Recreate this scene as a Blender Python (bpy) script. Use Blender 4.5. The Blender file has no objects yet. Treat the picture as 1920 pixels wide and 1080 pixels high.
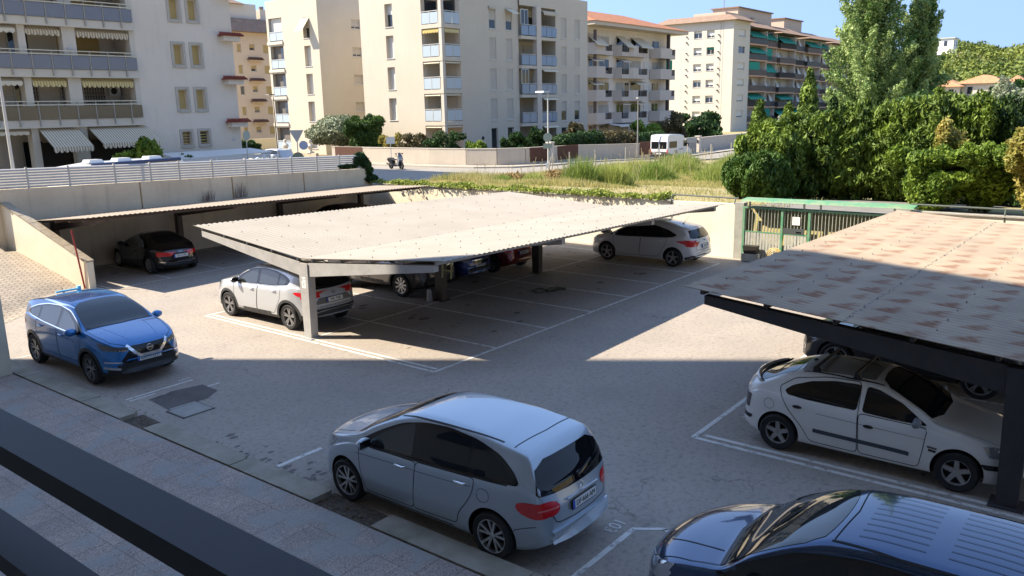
import bpy, bmesh, math, random
import numpy as np
from mathutils import Vector, Matrix
from mathutils.bvhtree import BVHTree
R_ = math.radians
random.seed(7)
SC = bpy.context.scene
COL = SC.collection

# ---------------------------------------------------------------- camera
cam_d = bpy.data.cameras.new("camera"); cam = bpy.data.objects.new("camera", cam_d); COL.objects.link(cam)
SC.camera = cam
F_PX, PITCH, ROLL, YAW = 1535.5, 0.218659, -0.0211949, 0.667148
fw = Vector((math.cos(YAW)*math.cos(PITCH), math.sin(YAW)*math.cos(PITCH), -math.sin(PITCH)))
r0 = Vector((math.sin(YAW), -math.cos(YAW), 0)); u0_ = r0.cross(fw)
rt = r0*math.cos(ROLL)+u0_*math.sin(ROLL); upv = -r0*math.sin(ROLL)+u0_*math.cos(ROLL)
CAMZ = 5.55
M = Matrix.Identity(4)
for i in range(3):
    M[i][0] = rt[i]; M[i][1] = upv[i]; M[i][2] = -fw[i]
M[2][3] = CAMZ
cam.matrix_world = M
cam_d.sensor_width = 36; cam_d.lens = F_PX*36/1920
cam_d.clip_start = 0.05; cam_d.clip_end = 4000

# ---------------------------------------------------------------- light
SUN_AZ = R_(124.0)      # direction towards the sun, measured from +X
SUN_EL = R_(45.0)
world = bpy.data.worlds.new("World"); SC.world = world; world.use_nodes = True
wn = world.node_tree; bg = wn.nodes["Background"]
sky = wn.nodes.new("ShaderNodeTexSky"); sky.sky_type = 'NISHITA'; sky.sun_disc = False
sky.sun_elevation = SUN_EL; sky.sun_rotation = math.pi/2 - SUN_AZ
sky.altitude = 20; sky.air_density = 1.0; sky.dust_density = 0.1; sky.ozone_density = 1.4
tcw = wn.nodes.new("ShaderNodeTexCoord"); vm = wn.nodes.new("ShaderNodeVectorMath"); vm.operation = 'MULTIPLY_ADD'
vm.inputs[1].default_value = (0.85,0.85,0.60); vm.inputs[2].default_value = (0,0,0.56)
wn.links.new(tcw.outputs["Generated"], vm.inputs[0]); wn.links.new(vm.outputs[0], sky.inputs[0])
tint = wn.nodes.new("ShaderNodeMix"); tint.data_type = 'RGBA'; tint.blend_type = 'MULTIPLY'; tint.inputs[0].default_value = 1.0
tint.inputs[7].default_value = (1.11,1.02,0.95,1)
wn.links.new(sky.outputs[0], tint.inputs[6]); wn.links.new(tint.outputs[2], bg.inputs[0]); bg.inputs[1].default_value = 0.15
sd = bpy.data.lights.new("sun", 'SUN'); sun = bpy.data.objects.new("sun", sd); COL.objects.link(sun)
sd.energy = 3.6; sd.angle = R_(0.5); sd.color = (1.0, 0.885, 0.71)
sdir = Vector((math.cos(SUN_AZ)*math.cos(SUN_EL), math.sin(SUN_AZ)*math.cos(SUN_EL), math.sin(SUN_EL)))
sun.rotation_euler = sdir.to_track_quat('Z', 'Y').to_euler()
sun.location = sdir*60
SC.view_settings.view_transform = 'Standard'; SC.view_settings.look = 'None'
SC.view_settings.exposure = 1.68; SC.view_settings.gamma = 1.0
SC.view_settings.use_curve_mapping = False

# ---------------------------------------------------------------- materials
MATS = {}
def mat(name, col, rough=0.8, metal=0.0, var=0.0, vs=3.0, bump=0.0, bs=30.0, coat=0.0, spec=0.5, col2=None, trans=0.0, attr=None, detail=6.0):
    """Principled material; var = size of a noise variation of the colour, bump = fine relief."""
    if name in MATS: return MATS[name]
    m = bpy.data.materials.new(name); m.use_nodes = True; nt = m.node_tree; N = nt.nodes; L = nt.links
    b = N["Principled BSDF"]
    b.inputs["Roughness"].default_value = rough; b.inputs["Metallic"].default_value = metal
    b.inputs["Coat Weight"].default_value = coat; b.inputs["Coat Roughness"].default_value = 0.03
    b.inputs["Specular IOR Level"].default_value = spec
    b.inputs["Base Color"].default_value = (*col, 1)
    tc = N.new("ShaderNodeTexCoord")
    if attr:
        at = N.new("ShaderNodeAttribute"); at.attribute_name = attr
        mx = N.new("ShaderNodeMix"); mx.data_type = 'RGBA'
        mx.inputs[6].default_value = (*col, 1); mx.inputs[7].default_value = (*(col2 or col), 1)
        L.new(at.outputs["Fac"], mx.inputs[0]); L.new(mx.outputs[2], b.inputs["Base Color"])
        colout = mx.outputs[2]
    elif var > 0 or col2:
        nz = N.new("ShaderNodeTexNoise"); nz.inputs["Scale"].default_value = vs; nz.inputs["Detail"].default_value = detail
        nz.inputs["Roughness"].default_value = 0.65
        L.new(tc.outputs["Object"], nz.inputs["Vector"])
        mr = N.new("ShaderNodeMapRange"); mr.inputs[1].default_value = 0.3; mr.inputs[2].default_value = 0.7
        L.new(nz.outputs["Fac"], mr.inputs[0])
        mx = N.new("ShaderNodeMix"); mx.data_type = 'RGBA'
        c2 = col2 or tuple(c*(1-var) for c in col)
        mx.inputs[6].default_value = (*col, 1); mx.inputs[7].default_value = (*c2, 1)
        L.new(mr.outputs[0], mx.inputs[0]); L.new(mx.outputs[2], b.inputs["Base Color"])
        colout = mx.outputs[2]
    if bump > 0:
        n2 = N.new("ShaderNodeTexNoise"); n2.inputs["Scale"].default_value = bs; n2.inputs["Detail"].default_value = 4
        L.new(tc.outputs["Object"], n2.inputs["Vector"])
        bp = N.new("ShaderNodeBump"); bp.inputs["Strength"].default_value = bump; bp.inputs["Distance"].default_value = 0.02
        L.new(n2.outputs["Fac"], bp.inputs["Height"]); L.new(bp.outputs[0], b.inputs["Normal"])
    if trans > 0:
        out = N["Material Output"]; tr = N.new("ShaderNodeBsdfTranslucent"); ms = N.new("ShaderNodeMixShader")
        ms.inputs[0].default_value = trans
        if attr: L.new(colout, tr.inputs[0])
        else: tr.inputs[0].default_value = (*col, 1)
        L.new(b.outputs[0], ms.inputs[1]); L.new(tr.outputs[0], ms.inputs[2]); L.new(ms.outputs[0], out.inputs[0])
    MATS[name] = m
    return m

def nodes(m):
    return m.node_tree.nodes, m.node_tree.links, m.node_tree.nodes["Principled BSDF"]
def add_wave(m, scale, strength, axis='Z', dist=0.02, coord="Object"):
    N, L, b = nodes(m)
    tc = N.new("ShaderNodeTexCoord"); w = N.new("ShaderNodeTexWave"); w.bands_direction = axis
    w.inputs["Scale"].default_value = scale; L.new(tc.outputs[coord], w.inputs["Vector"])
    bp = N.new("ShaderNodeBump"); bp.inputs["Strength"].default_value = strength; bp.inputs["Distance"].default_value = dist
    L.new(w.outputs["Fac"], bp.inputs["Height"]); L.new(bp.outputs[0], b.inputs["Normal"])
    return w

# ---------------------------------------------------------------- helpers
class MB:
    def __init__(s): s.v = []; s.f = []; s.m = []; s.cur = 0
    def poly(s, pts, m=None):
        i = len(s.v); s.v += [tuple(p) for p in pts]; s.f.append(list(range(i, i+len(pts)))); s.m.append(s.cur if m is None else m)
    def box(s, x0, y0, z0, x1, y1, z1, m=None):
        if x0 > x1: x0, x1 = x1, x0
        if y0 > y1: y0, y1 = y1, y0
        if z0 > z1: z0, z1 = z1, z0
        i = len(s.v); s.v += [(x0,y0,z0),(x1,y0,z0),(x1,y1,z0),(x0,y1,z0),(x0,y0,z1),(x1,y0,z1),(x1,y1,z1),(x0,y1,z1)]
        for q in ((0,3,2,1),(4,5,6,7),(0,1,5,4),(1,2,6,5),(2,3,7,6),(3,0,4,7)):
            s.f.append([i+k for k in q]); s.m.append(s.cur if m is None else m)
    def fbox(s, O, U, N, u0, u1, n0, n1, z0, z1, m=None):
        """box in a facade frame: O origin (x,y), U along, N outward"""
        i = len(s.v)
        for z in (z0, z1):
            for (u, n) in ((u0,n0),(u1,n0),(u1,n1),(u0,n1)):
                s.v.append((O[0]+U[0]*u+N[0]*n, O[1]+U[1]*u+N[1]*n, z))
        for q in ((0,3,2,1),(4,5,6,7),(0,1,5,4),(1,2,6,5),(2,3,7,6),(3,0,4,7)):
            s.f.append([i+k for k in q]); s.m.append(s.cur if m is None else m)
    def hexa(s, p, m=None):
        """8 points: bottom 4 then top 4"""
        i = len(s.v); s.v += [tuple(q) for q in p]
        for q in ((0,3,2,1),(4,5,6,7),(0,1,5,4),(1,2,6,5),(2,3,7,6),(3,0,4,7)):
            s.f.append([i+k for k in q]); s.m.append(s.cur if m is None else m)
    def tube(s, pts, rad, n=8, m=None, cap=True):
        pts = [Vector(p) for p in pts]; rings = []
        for k, p in enumerate(pts):
            d = (pts[min(k+1, len(pts)-1)]-pts[max(k-1, 0)]).normalized()
            a = Vector((0,0,1)) if abs(d.z) < 0.9 else Vector((1,0,0))
            e1 = d.cross(a).normalized(); e2 = d.cross(e1)
            r = rad[k] if isinstance(rad, (list, tuple)) else rad
            i = len(s.v); rings.append(i)
            for j in range(n):
                t = 2*math.pi*j/n; q = p+(e1*math.cos(t)+e2*math.sin(t))*r; s.v.append(tuple(q))
        for a, b in zip(rings, rings[1:]):
            for j in range(n):
                s.f.append([a+j, a+(j+1) % n, b+(j+1) % n, b+j]); s.m.append(s.cur if m is None else m)
        if cap:
            s.f.append([rings[0]+j for j in range(n)]); s.m.append(s.cur if m is None else m)
            s.f.append([rings[-1]+n-1-j for j in range(n)]); s.m.append(s.cur if m is None else m)
    def lathe(s, prof, n=24, axis='Z', c=(0,0,0), m=None):
        rings = []
        for (r, h) in prof:
            i = len(s.v); rings.append(i)
            for j in range(n):
                t = 2*math.pi*j/n; a, b = r*math.cos(t), r*math.sin(t)
                s.v.append((c[0]+a, c[1]+b, c[2]+h) if axis == 'Z' else (c[0]+a, c[1]+h, c[2]+b))
        for a, b in zip(rings, rings[1:]):
            for j in range(n):
                s.f.append([a+j, a+(j+1) % n, b+(j+1) % n, b+j]); s.m.append(s.cur if m is None else m)
    def build_each(s, name, mats, parent=None):
        """every box of eight points becomes an object of its own"""
        out = []; nf = 0
        for i in range(0, len(s.v), 8):
            q = MB(); q.v = s.v[i:i+8]; q.f = [[k-i for k in f] for f in s.f[nf:nf+6]]; q.m = s.m[nf:nf+6]; nf += 6
            out.append(q.build(name, mats, parent))
        return out
    def build(s, name, mats, parent=None, smooth=False, ang=35, kind=None):
        me = bpy.data.meshes.new(name); me.from_pydata(s.v, [], s.f)
        if not isinstance(mats, (list, tuple)): mats = [mats]
        for m in mats: me.materials.append(m)
        me.polygons.foreach_set("material_index", s.m)
        if smooth:
            me.polygons.foreach_set("use_smooth", [True]*len(me.polygons))
            me.set_sharp_from_angle(angle=R_(ang))
        me.update()
        o = bpy.data.objects.new(name, me); COL.objects.link(o)
        if parent: o.parent = parent
        if kind: o["kind"] = kind
        return o

def thing(name, label, cat, loc=(0,0,0), rz=0.0, group=None):
    o = bpy.data.objects.new(name, None); COL.objects.link(o); o.location = loc; o.rotation_euler = (0,0,rz)
    o.empty_display_size = 0.3
    o["label"] = label; o["category"] = cat
    if group: o["group"] = group
    return o
def world_children(t):
    """the parts of t were modelled in world coordinates"""
    for ch in t.children: ch.matrix_parent_inverse = Matrix.Translation(-t.location)
def tag(o, label, cat, group=None):
    o["label"] = label; o["category"] = cat
    if group: o["group"] = group
    return o
def struct(o): o["kind"] = "structure"; return o
def dup(root, loc, rz, label, group=None):
    def cp(o, par):
        c = o.copy(); COL.objects.link(c); c.parent = par
        for ch in list(o.children): cp(ch, c)
        return c
    r = cp(root, None); r.location = loc; r.rotation_euler = (0,0,rz); r["label"] = label
    if group: r["group"] = group
    return r

def lerp_tab(tab, x):
    if x <= tab[0][0]: return tab[0][1]
    for (a, va), (b, vb) in zip(tab, tab[1:]):
        if x <= b: return va+(vb-va)*(x-a)/(b-a)
    return tab[-1][1]
def smoothtab(tab):
    """monotone-ish smooth interpolation of a table (Catmull-Rom slopes, limited)"""
    xs = [t[0] for t in tab]; ys = [t[1] for t in tab]; n = len(xs)
    d = [(ys[i+1]-ys[i])/(xs[i+1]-xs[i]) for i in range(n-1)]
    s = [d[0]]+[0 if d[i-1]*d[i] <= 0 else 2*d[i-1]*d[i]/(d[i-1]+d[i]) for i in range(1, n-1)]+[d[-1]]
    def f(x):
        if x <= xs[0]: return ys[0]
        if x >= xs[-1]: return ys[-1]
        i = 0
        while x > xs[i+1]: i += 1
        h = xs[i+1]-xs[i]; t = (x-xs[i])/h
        return (2*t**3-3*t**2+1)*ys[i]+(t**3-2*t**2+t)*h*s[i]+(-2*t**3+3*t**2)*ys[i+1]+(t**3-t**2)*h*s[i+1]
    return f
def sstep(t): t = max(0, min(1, t)); return t*t*(3-2*t)

FONT_CACHE = {}
def text_part(txt, size, mt, parent, matrix, name="lettering", thick=0.0015, align='CENTER', sx=1.0):
    cu = bpy.data.curves.new(name, 'FONT'); cu.body = txt; cu.size = size; cu.align_x = align; cu.align_y = 'CENTER'
    cu.extrude = thick
    o = bpy.data.objects.new(name+"_tmp", cu); COL.objects.link(o)
    dg = bpy.context.evaluated_depsgraph_get(); dg.update()
    me = bpy.data.meshes.new_from_object(o.evaluated_get(dg))
    bpy.data.objects.remove(o); bpy.data.curves.remove(cu)
    me.materials.clear(); me.materials.append(mt)
    for v in me.vertices: v.co.x *= sx
    me.transform(matrix)
    q = bpy.data.objects.new(name, me); COL.objects.link(q); q.parent = parent
    return q
# ================================================================ SETTING
def gz(x, y):
    if x < 28.1 and y < 31.1: return -0.02
    z = 1.0
    if y < 36:
        f = 0.86*(1-sstep((x-28)/15.0)); z += f*(1-sstep((y-30)/5.0))
    z -= 0.55*sstep((x-52)/22.0)
    d = math.hypot(x, y)
    if d > 140:
        th = math.degrees(math.atan2(y, x))
        z += 27.0*sstep((d-170)/330.0)*sstep((17-th)/6.0)*(0.92+0.08*math.sin(th*1.3+1))
        a = 2+40*sstep((th-11.5)/4.0)-36*sstep((th-17.5)/6.0)
        z += a*sstep((d-520)/340.0)
    return z

def drape(name, poly, mt, off, cell=1.5, flat=None):
    bm = bmesh.new(); vs = [bm.verts.new((x, y, 0)) for x, y in poly]; bm.faces.new(vs)
    xs = [p[0] for p in poly]; ys = [p[1] for p in poly]
    for k in range(1, int((max(xs)-min(xs))/cell)+1):
        bmesh.ops.bisect_plane(bm, geom=bm.verts[:]+bm.edges[:]+bm.faces[:], plane_co=(min(xs)+k*cell,0,0), plane_no=(1,0,0))
    for k in range(1, int((max(ys)-min(ys))/cell)+1):
        bmesh.ops.bisect_plane(bm, geom=bm.verts[:]+bm.edges[:]+bm.faces[:], plane_co=(0,min(ys)+k*cell,0), plane_no=(0,1,0))
    for v in bm.verts: v.co.z = (gz(v.co.x, v.co.y) if flat is None else flat)+off
    bmesh.ops.recalc_face_normals(bm, faces=bm.faces)
    me = bpy.data.meshes.new(name); bm.to_mesh(me); bm.free(); me.materials.append(mt)
    for p in me.polygons:
        if p.normal.z < 0: p.flip()
    o = bpy.data.objects.new(name, me); COL.objects.link(o); return o

# ---- ground sheet
def ground():
    xs = list(range(-400, -40, 60))+list(range(-40, 28, 8))+[28.05, 28.15]+[30+2*i for i in range(41)]+[118+13*i for i in range(70)]+[1200, 2000, 3400]
    ys = [-3000, -1200]+list(range(-480, -60, 20))+[-60+4*i for i in range(13)]+[-6+2*i for i in range(19)]+[31.05, 31.15]+[33+2*i for i in range(40)]+list(range(120, 560, 13))+[900, 1800, 3400]
    xs = sorted(set(xs)); ys = sorted(set(ys))
    v = [(x, y, gz(x, y)) for y in ys for x in xs]; n = len(xs)
    f = [(j*n+i, j*n+i+1, (j+1)*n+i+1, (j+1)*n+i) for j in range(len(ys)-1) for i in range(n-1)]
    me = bpy.data.meshes.new("ground"); me.from_pydata(v, [], f); me.update()
    m = mat("dry_earth", (0.36,0.29,0.16), 0.95, var=0.4, vs=0.5, col2=(0.22,0.21,0.08), bump=0.6, bs=6)
    me.materials.append(m); me.polygons.foreach_set("use_smooth", [True]*len(me.polygons))
    o = bpy.data.objects.new("ground", me); COL.objects.link(o); struct(o)
ground()

# ---- asphalt
def asphalt_mat(name, base, warm, scale=1.0):
    m = mat(name, base, 0.88, col2=warm, vs=0.55, bump=0.35, bs=90)
    N, L, b = nodes(m)
    src = b.inputs["Base Color"].links[0].from_socket
    tc = [n for n in N if n.type == 'TEX_COORD'][0]
    def spot(scale, lo, hi, colr, fac, src, detail=5, rough=0.6, stretch=None):
        vec = tc.outputs["Object"]
        if stretch:
            mp = N.new("ShaderNodeMapping"); mp.inputs["Scale"].default_value = stretch; L.new(vec, mp.inputs[0]); vec = mp.outputs[0]
        nz = N.new("ShaderNodeTexNoise"); nz.inputs["Scale"].default_value = scale; nz.inputs["Detail"].default_value = detail; nz.inputs["Roughness"].default_value = rough
        L.new(vec, nz.inputs["Vector"])
        r = N.new("ShaderNodeMapRange"); r.inputs[1].default_value = lo; r.inputs[2].default_value = hi; r.inputs[4].default_value = fac
        L.new(nz.outputs["Fac"], r.inputs[0])
        mx = N.new("ShaderNodeMix"); mx.data_type = 'RGBA'; mx.inputs[7].default_value = (*colr, 1)
        L.new(r.outputs[0], mx.inputs[0]); L.new(src, mx.inputs[6]); return mx.outputs[2]
    s = spot(38, 0.48, 0.70, (0.14,0.125,0.11), 0.42, src, 3)
    s = spot(11, 0.5, 0.66, (0.16,0.145,0.13), 0.5, s, 6)
    s = spot(120, 0.45, 0.75, (0.05,0.047,0.043), 0.45, s, 2)             # dark aggregate
    s = spot(160, 0.6, 0.8, (0.5,0.46,0.40), 0.4, s, 2)                  # pale aggregate
    s = spot(1.3, 0.60, 0.72, (0.055,0.05,0.045), 0.5, s, 8, 0.75)          # oil and tyre stains
    s = spot(5.0, 0.66, 0.74, (0.04,0.036,0.034), 0.55, s, 6, 0.7, (1,2.2,1))          # drips
    s = spot(0.35, 0.52, 0.7, (0.25,0.225,0.19), 0.4, s, 6, 0.6)
    # thin irregular cracks
    wp = N.new("ShaderNodeTexNoise"); wp.inputs["Scale"].default_value = 2.2; L.new(tc.outputs["Object"], wp.inputs[0])
    va = N.new("ShaderNodeVectorMath"); va.operation = 'MULTIPLY_ADD'; va.inputs[1].default_value = (.7,.7,.7); L.new(wp.outputs["Color"], va.inputs[0]); L.new(tc.outputs["Object"], va.inputs[2])
    vo = N.new("ShaderNodeTexVoronoi"); vo.feature = 'DISTANCE_TO_EDGE'; vo.inputs["Scale"].default_value = 0.33; L.new(va.outputs[0], vo.inputs["Vector"])
    cr = N.new("ShaderNodeMapRange"); cr.inputs[1].default_value = 0.0; cr.inputs[2].default_value = 0.005; cr.inputs[3].default_value = 0.5; cr.inputs[4].default_value = 0.0; L.new(vo.outputs["Distance"], cr.inputs[0])
    nb = N.new("ShaderNodeTexNoise"); nb.inputs["Scale"].default_value = .5; L.new(tc.outputs["Object"], nb.inputs[0])
    nr = N.new("ShaderNodeMapRange"); nr.inputs[1].default_value = .48; nr.inputs[2].default_value = .58; L.new(nb.outputs["Fac"], nr.inputs[0])
    mu = N.new("ShaderNodeMath"); mu.operation = 'MULTIPLY'; L.new(cr.outputs[0], mu.inputs[0]); L.new(nr.outputs[0], mu.inputs[1])
    mc = N.new("ShaderNodeMix"); mc.data_type = 'RGBA'; mc.inputs[7].default_value = (.06,.055,.05,1); L.new(mu.outputs[0], mc.inputs[0]); L.new(s, mc.inputs[6])
    L.new(mc.outputs[2], b.inputs["Base Color"])
    return m
M_ASPH = asphalt_mat("asphalt", (0.41,0.355,0.30), (0.33,0.29,0.255))
M_ROAD = asphalt_mat("road_asphalt", (0.34,0.31,0.27), (0.29,0.27,0.24))
lot = drape("parking_lot", [(6.9,-30),(28.05,-30),(28.05,31.05),(6.9,31.05)], M_ASPH, 0.0, 6, flat=0.0); struct(lot)

# ---- street
road_poly = [(11.0,31.5),(29.5,31.5),(36,32.6),(44,33.0),(52,32.2),(70,31.2),(125,31.2),(125,35.6),(70,35.2),(57,36.0),(52,36.4),(48.6,38.0),(47.2,40.5),(46.6,44),(46.4,58),(46,110),(36,110),(36,47.5),(11,47.5)]
struct(drape("road", road_poly, M_ROAD, 0.03, 2.0))
M_CONC = mat("pale_concrete", (0.42,0.38,0.32), 0.9, var=0.25, vs=2.0, bump=0.3, bs=25)
side_poly = [(46.4,110),(46.4,58),(46.6,44),(47.2,40.5),(48.6,38.0),(52,36.4),(57,36.0),(70,35.2),(125,35.6),(125,37.2),(70,36.9),(57,37.6),(52.6,37.8),(49.8,39.2),(48.6,41.2),(48.0,44.5),(47.9,58),(47.9,110)]
struct(drape("pavement", side_poly, M_CONC, 0.13, 2.0))
# kerb faces and field kerb line
def ribbon(name, pts, w, z0, z1, mt, zf=gz):
    mb = MB()
    for (a, b) in zip(pts, pts[1:]):
        A, B = Vector((*a,0)), Vector((*b,0)); d = (B-A).normalized(); n = Vector((-d.y, d.x, 0))*w/2
        za, zb = zf(*a), zf(*b)
        P = [A-n, B-n, B+n, A+n]; zz = [za, zb, zb, za]
        mb.hexa([(p.x,p.y,z+z0) for p, z in zip(P, zz)]+[(p.x,p.y,z+z1) for p, z in zip(P, zz)])
    return mb.build(name, mt)
struct(ribbon("kerb", [(p[0]-0.05,p[1]-0.05) for p in side_poly[1:8]], 0.2, -0.2, 0.15, M_CONC))
struct(ribbon("kerb", [(29.5,31.4),(36,32.5),(44,32.9),(52,32.1),(70,31.1),(110,31.1)], 0.25, -0.2, 0.12, M_CONC))
# forecourt of the flats on the left and gardens behind the wall
M_GARD = mat("garden_soil", (0.20,0.16,0.10), 0.95, var=0.4, vs=1.0)
struct(drape("garden_ground", [(48.2,38.5),(52.8,38.0),(70,37.1),(125,37.4),(125,57),(56,57),(56,100),(48.2,100)], M_GARD, 0.05, 3.0))

# ---- painted bay lines
M_PAINT = mat("road_paint", (0.62,0.60,0.56), 0.75, var=0.35, vs=6.0, col2=(0.24,0.22,0.2))
Nn, Ll, bb = nodes(M_PAINT)
for n_ in Nn:
    if n_.type == 'MAP_RANGE': n_.inputs[1].default_value = 0.52; n_.inputs[2].default_value = 0.68
X0, SP, YO, YC = 12.207, 2.0772, 11.742, 16.123
lines = MB()
def ln(x0, y0, x1, y1, w=0.08):
    A, B = Vector((x0,y0,0)), Vector((x1,y1,0)); d = (B-A).normalized(); n = Vector((-d.y,d.x,0))*w/2
    k = max(1, int((B-A).length/2.5))
    for i in range(k):
        P, Q = A.lerp(B, i/k), A.lerp(B, (i+1)/k)
        lines.poly([(p.x,p.y,0.004) for p in (P-n, Q-n, Q+n, P+n)])
ln(X0-0.06, YO, X0+7*SP, YO); ln(X0+0.2, YC, X0+7*SP, YC); ln(X0-.06, 20.5, X0+7*SP, 20.5)
ln(X0-0.06, YO, X0-0.06, 20.55); ln(X0+0.12, YO+.1, X0+0.12, 20.4)
for i in range(1, 8): ln(X0+i*SP, YO, X0+i*SP, 20.5)
for i in range(0, 7): ln(12.45+i*2.03, 26.35, 12.45+i*2.03, 30.7, 0.07)
ln(12.45, 26.35, 26.6, 26.35, 0.07); ln(12.45, 30.7, 26.6, 30.7, 0.06)
ln(12.08, 5.67, 12.08, -6, 0.09); ln(12.27, 5.58, 12.27, -6, 0.09); ln(12.08, 5.67, 26.5, 5.67, 0.09)
for i in range(1, 7): ln(12.2+i*2.25, 5.67, 12.2+i*2.25, -6)
# bays along the kerb on this side
ln(7.36, 15.64, 8.83, 15.66, 0.06); ln(7.36, 15.49, 7.9, 15.5, .05); ln(8.25, 15.0, 9.05, 15.0, 0.05)
ln(7.21, 10.53, 8.1, 10.53, 0.09)
ln(7.1, 4.96, 8.79, 4.95, 0.08); ln(8.79, 4.97, 9.06, 4.58, 0.06); ln(9.04, 4.6, 8.7, 4.1, 0.06)
ln(7.1, 20.6, 8.2, 20.6, 0.06); ln(7.1,-.6,8.8,-.6)
pl = lines.build("parking_lines", M_PAINT); struct(pl)
mb = MB(); rr = random.Random(21)
def blot(x, y, r):
    k = 11; ph = rr.random()*6; P = [(x+r*(.7+.5*rr.random())*math.cos(6.283*i/k), y+r*(.5+.5*rr.random())*.8*math.sin(6.283*i/k), .0022+len(mb.f)*6e-6) for i in range(k)]
    mb.poly(P)
for i in range(7):
    for (ya, yb) in ((YO+.6,YC-.4),(YC+.3,20)):
        for q in range(rr.choice([2,4,6])):
            blot(X0+i*SP+SP/2+rr.gauss(0,.28), rr.choice([ya+1,ya+3])+rr.gauss(0,.35), rr.uniform(.04,.2))
for q in range(12): blot(12.5+rr.random()*12, 26.9+rr.random()*2.6, rr.uniform(.05,.22))
for q in range(30): yq = rr.uniform(9.6,12.4); blot(7.12+abs(rr.gauss(0,.22)), yq, rr.uniform(.03,.10))
for q in range(10): blot(13.2+rr.gauss(0,.4), rr.uniform(1.5,5), rr.uniform(.04,.14))
o = mb.build("oil_stain", mat("oil_stain",(0.15,0.132,0.117),.75,var=.4,vs=9)); o["kind"] = "stuff"
def ground_text(t, x, y, size, rot):
    q = text_part(t, size, M_PAINT, pl, Matrix.Translation((x,y,0.006))@Matrix.Rotation(rot,4,'Z'), thick=0.0)
    return q
ground_text("103", 8.72, 5.2, 0.26, R_(180)); ground_text("114", 13.55, 5.3, 0.22, R_(0))
ground_text("109", 8.75, 15.85, 0.2, R_(180))

# ---- paving under the building, kerb stones, drain patches
def paving_mat():
    m = mat("granite_paving", (0.37,0.31,0.27), 0.85, col2=(0.27,0.235,0.215), vs=1.1, bump=0.25, bs=120)
    N, L, b = nodes(m); src = b.inputs["Base Color"].links[0].from_socket
    tc = [n for n in N if n.type == 'TEX_COORD'][0]
    nz = N.new("ShaderNodeTexNoise"); nz.inputs["Scale"].default_value = 75; nz.inputs["Detail"].default_value = 2
    L.new(tc.outputs["Object"], nz.inputs[0])
    rp = N.new("ShaderNodeValToRGB"); rp.color_ramp.elements[0].position = 0.36; rp.color_ramp.elements[1].position = 0.64
    rp.color_ramp.elements[0].color = (0.45,0.42,0.42,1); rp.color_ramp.elements[1].color = (1.5,1.45,1.4,1)
    L.new(nz.outputs["Fac"], rp.inputs[0])
    mx = N.new("ShaderNodeMix"); mx.data_type = 'RGBA'; mx.blend_type = 'MULTIPLY'; mx.inputs[0].default_value = 0.8
    L.new(src, mx.inputs[6]); L.new(rp.outputs[0], mx.inputs[7])
    # slabs
    br = N.new("ShaderNodeTexBrick"); br.offset = 0.35; br.inputs["Scale"].default_value = 1.0
    br.inputs["Brick Width"].default_value = 0.42; br.inputs["Row Height"].default_value = 0.62; br.inputs["Mortar Size"].default_value = 0.012
    br.inputs["Color1"].default_value = (1.12,1.1,1.1,1); br.inputs["Color2"].default_value = (0.84,0.84,0.86,1); br.inputs["Mortar"].default_value = (0.5,0.49,0.47,1)
    mp = N.new("ShaderNodeMapping"); mp.inputs["Rotation"].default_value = (0,0,math.pi/2)
    L.new(tc.outputs["Object"], mp.inputs[0]); L.new(mp.outputs[0], br.inputs[0])
    m2 = N.new("ShaderNodeMix"); m2.data_type = 'RGBA'; m2.blend_type = 'MULTIPLY'; m2.inputs[0].default_value = 0.5
    L.new(mx.outputs[2], m2.inputs[6]); L.new(br.outputs[0], m2.inputs[7])
    # cement repairs: greyish, along a strip
    nz2 = N.new("ShaderNodeTexNoise"); nz2.inputs["Scale"].default_value = 1.5; nz2.inputs["Detail"].default_value = 7; L.new(tc.outputs["Object"], nz2.inputs[0])
    r2 = N.new("ShaderNodeMapRange"); r2.inputs[1].default_value = 0.5; r2.inputs[2].default_value = 0.6; r2.inputs[4].default_value = 0.7
    L.new(nz2.outputs["Fac"], r2.inputs[0])
    m3 = N.new("ShaderNodeMix"); m3.data_type = 'RGBA'; m3.inputs[7].default_value = (0.27,0.275,0.26,1)
    L.new(r2.outputs[0], m3.inputs[0]); L.new(m2.outputs[2], m3.inputs[6])
    L.new(m3.outputs[2], b.inputs["Base Color"])
    return m
M_PAVE = paving_mat()
mb = MB()
mb.box(-1.6,-30,-0.2, 6.62,21.6,0.10)
struct(mb.build("paving", M_PAVE))
M_KERB = mat("kerb_concrete", (0.37,0.33,0.275), 0.9, col2=(0.20,0.185,0.135), vs=1.6, bump=0.4, bs=40)
mb = MB()
rr = random.Random(3)
for (a, b) in ((14.5,21.5),(9.0,13.65),(-20,7.75)):
    y = a
    while y < b-0.3:
        w = min(rr.choice([1.5,2.0,2.6]), b-y); j = rr.uniform(-0.015,0.015)
        if b-(y+w) < 0.4: w = b-y
        c = 0.12 if (abs(y-14.5) < .01 or abs(y+w-13.65) < .01) else 0.02
        P = [(6.66,y+0.008),(7.06+j-c,y+0.008),(7.06+j,y+c),(7.06+j,y+w-c),(7.06+j-c,y+w-0.008),(6.66,y+w-0.008)]
        zt = 0.105+rr.uniform(-.004,.004)
        mb.poly([(p[0],p[1],zt) for p in P])
        for k in range(6):
            p, q = P[k], P[(k+1) % 6]; mb.poly([(p[0],p[1],-0.1),(q[0],q[1],-0.1),(q[0],q[1],zt),(p[0],p[1],zt)])
        y += w
struct(mb.build("kerb", M_KERB))
M_DIRT = mat("dark_soil", (0.13,0.105,0.08), 0.95, var=0.5, vs=14, bump=1.0, bs=20)
mb = MB()
for (a, b) in ((13.6,14.55),(7.7,9.05)): mb.poly([(6.6,a,0.015),(7.1,a,0.01),(7.14,b,0.01),(6.6,b,0.015)])
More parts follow.
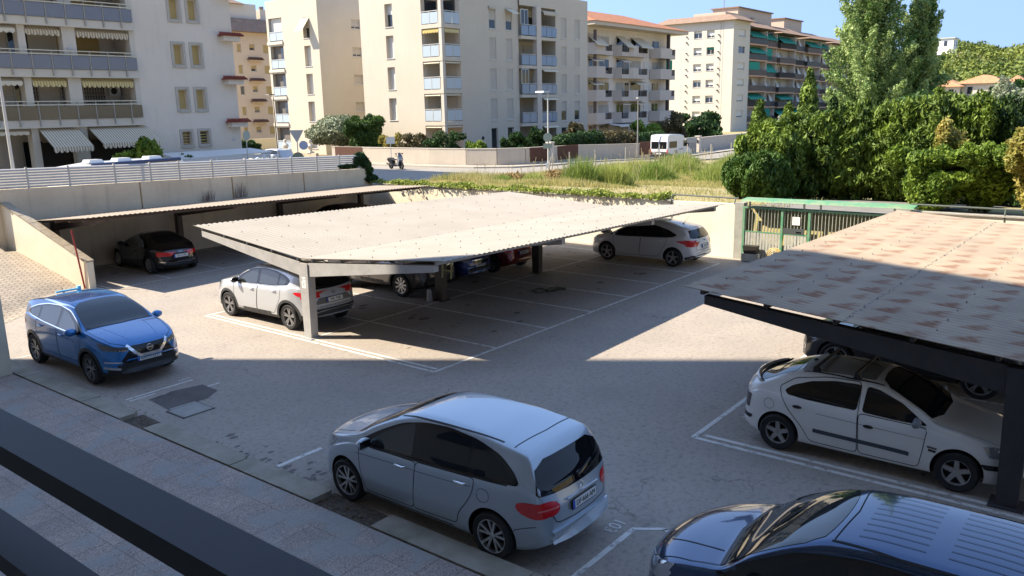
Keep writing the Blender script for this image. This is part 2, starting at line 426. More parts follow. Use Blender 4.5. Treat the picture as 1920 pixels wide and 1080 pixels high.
struct(mb.build("soil", M_DIRT))
mb = MB(); rr = random.Random(11)
for (a, b, n) in ((13.6,14.5,150),(7.75,9.0,170),(9.2,12.2,90),(14.2,15.6,30),(3.8,6.0,25)):
    for k in range(n):
        y = rr.uniform(a, b); x = rr.uniform(6.66,7.08) if n > 100 else 7.1+abs(rr.gauss(0,.06)); s = rr.uniform(.006,.018); t = rr.uniform(0,3.14); zz = 0.02 if n > 100 else .006
        P = [(x+s*math.cos(t+q), y+s*1.4*math.sin(t+q), zz+rr.uniform(0,.02)) for q in (0,1.6,3.1,4.7)]
        mb.poly(P)
lit = mb.build("leaf_litter", mat("dead_leaf", (0.16,0.10,0.05), 0.9, var=0.5, vs=30)); lit["kind"] = "stuff"; 
M_TAR = mat("new_tarmac", (0.12,0.105,0.098), 0.85, var=0.3, vs=3, bump=0.6, bs=60)
mb = MB()
mb.poly([(7.55,14.35,0.005),(7.62,15.1,0.005),(8.15,15.35,0.005),(8.78,15.2,0.005),(8.75,14.6,0.005),(8.35,14.35,0.005)])
mb.poly([(7.62,15.25,0.008),(7.95,15.3,0.008),(7.98,15.22,0.008),(7.65,15.15,0.008)])
struct(mb.build("tarmac_patch", M_TAR))
mb = MB(); mb.poly([(7.58,14.42,0.008),(8.12,14.4,0.008),(8.1,14.33,0.008),(7.58,14.33,0.008)])
mb.box(7.5,13.75,-0.02,8.1,14.3,0.016); mb.cur = 1
for q in ((7.47,13.72,8.13,13.75),(7.47,14.3,8.13,14.33),(7.47,13.72,7.5,14.33),(8.1,13.72,8.13,14.33)): mb.box(q[0],q[1],-0.02,q[2],q[3],0.011)
tag(mb.build("manhole_cover", [mat("cover_grey", (0.34,0.33,0.30), 0.8, var=0.3, vs=4, bump=.4, bs=50), M_TAR]), "pale square concrete manhole cover in the asphalt beside the kerb gap", "manhole cover")

# ---- walls
M_CREAM = mat("cream_render", (0.72,0.62,0.46), 0.9, col2=(0.55,0.45,0.32), vs=0.45, bump=0.2, bs=45)
def add_streaks(m, colr=(0.30,0.25,0.18), fac=0.35):
    N, L, b = nodes(m); src = b.inputs["Base Color"].links[0].from_socket
    tc = [n for n in N if n.type == 'TEX_COORD'][0]
    mp = N.new("ShaderNodeMapping"); mp.inputs["Scale"].default_value = (2.2,2.2,0.25); L.new(tc.outputs["Object"], mp.inputs[0])
    nz = N.new("ShaderNodeTexNoise"); nz.inputs["Scale"].default_value = 1.6; nz.inputs["Detail"].default_value = 6; L.new(mp.outputs[0], nz.inputs[0])
    r = N.new("ShaderNodeMapRange"); r.inputs[1].default_value = 0.55; r.inputs[2].default_value = 0.75; r.inputs[4].default_value = fac; L.new(nz.outputs["Fac"], r.inputs[0])
    mx = N.new("ShaderNodeMix"); mx.data_type = 'RGBA'; mx.inputs[7].default_value = (*colr,1); L.new(r.outputs[0], mx.inputs[0]); L.new(src, mx.inputs[6]); L.new(mx.outputs[2], b.inputs["Base Color"])
add_streaks(M_CREAM)
M_CREAM2 = mat("pale_render", (0.80,0.74,0.60), 0.9, col2=(0.70,0.62,0.48), vs=0.6, bump=0.15, bs=45); add_streaks(M_CREAM2, (0.45,0.38,0.28), 0.25)
M_STAIN = mat("joint_stain", (0.40,0.27,0.14), 0.9, var=0.4, vs=3)
def wt(x): return 3.12-(x-11.2)*0.0275      # top of the back wall
mb = MB()
mb.hexa([(11.0,31,-.3),(28.2,31,-.3),(28.2,31.25,-.3),(11.0,31.25,-.3),(11.0,31,wt(11)),(28.2,31,wt(28.2)),(28.2,31.25,wt(28.2)),(11.0,31.25,wt(11))])
mb.cur = 1
for x in (16.2,20.25,24.0):
    mb.box(x-.03,30.995,1.7,x+.03,31.0,wt(x)-.02)
tag(mb.build("retaining_wall", [M_CREAM, M_STAIN]), "tall cream rendered retaining wall under the louvred fence, behind the black coupe", "wall")
# louvred fence
M_LOUV = mat("white_louvre", (0.50,0.48,0.45), 0.5, var=0.15, vs=3)
fence = thing("louvred_fence", "long pale grey louvred metal fence standing on the tall retaining wall", "fence", (11.0,31.12,3.1))
posts = [10.9,12.24,13.65,15.33,16.74,17.95,19.44,21.05,22.7,23.46,24.91,26.26,27.6]
for i, x in enumerate(posts):
    mb = MB(); z = wt(x); h = 0.70
    mb.box(x-.03-11,-.03,z-3.1, x+.03-11,.03,z+h-3.1+.03)
    mb.build("post", M_LOUV, fence)
    if i+1 < len(posts):
        x2 = posts[i+1]; mb = MB(); z2 = wt(x2)
        for k in range(7):
            f = 0.02+k*0.096
            mb.hexa([(x+.03-11,-.035,z+f-3.1),(x2-.03-11,-.035,z2+f-3.1),(x2-.03-11,.03,z2+f+.03-3.1),(x+.03-11,.03,z+f+.03-3.1),
                     (x+.03-11,-.02,z+f+.06-3.1),(x2-.03-11,-.02,z2+f+.06-3.1),(x2-.03-11,.035,z2+f+.092-3.1),(x+.03-11,.035,z+f+.092-3.1)])
        mb.build("louvre_panel", M_LOUV, fence)
# far wall
mb = MB()
def fw_(y): return 1.90+(31-y)*0.006
def fwx(y): return 28.0
mb.hexa([(28,14.3,-.3),(28.2,14.3,-.3),(28.2,31,-.3),(28,31,-.3),(28,14.3,1.93),(28.2,14.3,1.93),(28.2,31,1.86),(28,31,1.86)])
mb.hexa([(28,11.75,-.3),(28.2,11.75,-.3),(28.2,14.3,-.3),(28,14.3,-.3),(28,11.75,1.96),(28.2,11.75,1.96),(28.2,14.3,1.93),(28,14.3,1.93)])
mb.cur = 1
mb.box(27.94,14.3,1.93,28.24,31,1.97)
tag(mb.build("boundary_wall", [M_CREAM2, mat("wall_coping",(0.45,0.42,0.36),0.9,var=.3,vs=4)]), "low sunlit cream wall along the weedy field, behind the long central carport", "wall")
M_DKGREEN = mat("dark_rail", (0.10,0.12,0.10), 0.6, var=.3, vs=8)
t = thing("pipe_rail", "thin dark pipe rail on top of the wall between the weeds and the green gate", "railing", (28,14.3,1.95))
mb = MB(); mb.tube([(0.08,0,0.22),(0.08,-2.6,0.20)],0.03); mb.build("rail", M_DKGREEN, t)
for y in (0,-2.5): mb = MB(); mb.tube([(-.03,y,-.4 if y==0 else 0),(-.03,y,0),(0.06,y,0.2)],0.025); mb.build("post", M_DKGREEN, t)
mb = MB()
mb.box(28,-14,-.3,28.2,6.0,2.02); mb.cur = 1; mb.box(27.95,-14,2.02,28.25,6.0,2.06)
tag(mb.build("boundary_wall", [M_CREAM2, MATS["wall_coping"]]), "low cream wall right of the green gate, below the yellowing shrubs", "wall")
t = thing("pipe_rail", "long grey pipe rail running right of the gate over the wall below the shrubs", "railing", (28,6,2.06))
mb = MB(); mb.tube([(0.08,0,0.2),(0.08,-9.6,0.16)],0.03); mb.build("rail", M_DKGREEN, t)
for y in (-2.6,-5.2,-7.8): mb = MB(); mb.tube([(0.0,y,-.3),(0.0,y,0.02),(0.06,y,0.18)],0.022); mb.build("post", M_DKGREEN, t)
# gate pier + gate
mb = MB(); mb.box(27.9,11.42,-.2,28.25,11.75,2.02)
tag(mb.build("gate_pier", mat("grey_pier",(0.40,0.39,0.35),0.9,var=.3,vs=3,bump=.3)), "rough grey rendered pier between the cream wall and the green gate", "pier")
M_GREEN = mat("green_paint", (0.02,0.26,0.13), 0.45, var=0.3, vs=3, col2=(0.25,0.33,0.22))
M_WHITEG = mat("faded_gate_paint", (0.50,0.50,0.45), 0.6, var=0.3, vs=5)
g = thing("gate", "long green and faded white barred metal gate with a slatted lower half", "gate", (27.8,11.4,0))
mb = MB(); mb.hexa([(-.22,0,2.12),(.34,0,2.12),(.34,-5.6,2.16),(-.22,-5.6,2.16),(-.2,0,2.17),(.34,0,2.21),(.34,-5.6,2.25),(-.2,-5.6,2.21)])
mb.build("top_channel", mat("green_channel",(0.03,0.27,0.14),0.5,var=.4,vs=2.5,col2=(0.28,0.33,0.2)), g)
mb = MB(); mb.box(-.03,0,1.86,.03,-5.5,1.92); mb.build("top_rail", M_GREEN, g)
for y in (-.25,-2.15,-2.7,-5.0): mb = MB(); mb.box(-.02,y-.03,1.92,.02,y+.03,2.14); mb.build("bracket", M_WHITEG, g)
for y in (-.05,-1.42,-2.35,-5.4): mb = MB(); mb.box(-.04,y-.04,0.02,.04,y+.04,1.88); mb.build("post", M_GREEN, g)
mb = MB(); mb.box(-.02,-.1,1.02,.02,-2.3,1.06); mb.box(-.02,-.1,.06,.02,-2.3,.12); mb.build("mid_rail", M_GREEN, g)
mb = MB()
y = -0.12
while y > -5.35:
    if all(abs(y-q) > .06 for q in (-1.42,-2.35)): mb.tube([(0,y,1.06 if y > -2.35 else .1),(0,y,1.88)],0.012,5)
    y -= 0.115
mb.build("bars", M_WHITEG, g)
mb = MB(); y = -0.1
while y > -2.28:
    if abs(y+1.42) > .07: mb.box(-.015,y,0.06,.015,y-.085,1.02)
    y -= 0.11
mb.build("slats", M_WHITEG, g)
mb = MB(); mb.box(-.035,-1.78,1.38,-.03,-2.04,1.66); mb.build("notice", mat("white_paper",(0.8,0.8,0.78),.8), g)
mb = MB()
for k in range(5): mb.box(-.037,-1.82,1.43+k*.045,-.035,-2.0+.03*(k%3),1.445+k*.045)
mb.build("notice_text", mat("grey_print",(0.4,0.4,0.4),.8), g)
mb = MB(); mb.box(-.03,-1.92,1.1,-.02,-2.1,1.15); mb.box(-.03,-1.46,1.06,.0,-2.2,1.25,1); mb.build("lock_plate", [MATS["white_paper"], mat("dark_sheet",(0.06,0.07,0.07),.6)], g)
# bin, coil by the gate
t = thing("planter_box", "small dark plant box standing on a pale block at the foot of the gate", "planter", (27.55,10.95,0))
mb = MB(); mb.box(-.12,-.3,0.02,.1,.3,.3); mb.build("block", M_WHITEG, t)
mb = MB(); mb.hexa([(-.12,-.22,.3),(.12,-.22,.3),(.12,.22,.3),(-.12,.22,.3),(-.15,-.25,.58),(.15,-.25,.58),(.15,.25,.58),(-.15,.25,.58)]); mb.build("box", mat("dark_plastic",(0.03,0.025,0.02),.6), t)
t = thing("hose_coil", "yellow hose coiled and hung low on the gate slats", "hose", (27.72,10.15,0.33))
mb = MB()
for r in (.14,.2,.26): mb.tube([(-.03,r*math.cos(a),r*.8*math.sin(a)) for a in [k*.42 for k in range(16)]],0.018,6)
mb.build("hose", mat("yellow_hose",(0.62,0.45,0.14),.5), t)
mb = MB()
for c, r in (((0,0),.22),((.35,-.25),.2)):
    mb.tube([(19.7+c[0]+r*math.cos(a),14.45+c[1]+r*math.sin(a),.03+.02*math.sin(3*a)) for a in [k*.35 for k in range(19)]],0.02,6)
mb.tube([(19.75,14.2,.04),(20.1,14.1,.09),(20.3,13.9,.05)],.05,6)
tag(mb.build("hose", mat("dark_hose",(0.10,0.09,0.04),.6,var=.5,vs=5), None), "tangled dark hose lying on the asphalt in an empty carport bay", "hose")
# behind the gate: access path
struct(drape("path", [(28.2,11.4),(28.2,6.0),(38,4.0),(38,8.8)], mat("old_path",(0.23,0.22,0.20),.9,var=.3,vs=1.5), 0.03, 1.2))

# ---- ramp and its parapet
def rz_(x, y):
    s = y-(22.9+(x-6.5)*0.78)
    return 0.0 if s <= 0 else min(1.75, 0.27*s*sstep((s+.3)/1.5))
def ramp():
    v = []; f = []; nx, ny = 14, 44
    for j in range(ny):
        for i in range(nx):
            tx = i/(nx-1); yy = j/(ny-1)
            x = -2.0+tx*14.0; y0 = 22.9+(x-6.5)*0.78 if x > 6.5 else 22.9; y = y0+yy*(31.2+3-y0)
            v.append((x, y, rz_(x, y)+0.006))
    for j in range(ny-1):
        for i in range(nx-1):
            a = j*nx+i
            cx = sum(v[k][0] for k in (a,a+1,a+nx,a+nx+1))/4; cy = sum(v[k][1] for k in (a,a+1,a+nx,a+nx+1))/4
            if cx < 12.0-max(0,(cy-27))*0.19+.15: f.append((a,a+1,a+nx+1,a+nx))
    me = bpy.data.meshes.new("ramp"); me.from_pydata(v, [], f); me.update()
    m = mat("herringbone_paver", (0.50,0.42,0.33), 0.9, col2=(0.40,0.34,0.27), vs=1.5, bump=0.2, bs=60)
    N, L, b = nodes(m); tc = [n for n in N if n.type == 'TEX_COORD'][0]
    br = N.new("ShaderNodeTexBrick"); br.offset = .5; br.inputs["Scale"].default_value = 1
    br.inputs["Brick Width"].default_value = .22; br.inputs["Row Height"].default_value = .16; br.inputs["Mortar Size"].default_value = .017
    br.inputs["Color1"].default_value = (1,1,1,1); br.inputs["Color2"].default_value = (.82,.82,.82,1); br.inputs["Mortar"].default_value = (.5,.47,.42,1)
    mp = N.new("ShaderNodeMapping"); mp.inputs["Rotation"].default_value = (0,0,R_(38)); L.new(tc.outputs["Object"], mp.inputs[0]); L.new(mp.outputs[0], br.inputs[0])
    mx = N.new("ShaderNodeMix"); mx.data_type = 'RGBA'; mx.blend_type = 'MULTIPLY'; mx.inputs[0].default_value = .9
    L.new(b.inputs["Base Color"].links[0].from_socket, mx.inputs[6]); L.new(br.outputs[0], mx.inputs[7]); L.new(mx.outputs[2], b.inputs["Base Color"])
    me.materials.append(m); me.polygons.foreach_set("use_smooth", [True]*len(me.polygons))
    o = bpy.data.objects.new("ramp", me); COL.objects.link(o); struct(o)
ramp()
mb = MB(); mb.poly([(-1.6,21.6,0.002),(6.9,21.6,0.002),(6.9,31,0.002),(-1.6,31,0.002)]); mb.poly([(6.62,21.5,0.002),(6.9,21.5,.002),(6.9,21.7,.002),(6.62,21.7,.002)])
struct(mb.build("forecourt", M_CONC))
mb = MB()
P0, P1 = Vector((12.0,26.95,0)), Vector((11.12,31.6,0)); d = (P1-P0).normalized(); nn = Vector((-d.y,d.x,0))*-1   # towards +x
mb.hexa([(P0.x,P0.y,-.3),(P0.x+nn.x*.24,P0.y+nn.y*.24,-.3),(P1.x+nn.x*.24,P1.y+nn.y*.24,-.3),(P1.x,P1.y,-.3),
         (P0.x,P0.y,.88),(P0.x+nn.x*.24,P0.y+nn.y*.24,.88),(P1.x+nn.x*.24,P1.y+nn.y*.24,2.92),(P1.x,P1.y,2.92)])
mb.cur = 1
for k in range(9):
    a, b = k/9, (k+.965)/9
    A, B = P0.lerp(P1,a), P0.lerp(P1,b); za, zb = .885+(2.04)*a, .885+2.04*b
    o1, o2 = nn*-.03, nn*.27
    mb.hexa([(A.x+o1.x,A.y+o1.y,za),(A.x+o2.x,A.y+o2.y,za),(B.x+o2.x,B.y+o2.y,zb),(B.x+o1.x,B.y+o1.y,zb),
             (A.x+o1.x,A.y+o1.y,za+.05),(A.x+o2.x,A.y+o2.y,za+.05),(B.x+o2.x,B.y+o2.y,zb+.05),(B.x+o1.x,B.y+o1.y,zb+.05)])
tag(mb.build("ramp_parapet", [M_CREAM2, mat("coping_tile",(0.42,0.36,0.28),.9,var=.35,vs=5)]), "sloping cream parapet with tiled coping beside the paved ramp", "wall")
mb = MB(); mb.tube([(11.93,27.15,0.02),(11.86,27.2,1.1),(11.8,27.25,1.95)],.03,8); 
tag(mb.build("marker_pole", mat("faded_red",(0.40,0.05,0.05),.6,var=.4,vs=3)), "thin leaning faded red pole at the lower end of the ramp parapet", "pole")
mb = MB(); mb.box(6.15,19.05,0,6.62,19.5,3.6); 
tag(mb.build("pillar", mat("cream_pillar",(0.70,0.64,0.50),.85,var=.2,vs=2)), "cream square pillar standing at the left edge of the paving", "pillar")

# ---- our own block and its balcony
XF = -1.5
M_OWN = mat("own_render", (0.70,0.64,0.54), 0.9, var=.2, vs=1)
t = thing("apartment_building", "tall shaded block behind the camera with rows of dark windows", "building", (-6,0,0))
mb = MB(); mb.box(-14,-45,0,XF,33.6,36.2); mb.build("wall", M_OWN, t)
for k in range(11):
    for j in range(9): mb = MB(); mb.box(XF,-20+j*5.5,3.95+k*2.9, XF+.04,-17.6+j*5.5,6.0+k*2.9); mb.build("window", mat("dark_window",(0.03,0.035,0.04),.1), t)
# floor of balcony (below the view)
for k in range(1, 10):
    mb = MB(); mb.box(XF,-40,3.7+k*2.9,0.6,30,3.9+k*2.9); q = mb.build("balcony", M_OWN, t)
    mb = MB(); mb.box(.5,-40,4.6+k*2.9,.56,30,4.9+k*2.9); mb.box(.5,-40,4.0+k*2.9,.56,30,4.25+k*2.9); mb.build("rail", mat("dark_window",(0.03,0.035,0.04),.1), q)
mb = MB(); mb.box(XF,-6,3.7,0.72,9,3.9); mb.build("balcony_floor", M_OWN, t); world_children(t)
M_RAIL = mat("rail_top", (0.009,0.010,0.013), 0.55, spec=.35, var=0.3, vs=5)
rl = thing("balcony_railing", "dark blue-grey flat horizontal balcony bars close to the camera at lower left", "railing", (0.62,1.5,3.9))
for z in (4.885,4.605,4.325,4.05):
    mb = MB(); mb.box(-.045,-7,z-3.9-.03,.045,7,z-3.9+.015); mb.build("rail", M_RAIL, rl)
for y in (-6.9,6.9): mb = MB(); mb.box(-.03,y,0,.03,y+.05,1.0); mb.build("post", M_RAIL, rl)

# ---- carports
def corr_roof(name, x0, x1, sects, mats, parent, rust=False, seams=(), per=0.17, amp=0.012, screws=True, ox=0, oy=0, oz=0):
    """corrugated sheet; sects = [(y, z_at_x0, z_at_x1)...] across the slope. Ridges run along y."""
    step = per/4; nx = int((x1-x0)/step)+1
    ylist = []
    for (a, b) in zip(sects, sects[1:]):
        n = max(1, int(abs(b[0]-a[0])/(0.09 if rust else 0.6)))
        for i in range(n):
            t = i/n; ylist.append(tuple(a[k]+(b[k]-a[k])*t for k in range(3)))
    ylist.append(sects[-1]); ny = len(ylist)
    V = []; att = []
    rs = random.Random(5)
    def rustf(x, y):
        if not rust: return 0
        best = 0
        sx, sy = 0.78, 0.62
        j = round(y/sy)
        for jj in (j, j+1):
            xx = x-(0.39 if jj % 2 else 0); i = round(xx/sx)
            h = math.sin(i*12.9898+jj*78.233)*43758.5453; h -= math.floor(h)
            h2 = math.sin(i*39.3+jj*11.1)*24634.6; h2 -= math.floor(h2)
            dx = xx-i*sx+(h2-.5)*.1+.28; dy = y-jj*sy+(h-.5)*.1
            L = .46+.16*h
            if 0 <= dx <= L:
                f = dx/L; w = (.015+.20*(1-f)*(.75+.4*h2))*(1+.2*math.sin(h*20+dx*23))
                q = 1-abs(dy+.16*f-.03+.03*math.sin(dx*40+h*6))/max(w,.01)
                if q > 0: best = max(best, min(1, q*3.5)*(.65+.35*h2)*min(1, dx/.05)*(.85+.15*math.sin(x*31+y*37)))
        return best
    fade = lambda x: 1.0-0.55*sstep((x-x0-1.5)/(x1-x0-2.5))
    for (y, za, zb) in ylist:
        for i in range(nx):
            x = x0+i*step; t = (x-x0)/(x1-x0)
            V.append((x-ox, y-oy, za+(zb-za)*t+amp*math.sin(2*math.pi*x/per)-oz)); att.append(rustf(x, y)*fade(x) if rust else 0)
    F = []
    for j in range(ny-1):
        for i in range(nx-1): F.append((j*nx+i, j*nx+i+1, (j+1)*nx+i+1, (j+1)*nx+i))
    nb = len(V); nf = len(F)
    V += [(a, b, c-0.012) for (a, b, c) in V]; att += [0]*nb
    F += [tuple(nb+k for k in reversed(f)) for f in F[:nf]]
    edge = [i for i in range(nx)]
    for i in range(nx-1):
        F.append((i, nb+i, nb+i+1, i+1)); q = (ny-1)*nx; F.append((q+i+1, nb+q+i+1, nb+q+i, q+i))
    for j in range(ny-1):
        F.append((j*nx, (j+1)*nx, nb+(j+1)*nx, nb+j*nx)); F.append((j*nx+nx-1, nb+j*nx+nx-1, nb+(j+1)*nx+nx-1, (j+1)*nx+nx-1))
    mi = [0]*len(F)
    if screws:
        for r, frac in enumerate([k/8 for k in range(9)]):
            y = sects[0][0]+(sects[-1][0]-sects[0][0])*(0.03+0.94*frac)
            za = lerp_tab(sorted([(s[0], s[1]) for s in sects]), y); zb = lerp_tab(sorted([(s[0], s[2]) for s in sects]), y)
            xk = x0+0.3+(0.3 if r % 2 else 0)
            while xk < x1-.1:
                zz = za+(zb-za)*(xk-x0)/(x1-x0)+amp; s = 0.013; b0 = len(V)
                V += [(xk-s-ox,y-s-oy,zz-oz),(xk+s-ox,y-s-oy,zz-oz),(xk+s-ox,y+s-oy,zz-oz),(xk-s-ox,y+s-oy,zz-oz),(xk-ox,y-oy,zz+.03-oz)]; att += [0]*5
                for a, b in ((0,1),(1,2),(2,3),(3,0)): F.append((b0+a,b0+b,b0+4)); mi.append(1)
                xk += 0.76+rs.uniform(-.02,.02)
        for y in seams:
            za = lerp_tab(sorted([(s[0], s[1]) for s in sects]), y); zb = lerp_tab(sorted([(s[0], s[2]) for s in sects]), y)
            xk = x0+.05
            while xk < x1-.05:
                zz = za+(zb-za)*(xk-x0)/(x1-x0)+amp+.003; s = rs.uniform(.012,.03); b0 = len(V); yy = y+rs.uniform(-.03,.03)
                V += [(xk-s-ox,yy-.02-oy,zz-oz),(xk+s-ox,yy-.02-oy,zz-oz),(xk+s-ox,yy+.02-oy,zz-oz),(xk-s-ox,yy+.02-oy,zz-oz)]; att += [0]*4
                F.append((b0,b0+1,b0+2,b0+3)); mi.append(1); xk += per
    me = bpy.data.meshes.new(name); me.from_pydata(V, [], F); me.update()
    for m in mats: me.materials.append(m)
    me.polygons.foreach_set("material_index", mi)
    if rust:
        a = me.attributes.new("rust", 'FLOAT', 'POINT'); a.data.foreach_set("value", att)
    o = bpy.data.objects.new(name, me); COL.objects.link(o); o.parent = parent
    return o
M_SHEET = mat("fibre_sheet", (0.325,0.30,0.265), 0.85, col2=(0.28,0.255,0.22), vs=0.8, bump=0.0)
M_SCREW = mat("dark_screw", (0.16,0.145,0.13), 0.7)
M_SHEETR = mat("rusty_sheet", (0.40,0.355,0.33), 0.85, attr="rust", col2=(0.19,0.075,0.035))
def rusty():
    N, L, b = nodes(M_SHEETR); mx = [n for n in N if n.type == 'MIX'][0]
    tc = N.new("ShaderNodeTexCoord"); nz = N.new("ShaderNodeTexNoise"); nz.inputs["Scale"].default_value = 1.2; nz.inputs["Detail"].default_value = 8
    L.new(tc.outputs["Object"], nz.inputs[0]); r = N.new("ShaderNodeValToRGB")
    r.color_ramp.elements[0].color = (0.37,0.295,0.215,1); r.color_ramp.elements[1].color = (0.30,0.24,0.18,1)
    r.color_ramp.elements[0].position = .35; r.color_ramp.elements[1].position = .65
    L.new(nz.outputs["Fac"], r.inputs[0]); L.new(r.outputs[0], mx.inputs[6])
rusty()
M_STEEL = mat("grey_painted_steel", (0.42,0.41,0.40), 0.6, var=.25, vs=3, bump=.1, bs=60)
M_STEELD = mat("dark_painted_steel", (0.055,0.052,0.055), 0.55, var=.3, vs=3, bump=.1, bs=60)
M_BROWN = mat("brown_painted_steel", (0.10,0.07,0.055), 0.6, var=.3, vs=3)

def beam(mb, x, w, ya, zta, zba, yb, ztb, zbb):
    """tapering beam in the plane x, from ya to yb; top and bottom heights"""
    mb.hexa([(x-w/2,ya,zba),(x+w/2,ya,zba),(x+w/2,yb,zbb),(x-w/2,yb,zbb),(x-w/2,ya,zta),(x+w/2,ya,zta),(x+w/2,yb,ztb),(x-w/2,yb,ztb)])
def carport(label, xs, yv, zv, yl, zl, yr, zr, x0, x1, msteel, msheet, rust=False, group=None, seams=(), droop=0.34, sheetlabel=None):
    """xs: post positions; valley at yv (zv near, zv2 far); left wing to yl, right wing to yr."""
    t = thing("carport", label, "carport", (x0, yv, 0))
    ox, oy = x0, yv
    def zf(tab, x): return tab[0]+(tab[1]-tab[0])*(x-x0)/(x1-x0)
    for x in xs:
        zt = zf(zv, x)-.1
        mb = MB(); w = .11
        mb.hexa([(x-w-ox,-.13,0),(x+w-ox,-.13,0),(x+w-ox,.13,0),(x-w-ox,.13,0),(x-w-ox,-.17,zt-.02),(x+w-ox,-.17,zt-.02),(x+w-ox,.17,zt-.02),(x-w-ox,.17,zt-.02)])
        mb.box(x-.2-ox,-.22,0,x+.2-ox,.22,.02)
        mb.build("post", msteel if x < x0+1 else M_BROWN, t)
        for (ye, ze) in ((yl, zl), (yr, zr)):
            if ye is None: continue
            s = 1 if ye > yv else -1
            mb = MB(); te = zf(ze, x)-.1
            f = 0.93
            beam(mb, x-ox, .16, s*.17, zt, zt-droop, (ye-yv)*f, zt+(te-zt)*f, zt+(te-zt)*f-.15)
            mb.build("arm", msteel, t)
    # purlins
    for (ye, ze) in ((yl, zl), (yr, zr)):
        if ye is None: continue
        for k in range(5):
            f = 0.06+0.22*k; y = (ye-yv)*f
            za = zv[0]+(ze[0]-zv[0])*f-.1; zb = zv[1]+(ze[1]-zv[1])*f-.1
            mb = MB(); mb.hexa([(0.08,y-.03,za),(x1-x0-.05,y-.03,zb),(x1-x0-.05,y+.03,zb),(0.08,y+.03,za),(0.08,y-.03,za+.08),(x1-x0-.05,y-.03,zb+.08),(x1-x0-.05,y+.03,zb+.08),(0.08,y+.03,za+.08)])
            mb.build("purlin", msteel, t)
    sects = []
    if yl is not None: sects.append((yl, zl[0], zl[1]))
    sects.append((yv, zv[0], zv[1]))
    if yr is not None: sects.append((yr, zr[0], zr[1]))
    corr_roof("roof", x0, x1, sects, [msheet, M_SCREW], t, rust=rust, seams=seams, ox=ox, oy=oy, oz=0)
    return t
c1 = carport("long central carport with a pale corrugated butterfly roof on grey posts", (12.42,17.2,21.98,26.4), 16.2, (2.02,1.80), 20.9, (2.5,2.12), 11.5, (2.42,2.14), 12.3, 26.5, M_STEEL, M_SHEET, seams=(16.2,))
mb = MB(); mb.box(-.0,-.07,1.3,.005,.06,1.58); 
mb = MB(); mb.box(.002-.0,-.075,1.28,.004,.075,1.56); q = mb.build("notice", mat("notice_white",(0.75,0.74,0.72),.7), c1); q.location = (0.12-.115,0,0)
mb = MB(); rr = random.Random(2)
for k in range(14): y = rr.uniform(-.06,.05); z = rr.uniform(1.3,1.53); mb.box(-.001,y,z,.0015,y+rr.uniform(.01,.03),z+.012)
q = mb.build("notice_print", mat("black_print",(0.05,0.05,0.05),.7), c1); q.location = (0.12-.115,0,0)
c2 = carport("rust-spotted corrugated carport on dark steel beams over the white car with roof bars", (12.4,17.2,22.0,26.4), 1.1, (2.12,1.92), 6.0, (2.56,2.25), -3.8, (2.56,2.25), 12.25, 26.5, M_STEELD, M_SHEETR, rust=True, seams=(3.4,), droop=.4)
mb = MB(); mb.tube([(0.02,-.28,0),(0.02,-.28,1.8),(0.05,-.1,1.95)],.045,10); mb.build("downpipe", mat("grey_pipe",(0.35,0.35,0.35),.5), c2)
# left carport: single wing rising from the back wall
c3 = thing("carport", "low single-slope carport along the tall retaining wall, over the black coupe", "carport", (11.9,30.6,0))
for x in (12.7,17.4,22.25,27.0):
    ff = (x-12)/15; zt = 1.93-.12*ff; te = 2.22-.24*ff
    mb = MB(); mb.box(x-.1-11.9,-.12,0,x+.1-11.9,.12,zt); mb.build("post", M_BROWN, c3)
    mb = MB(); beam(mb, x-11.9, .14, -.12, zt, zt-.34, -4.0, te, te-.06); mb.build("arm", M_BROWN, c3)
for k in range(5):
    f = k/4; y = -.05-3.95*f; mb = MB(); za = 1.93+.3*f; zb = 1.81+.17*f
    mb.hexa([(0,y-.03,za),(15.4,y-.03,zb),(15.4,y+.03,zb),(0,y+.03,za),(0,y-.03,za+.06),(15.4,y-.03,zb+.06),(15.4,y+.03,zb+.06),(0,y+.03,za+.06)]); mb.build("purlin", M_BROWN, c3)
corr_roof("roof", 11.75, 27.5, [(30.9,1.99,1.86),(26.3,2.40,2.05)], [mat("tan_sheet",(0.30,0.25,0.20),.85,var=.15,vs=1), M_SCREW], c3, screws=False, ox=11.9, oy=30.6)
# ================================================================ CARS
def paint(name, col, metal=0.55, rough=0.32):
    m = mat("paint_"+name, col, rough, metal=metal, coat=1.0)
    return m
M_GLASS = mat("tinted_glass", (0.006,0.007,0.009), 0.02, spec=0.45)
M_GLASS2 = mat("clear_tinted_glass", (0.018,0.024,0.026), 0.02, spec=0.8)
M_BLK = mat("black_trim", (0.012,0.012,0.013), 0.45)
M_BLKG = mat("gloss_black", (0.008,0.008,0.009), 0.12)
M_GAP = mat("panel_gap", (0.012,0.012,0.013), 0.8)
M_TYRE = mat("tyre_rubber", (0.018,0.018,0.019), 0.85, bump=.2, bs=80)
M_ALLOY = mat("alloy_silver", (0.55,0.55,0.56), 0.3, metal=0.85)
M_ALLOYD = mat("alloy_dark", (0.03,0.03,0.032), 0.4, metal=0.4)
M_CHROME = mat("chrome", (0.75,0.76,0.78), 0.12, metal=1.0)
M_REDL = mat("red_lens", (0.60,0.012,0.012), 0.12, coat=1.0)
M_CLEAR = mat("clear_lens", (0.45,0.47,0.50), 0.08, metal=0.6, coat=1.0)
M_PLATE = mat("number_plate", (0.72,0.73,0.72), 0.5)
M_PBLUE = mat("plate_blue", (0.02,0.08,0.45), 0.5)
M_PTEXT = mat("plate_black", (0.02,0.02,0.02), 0.6)

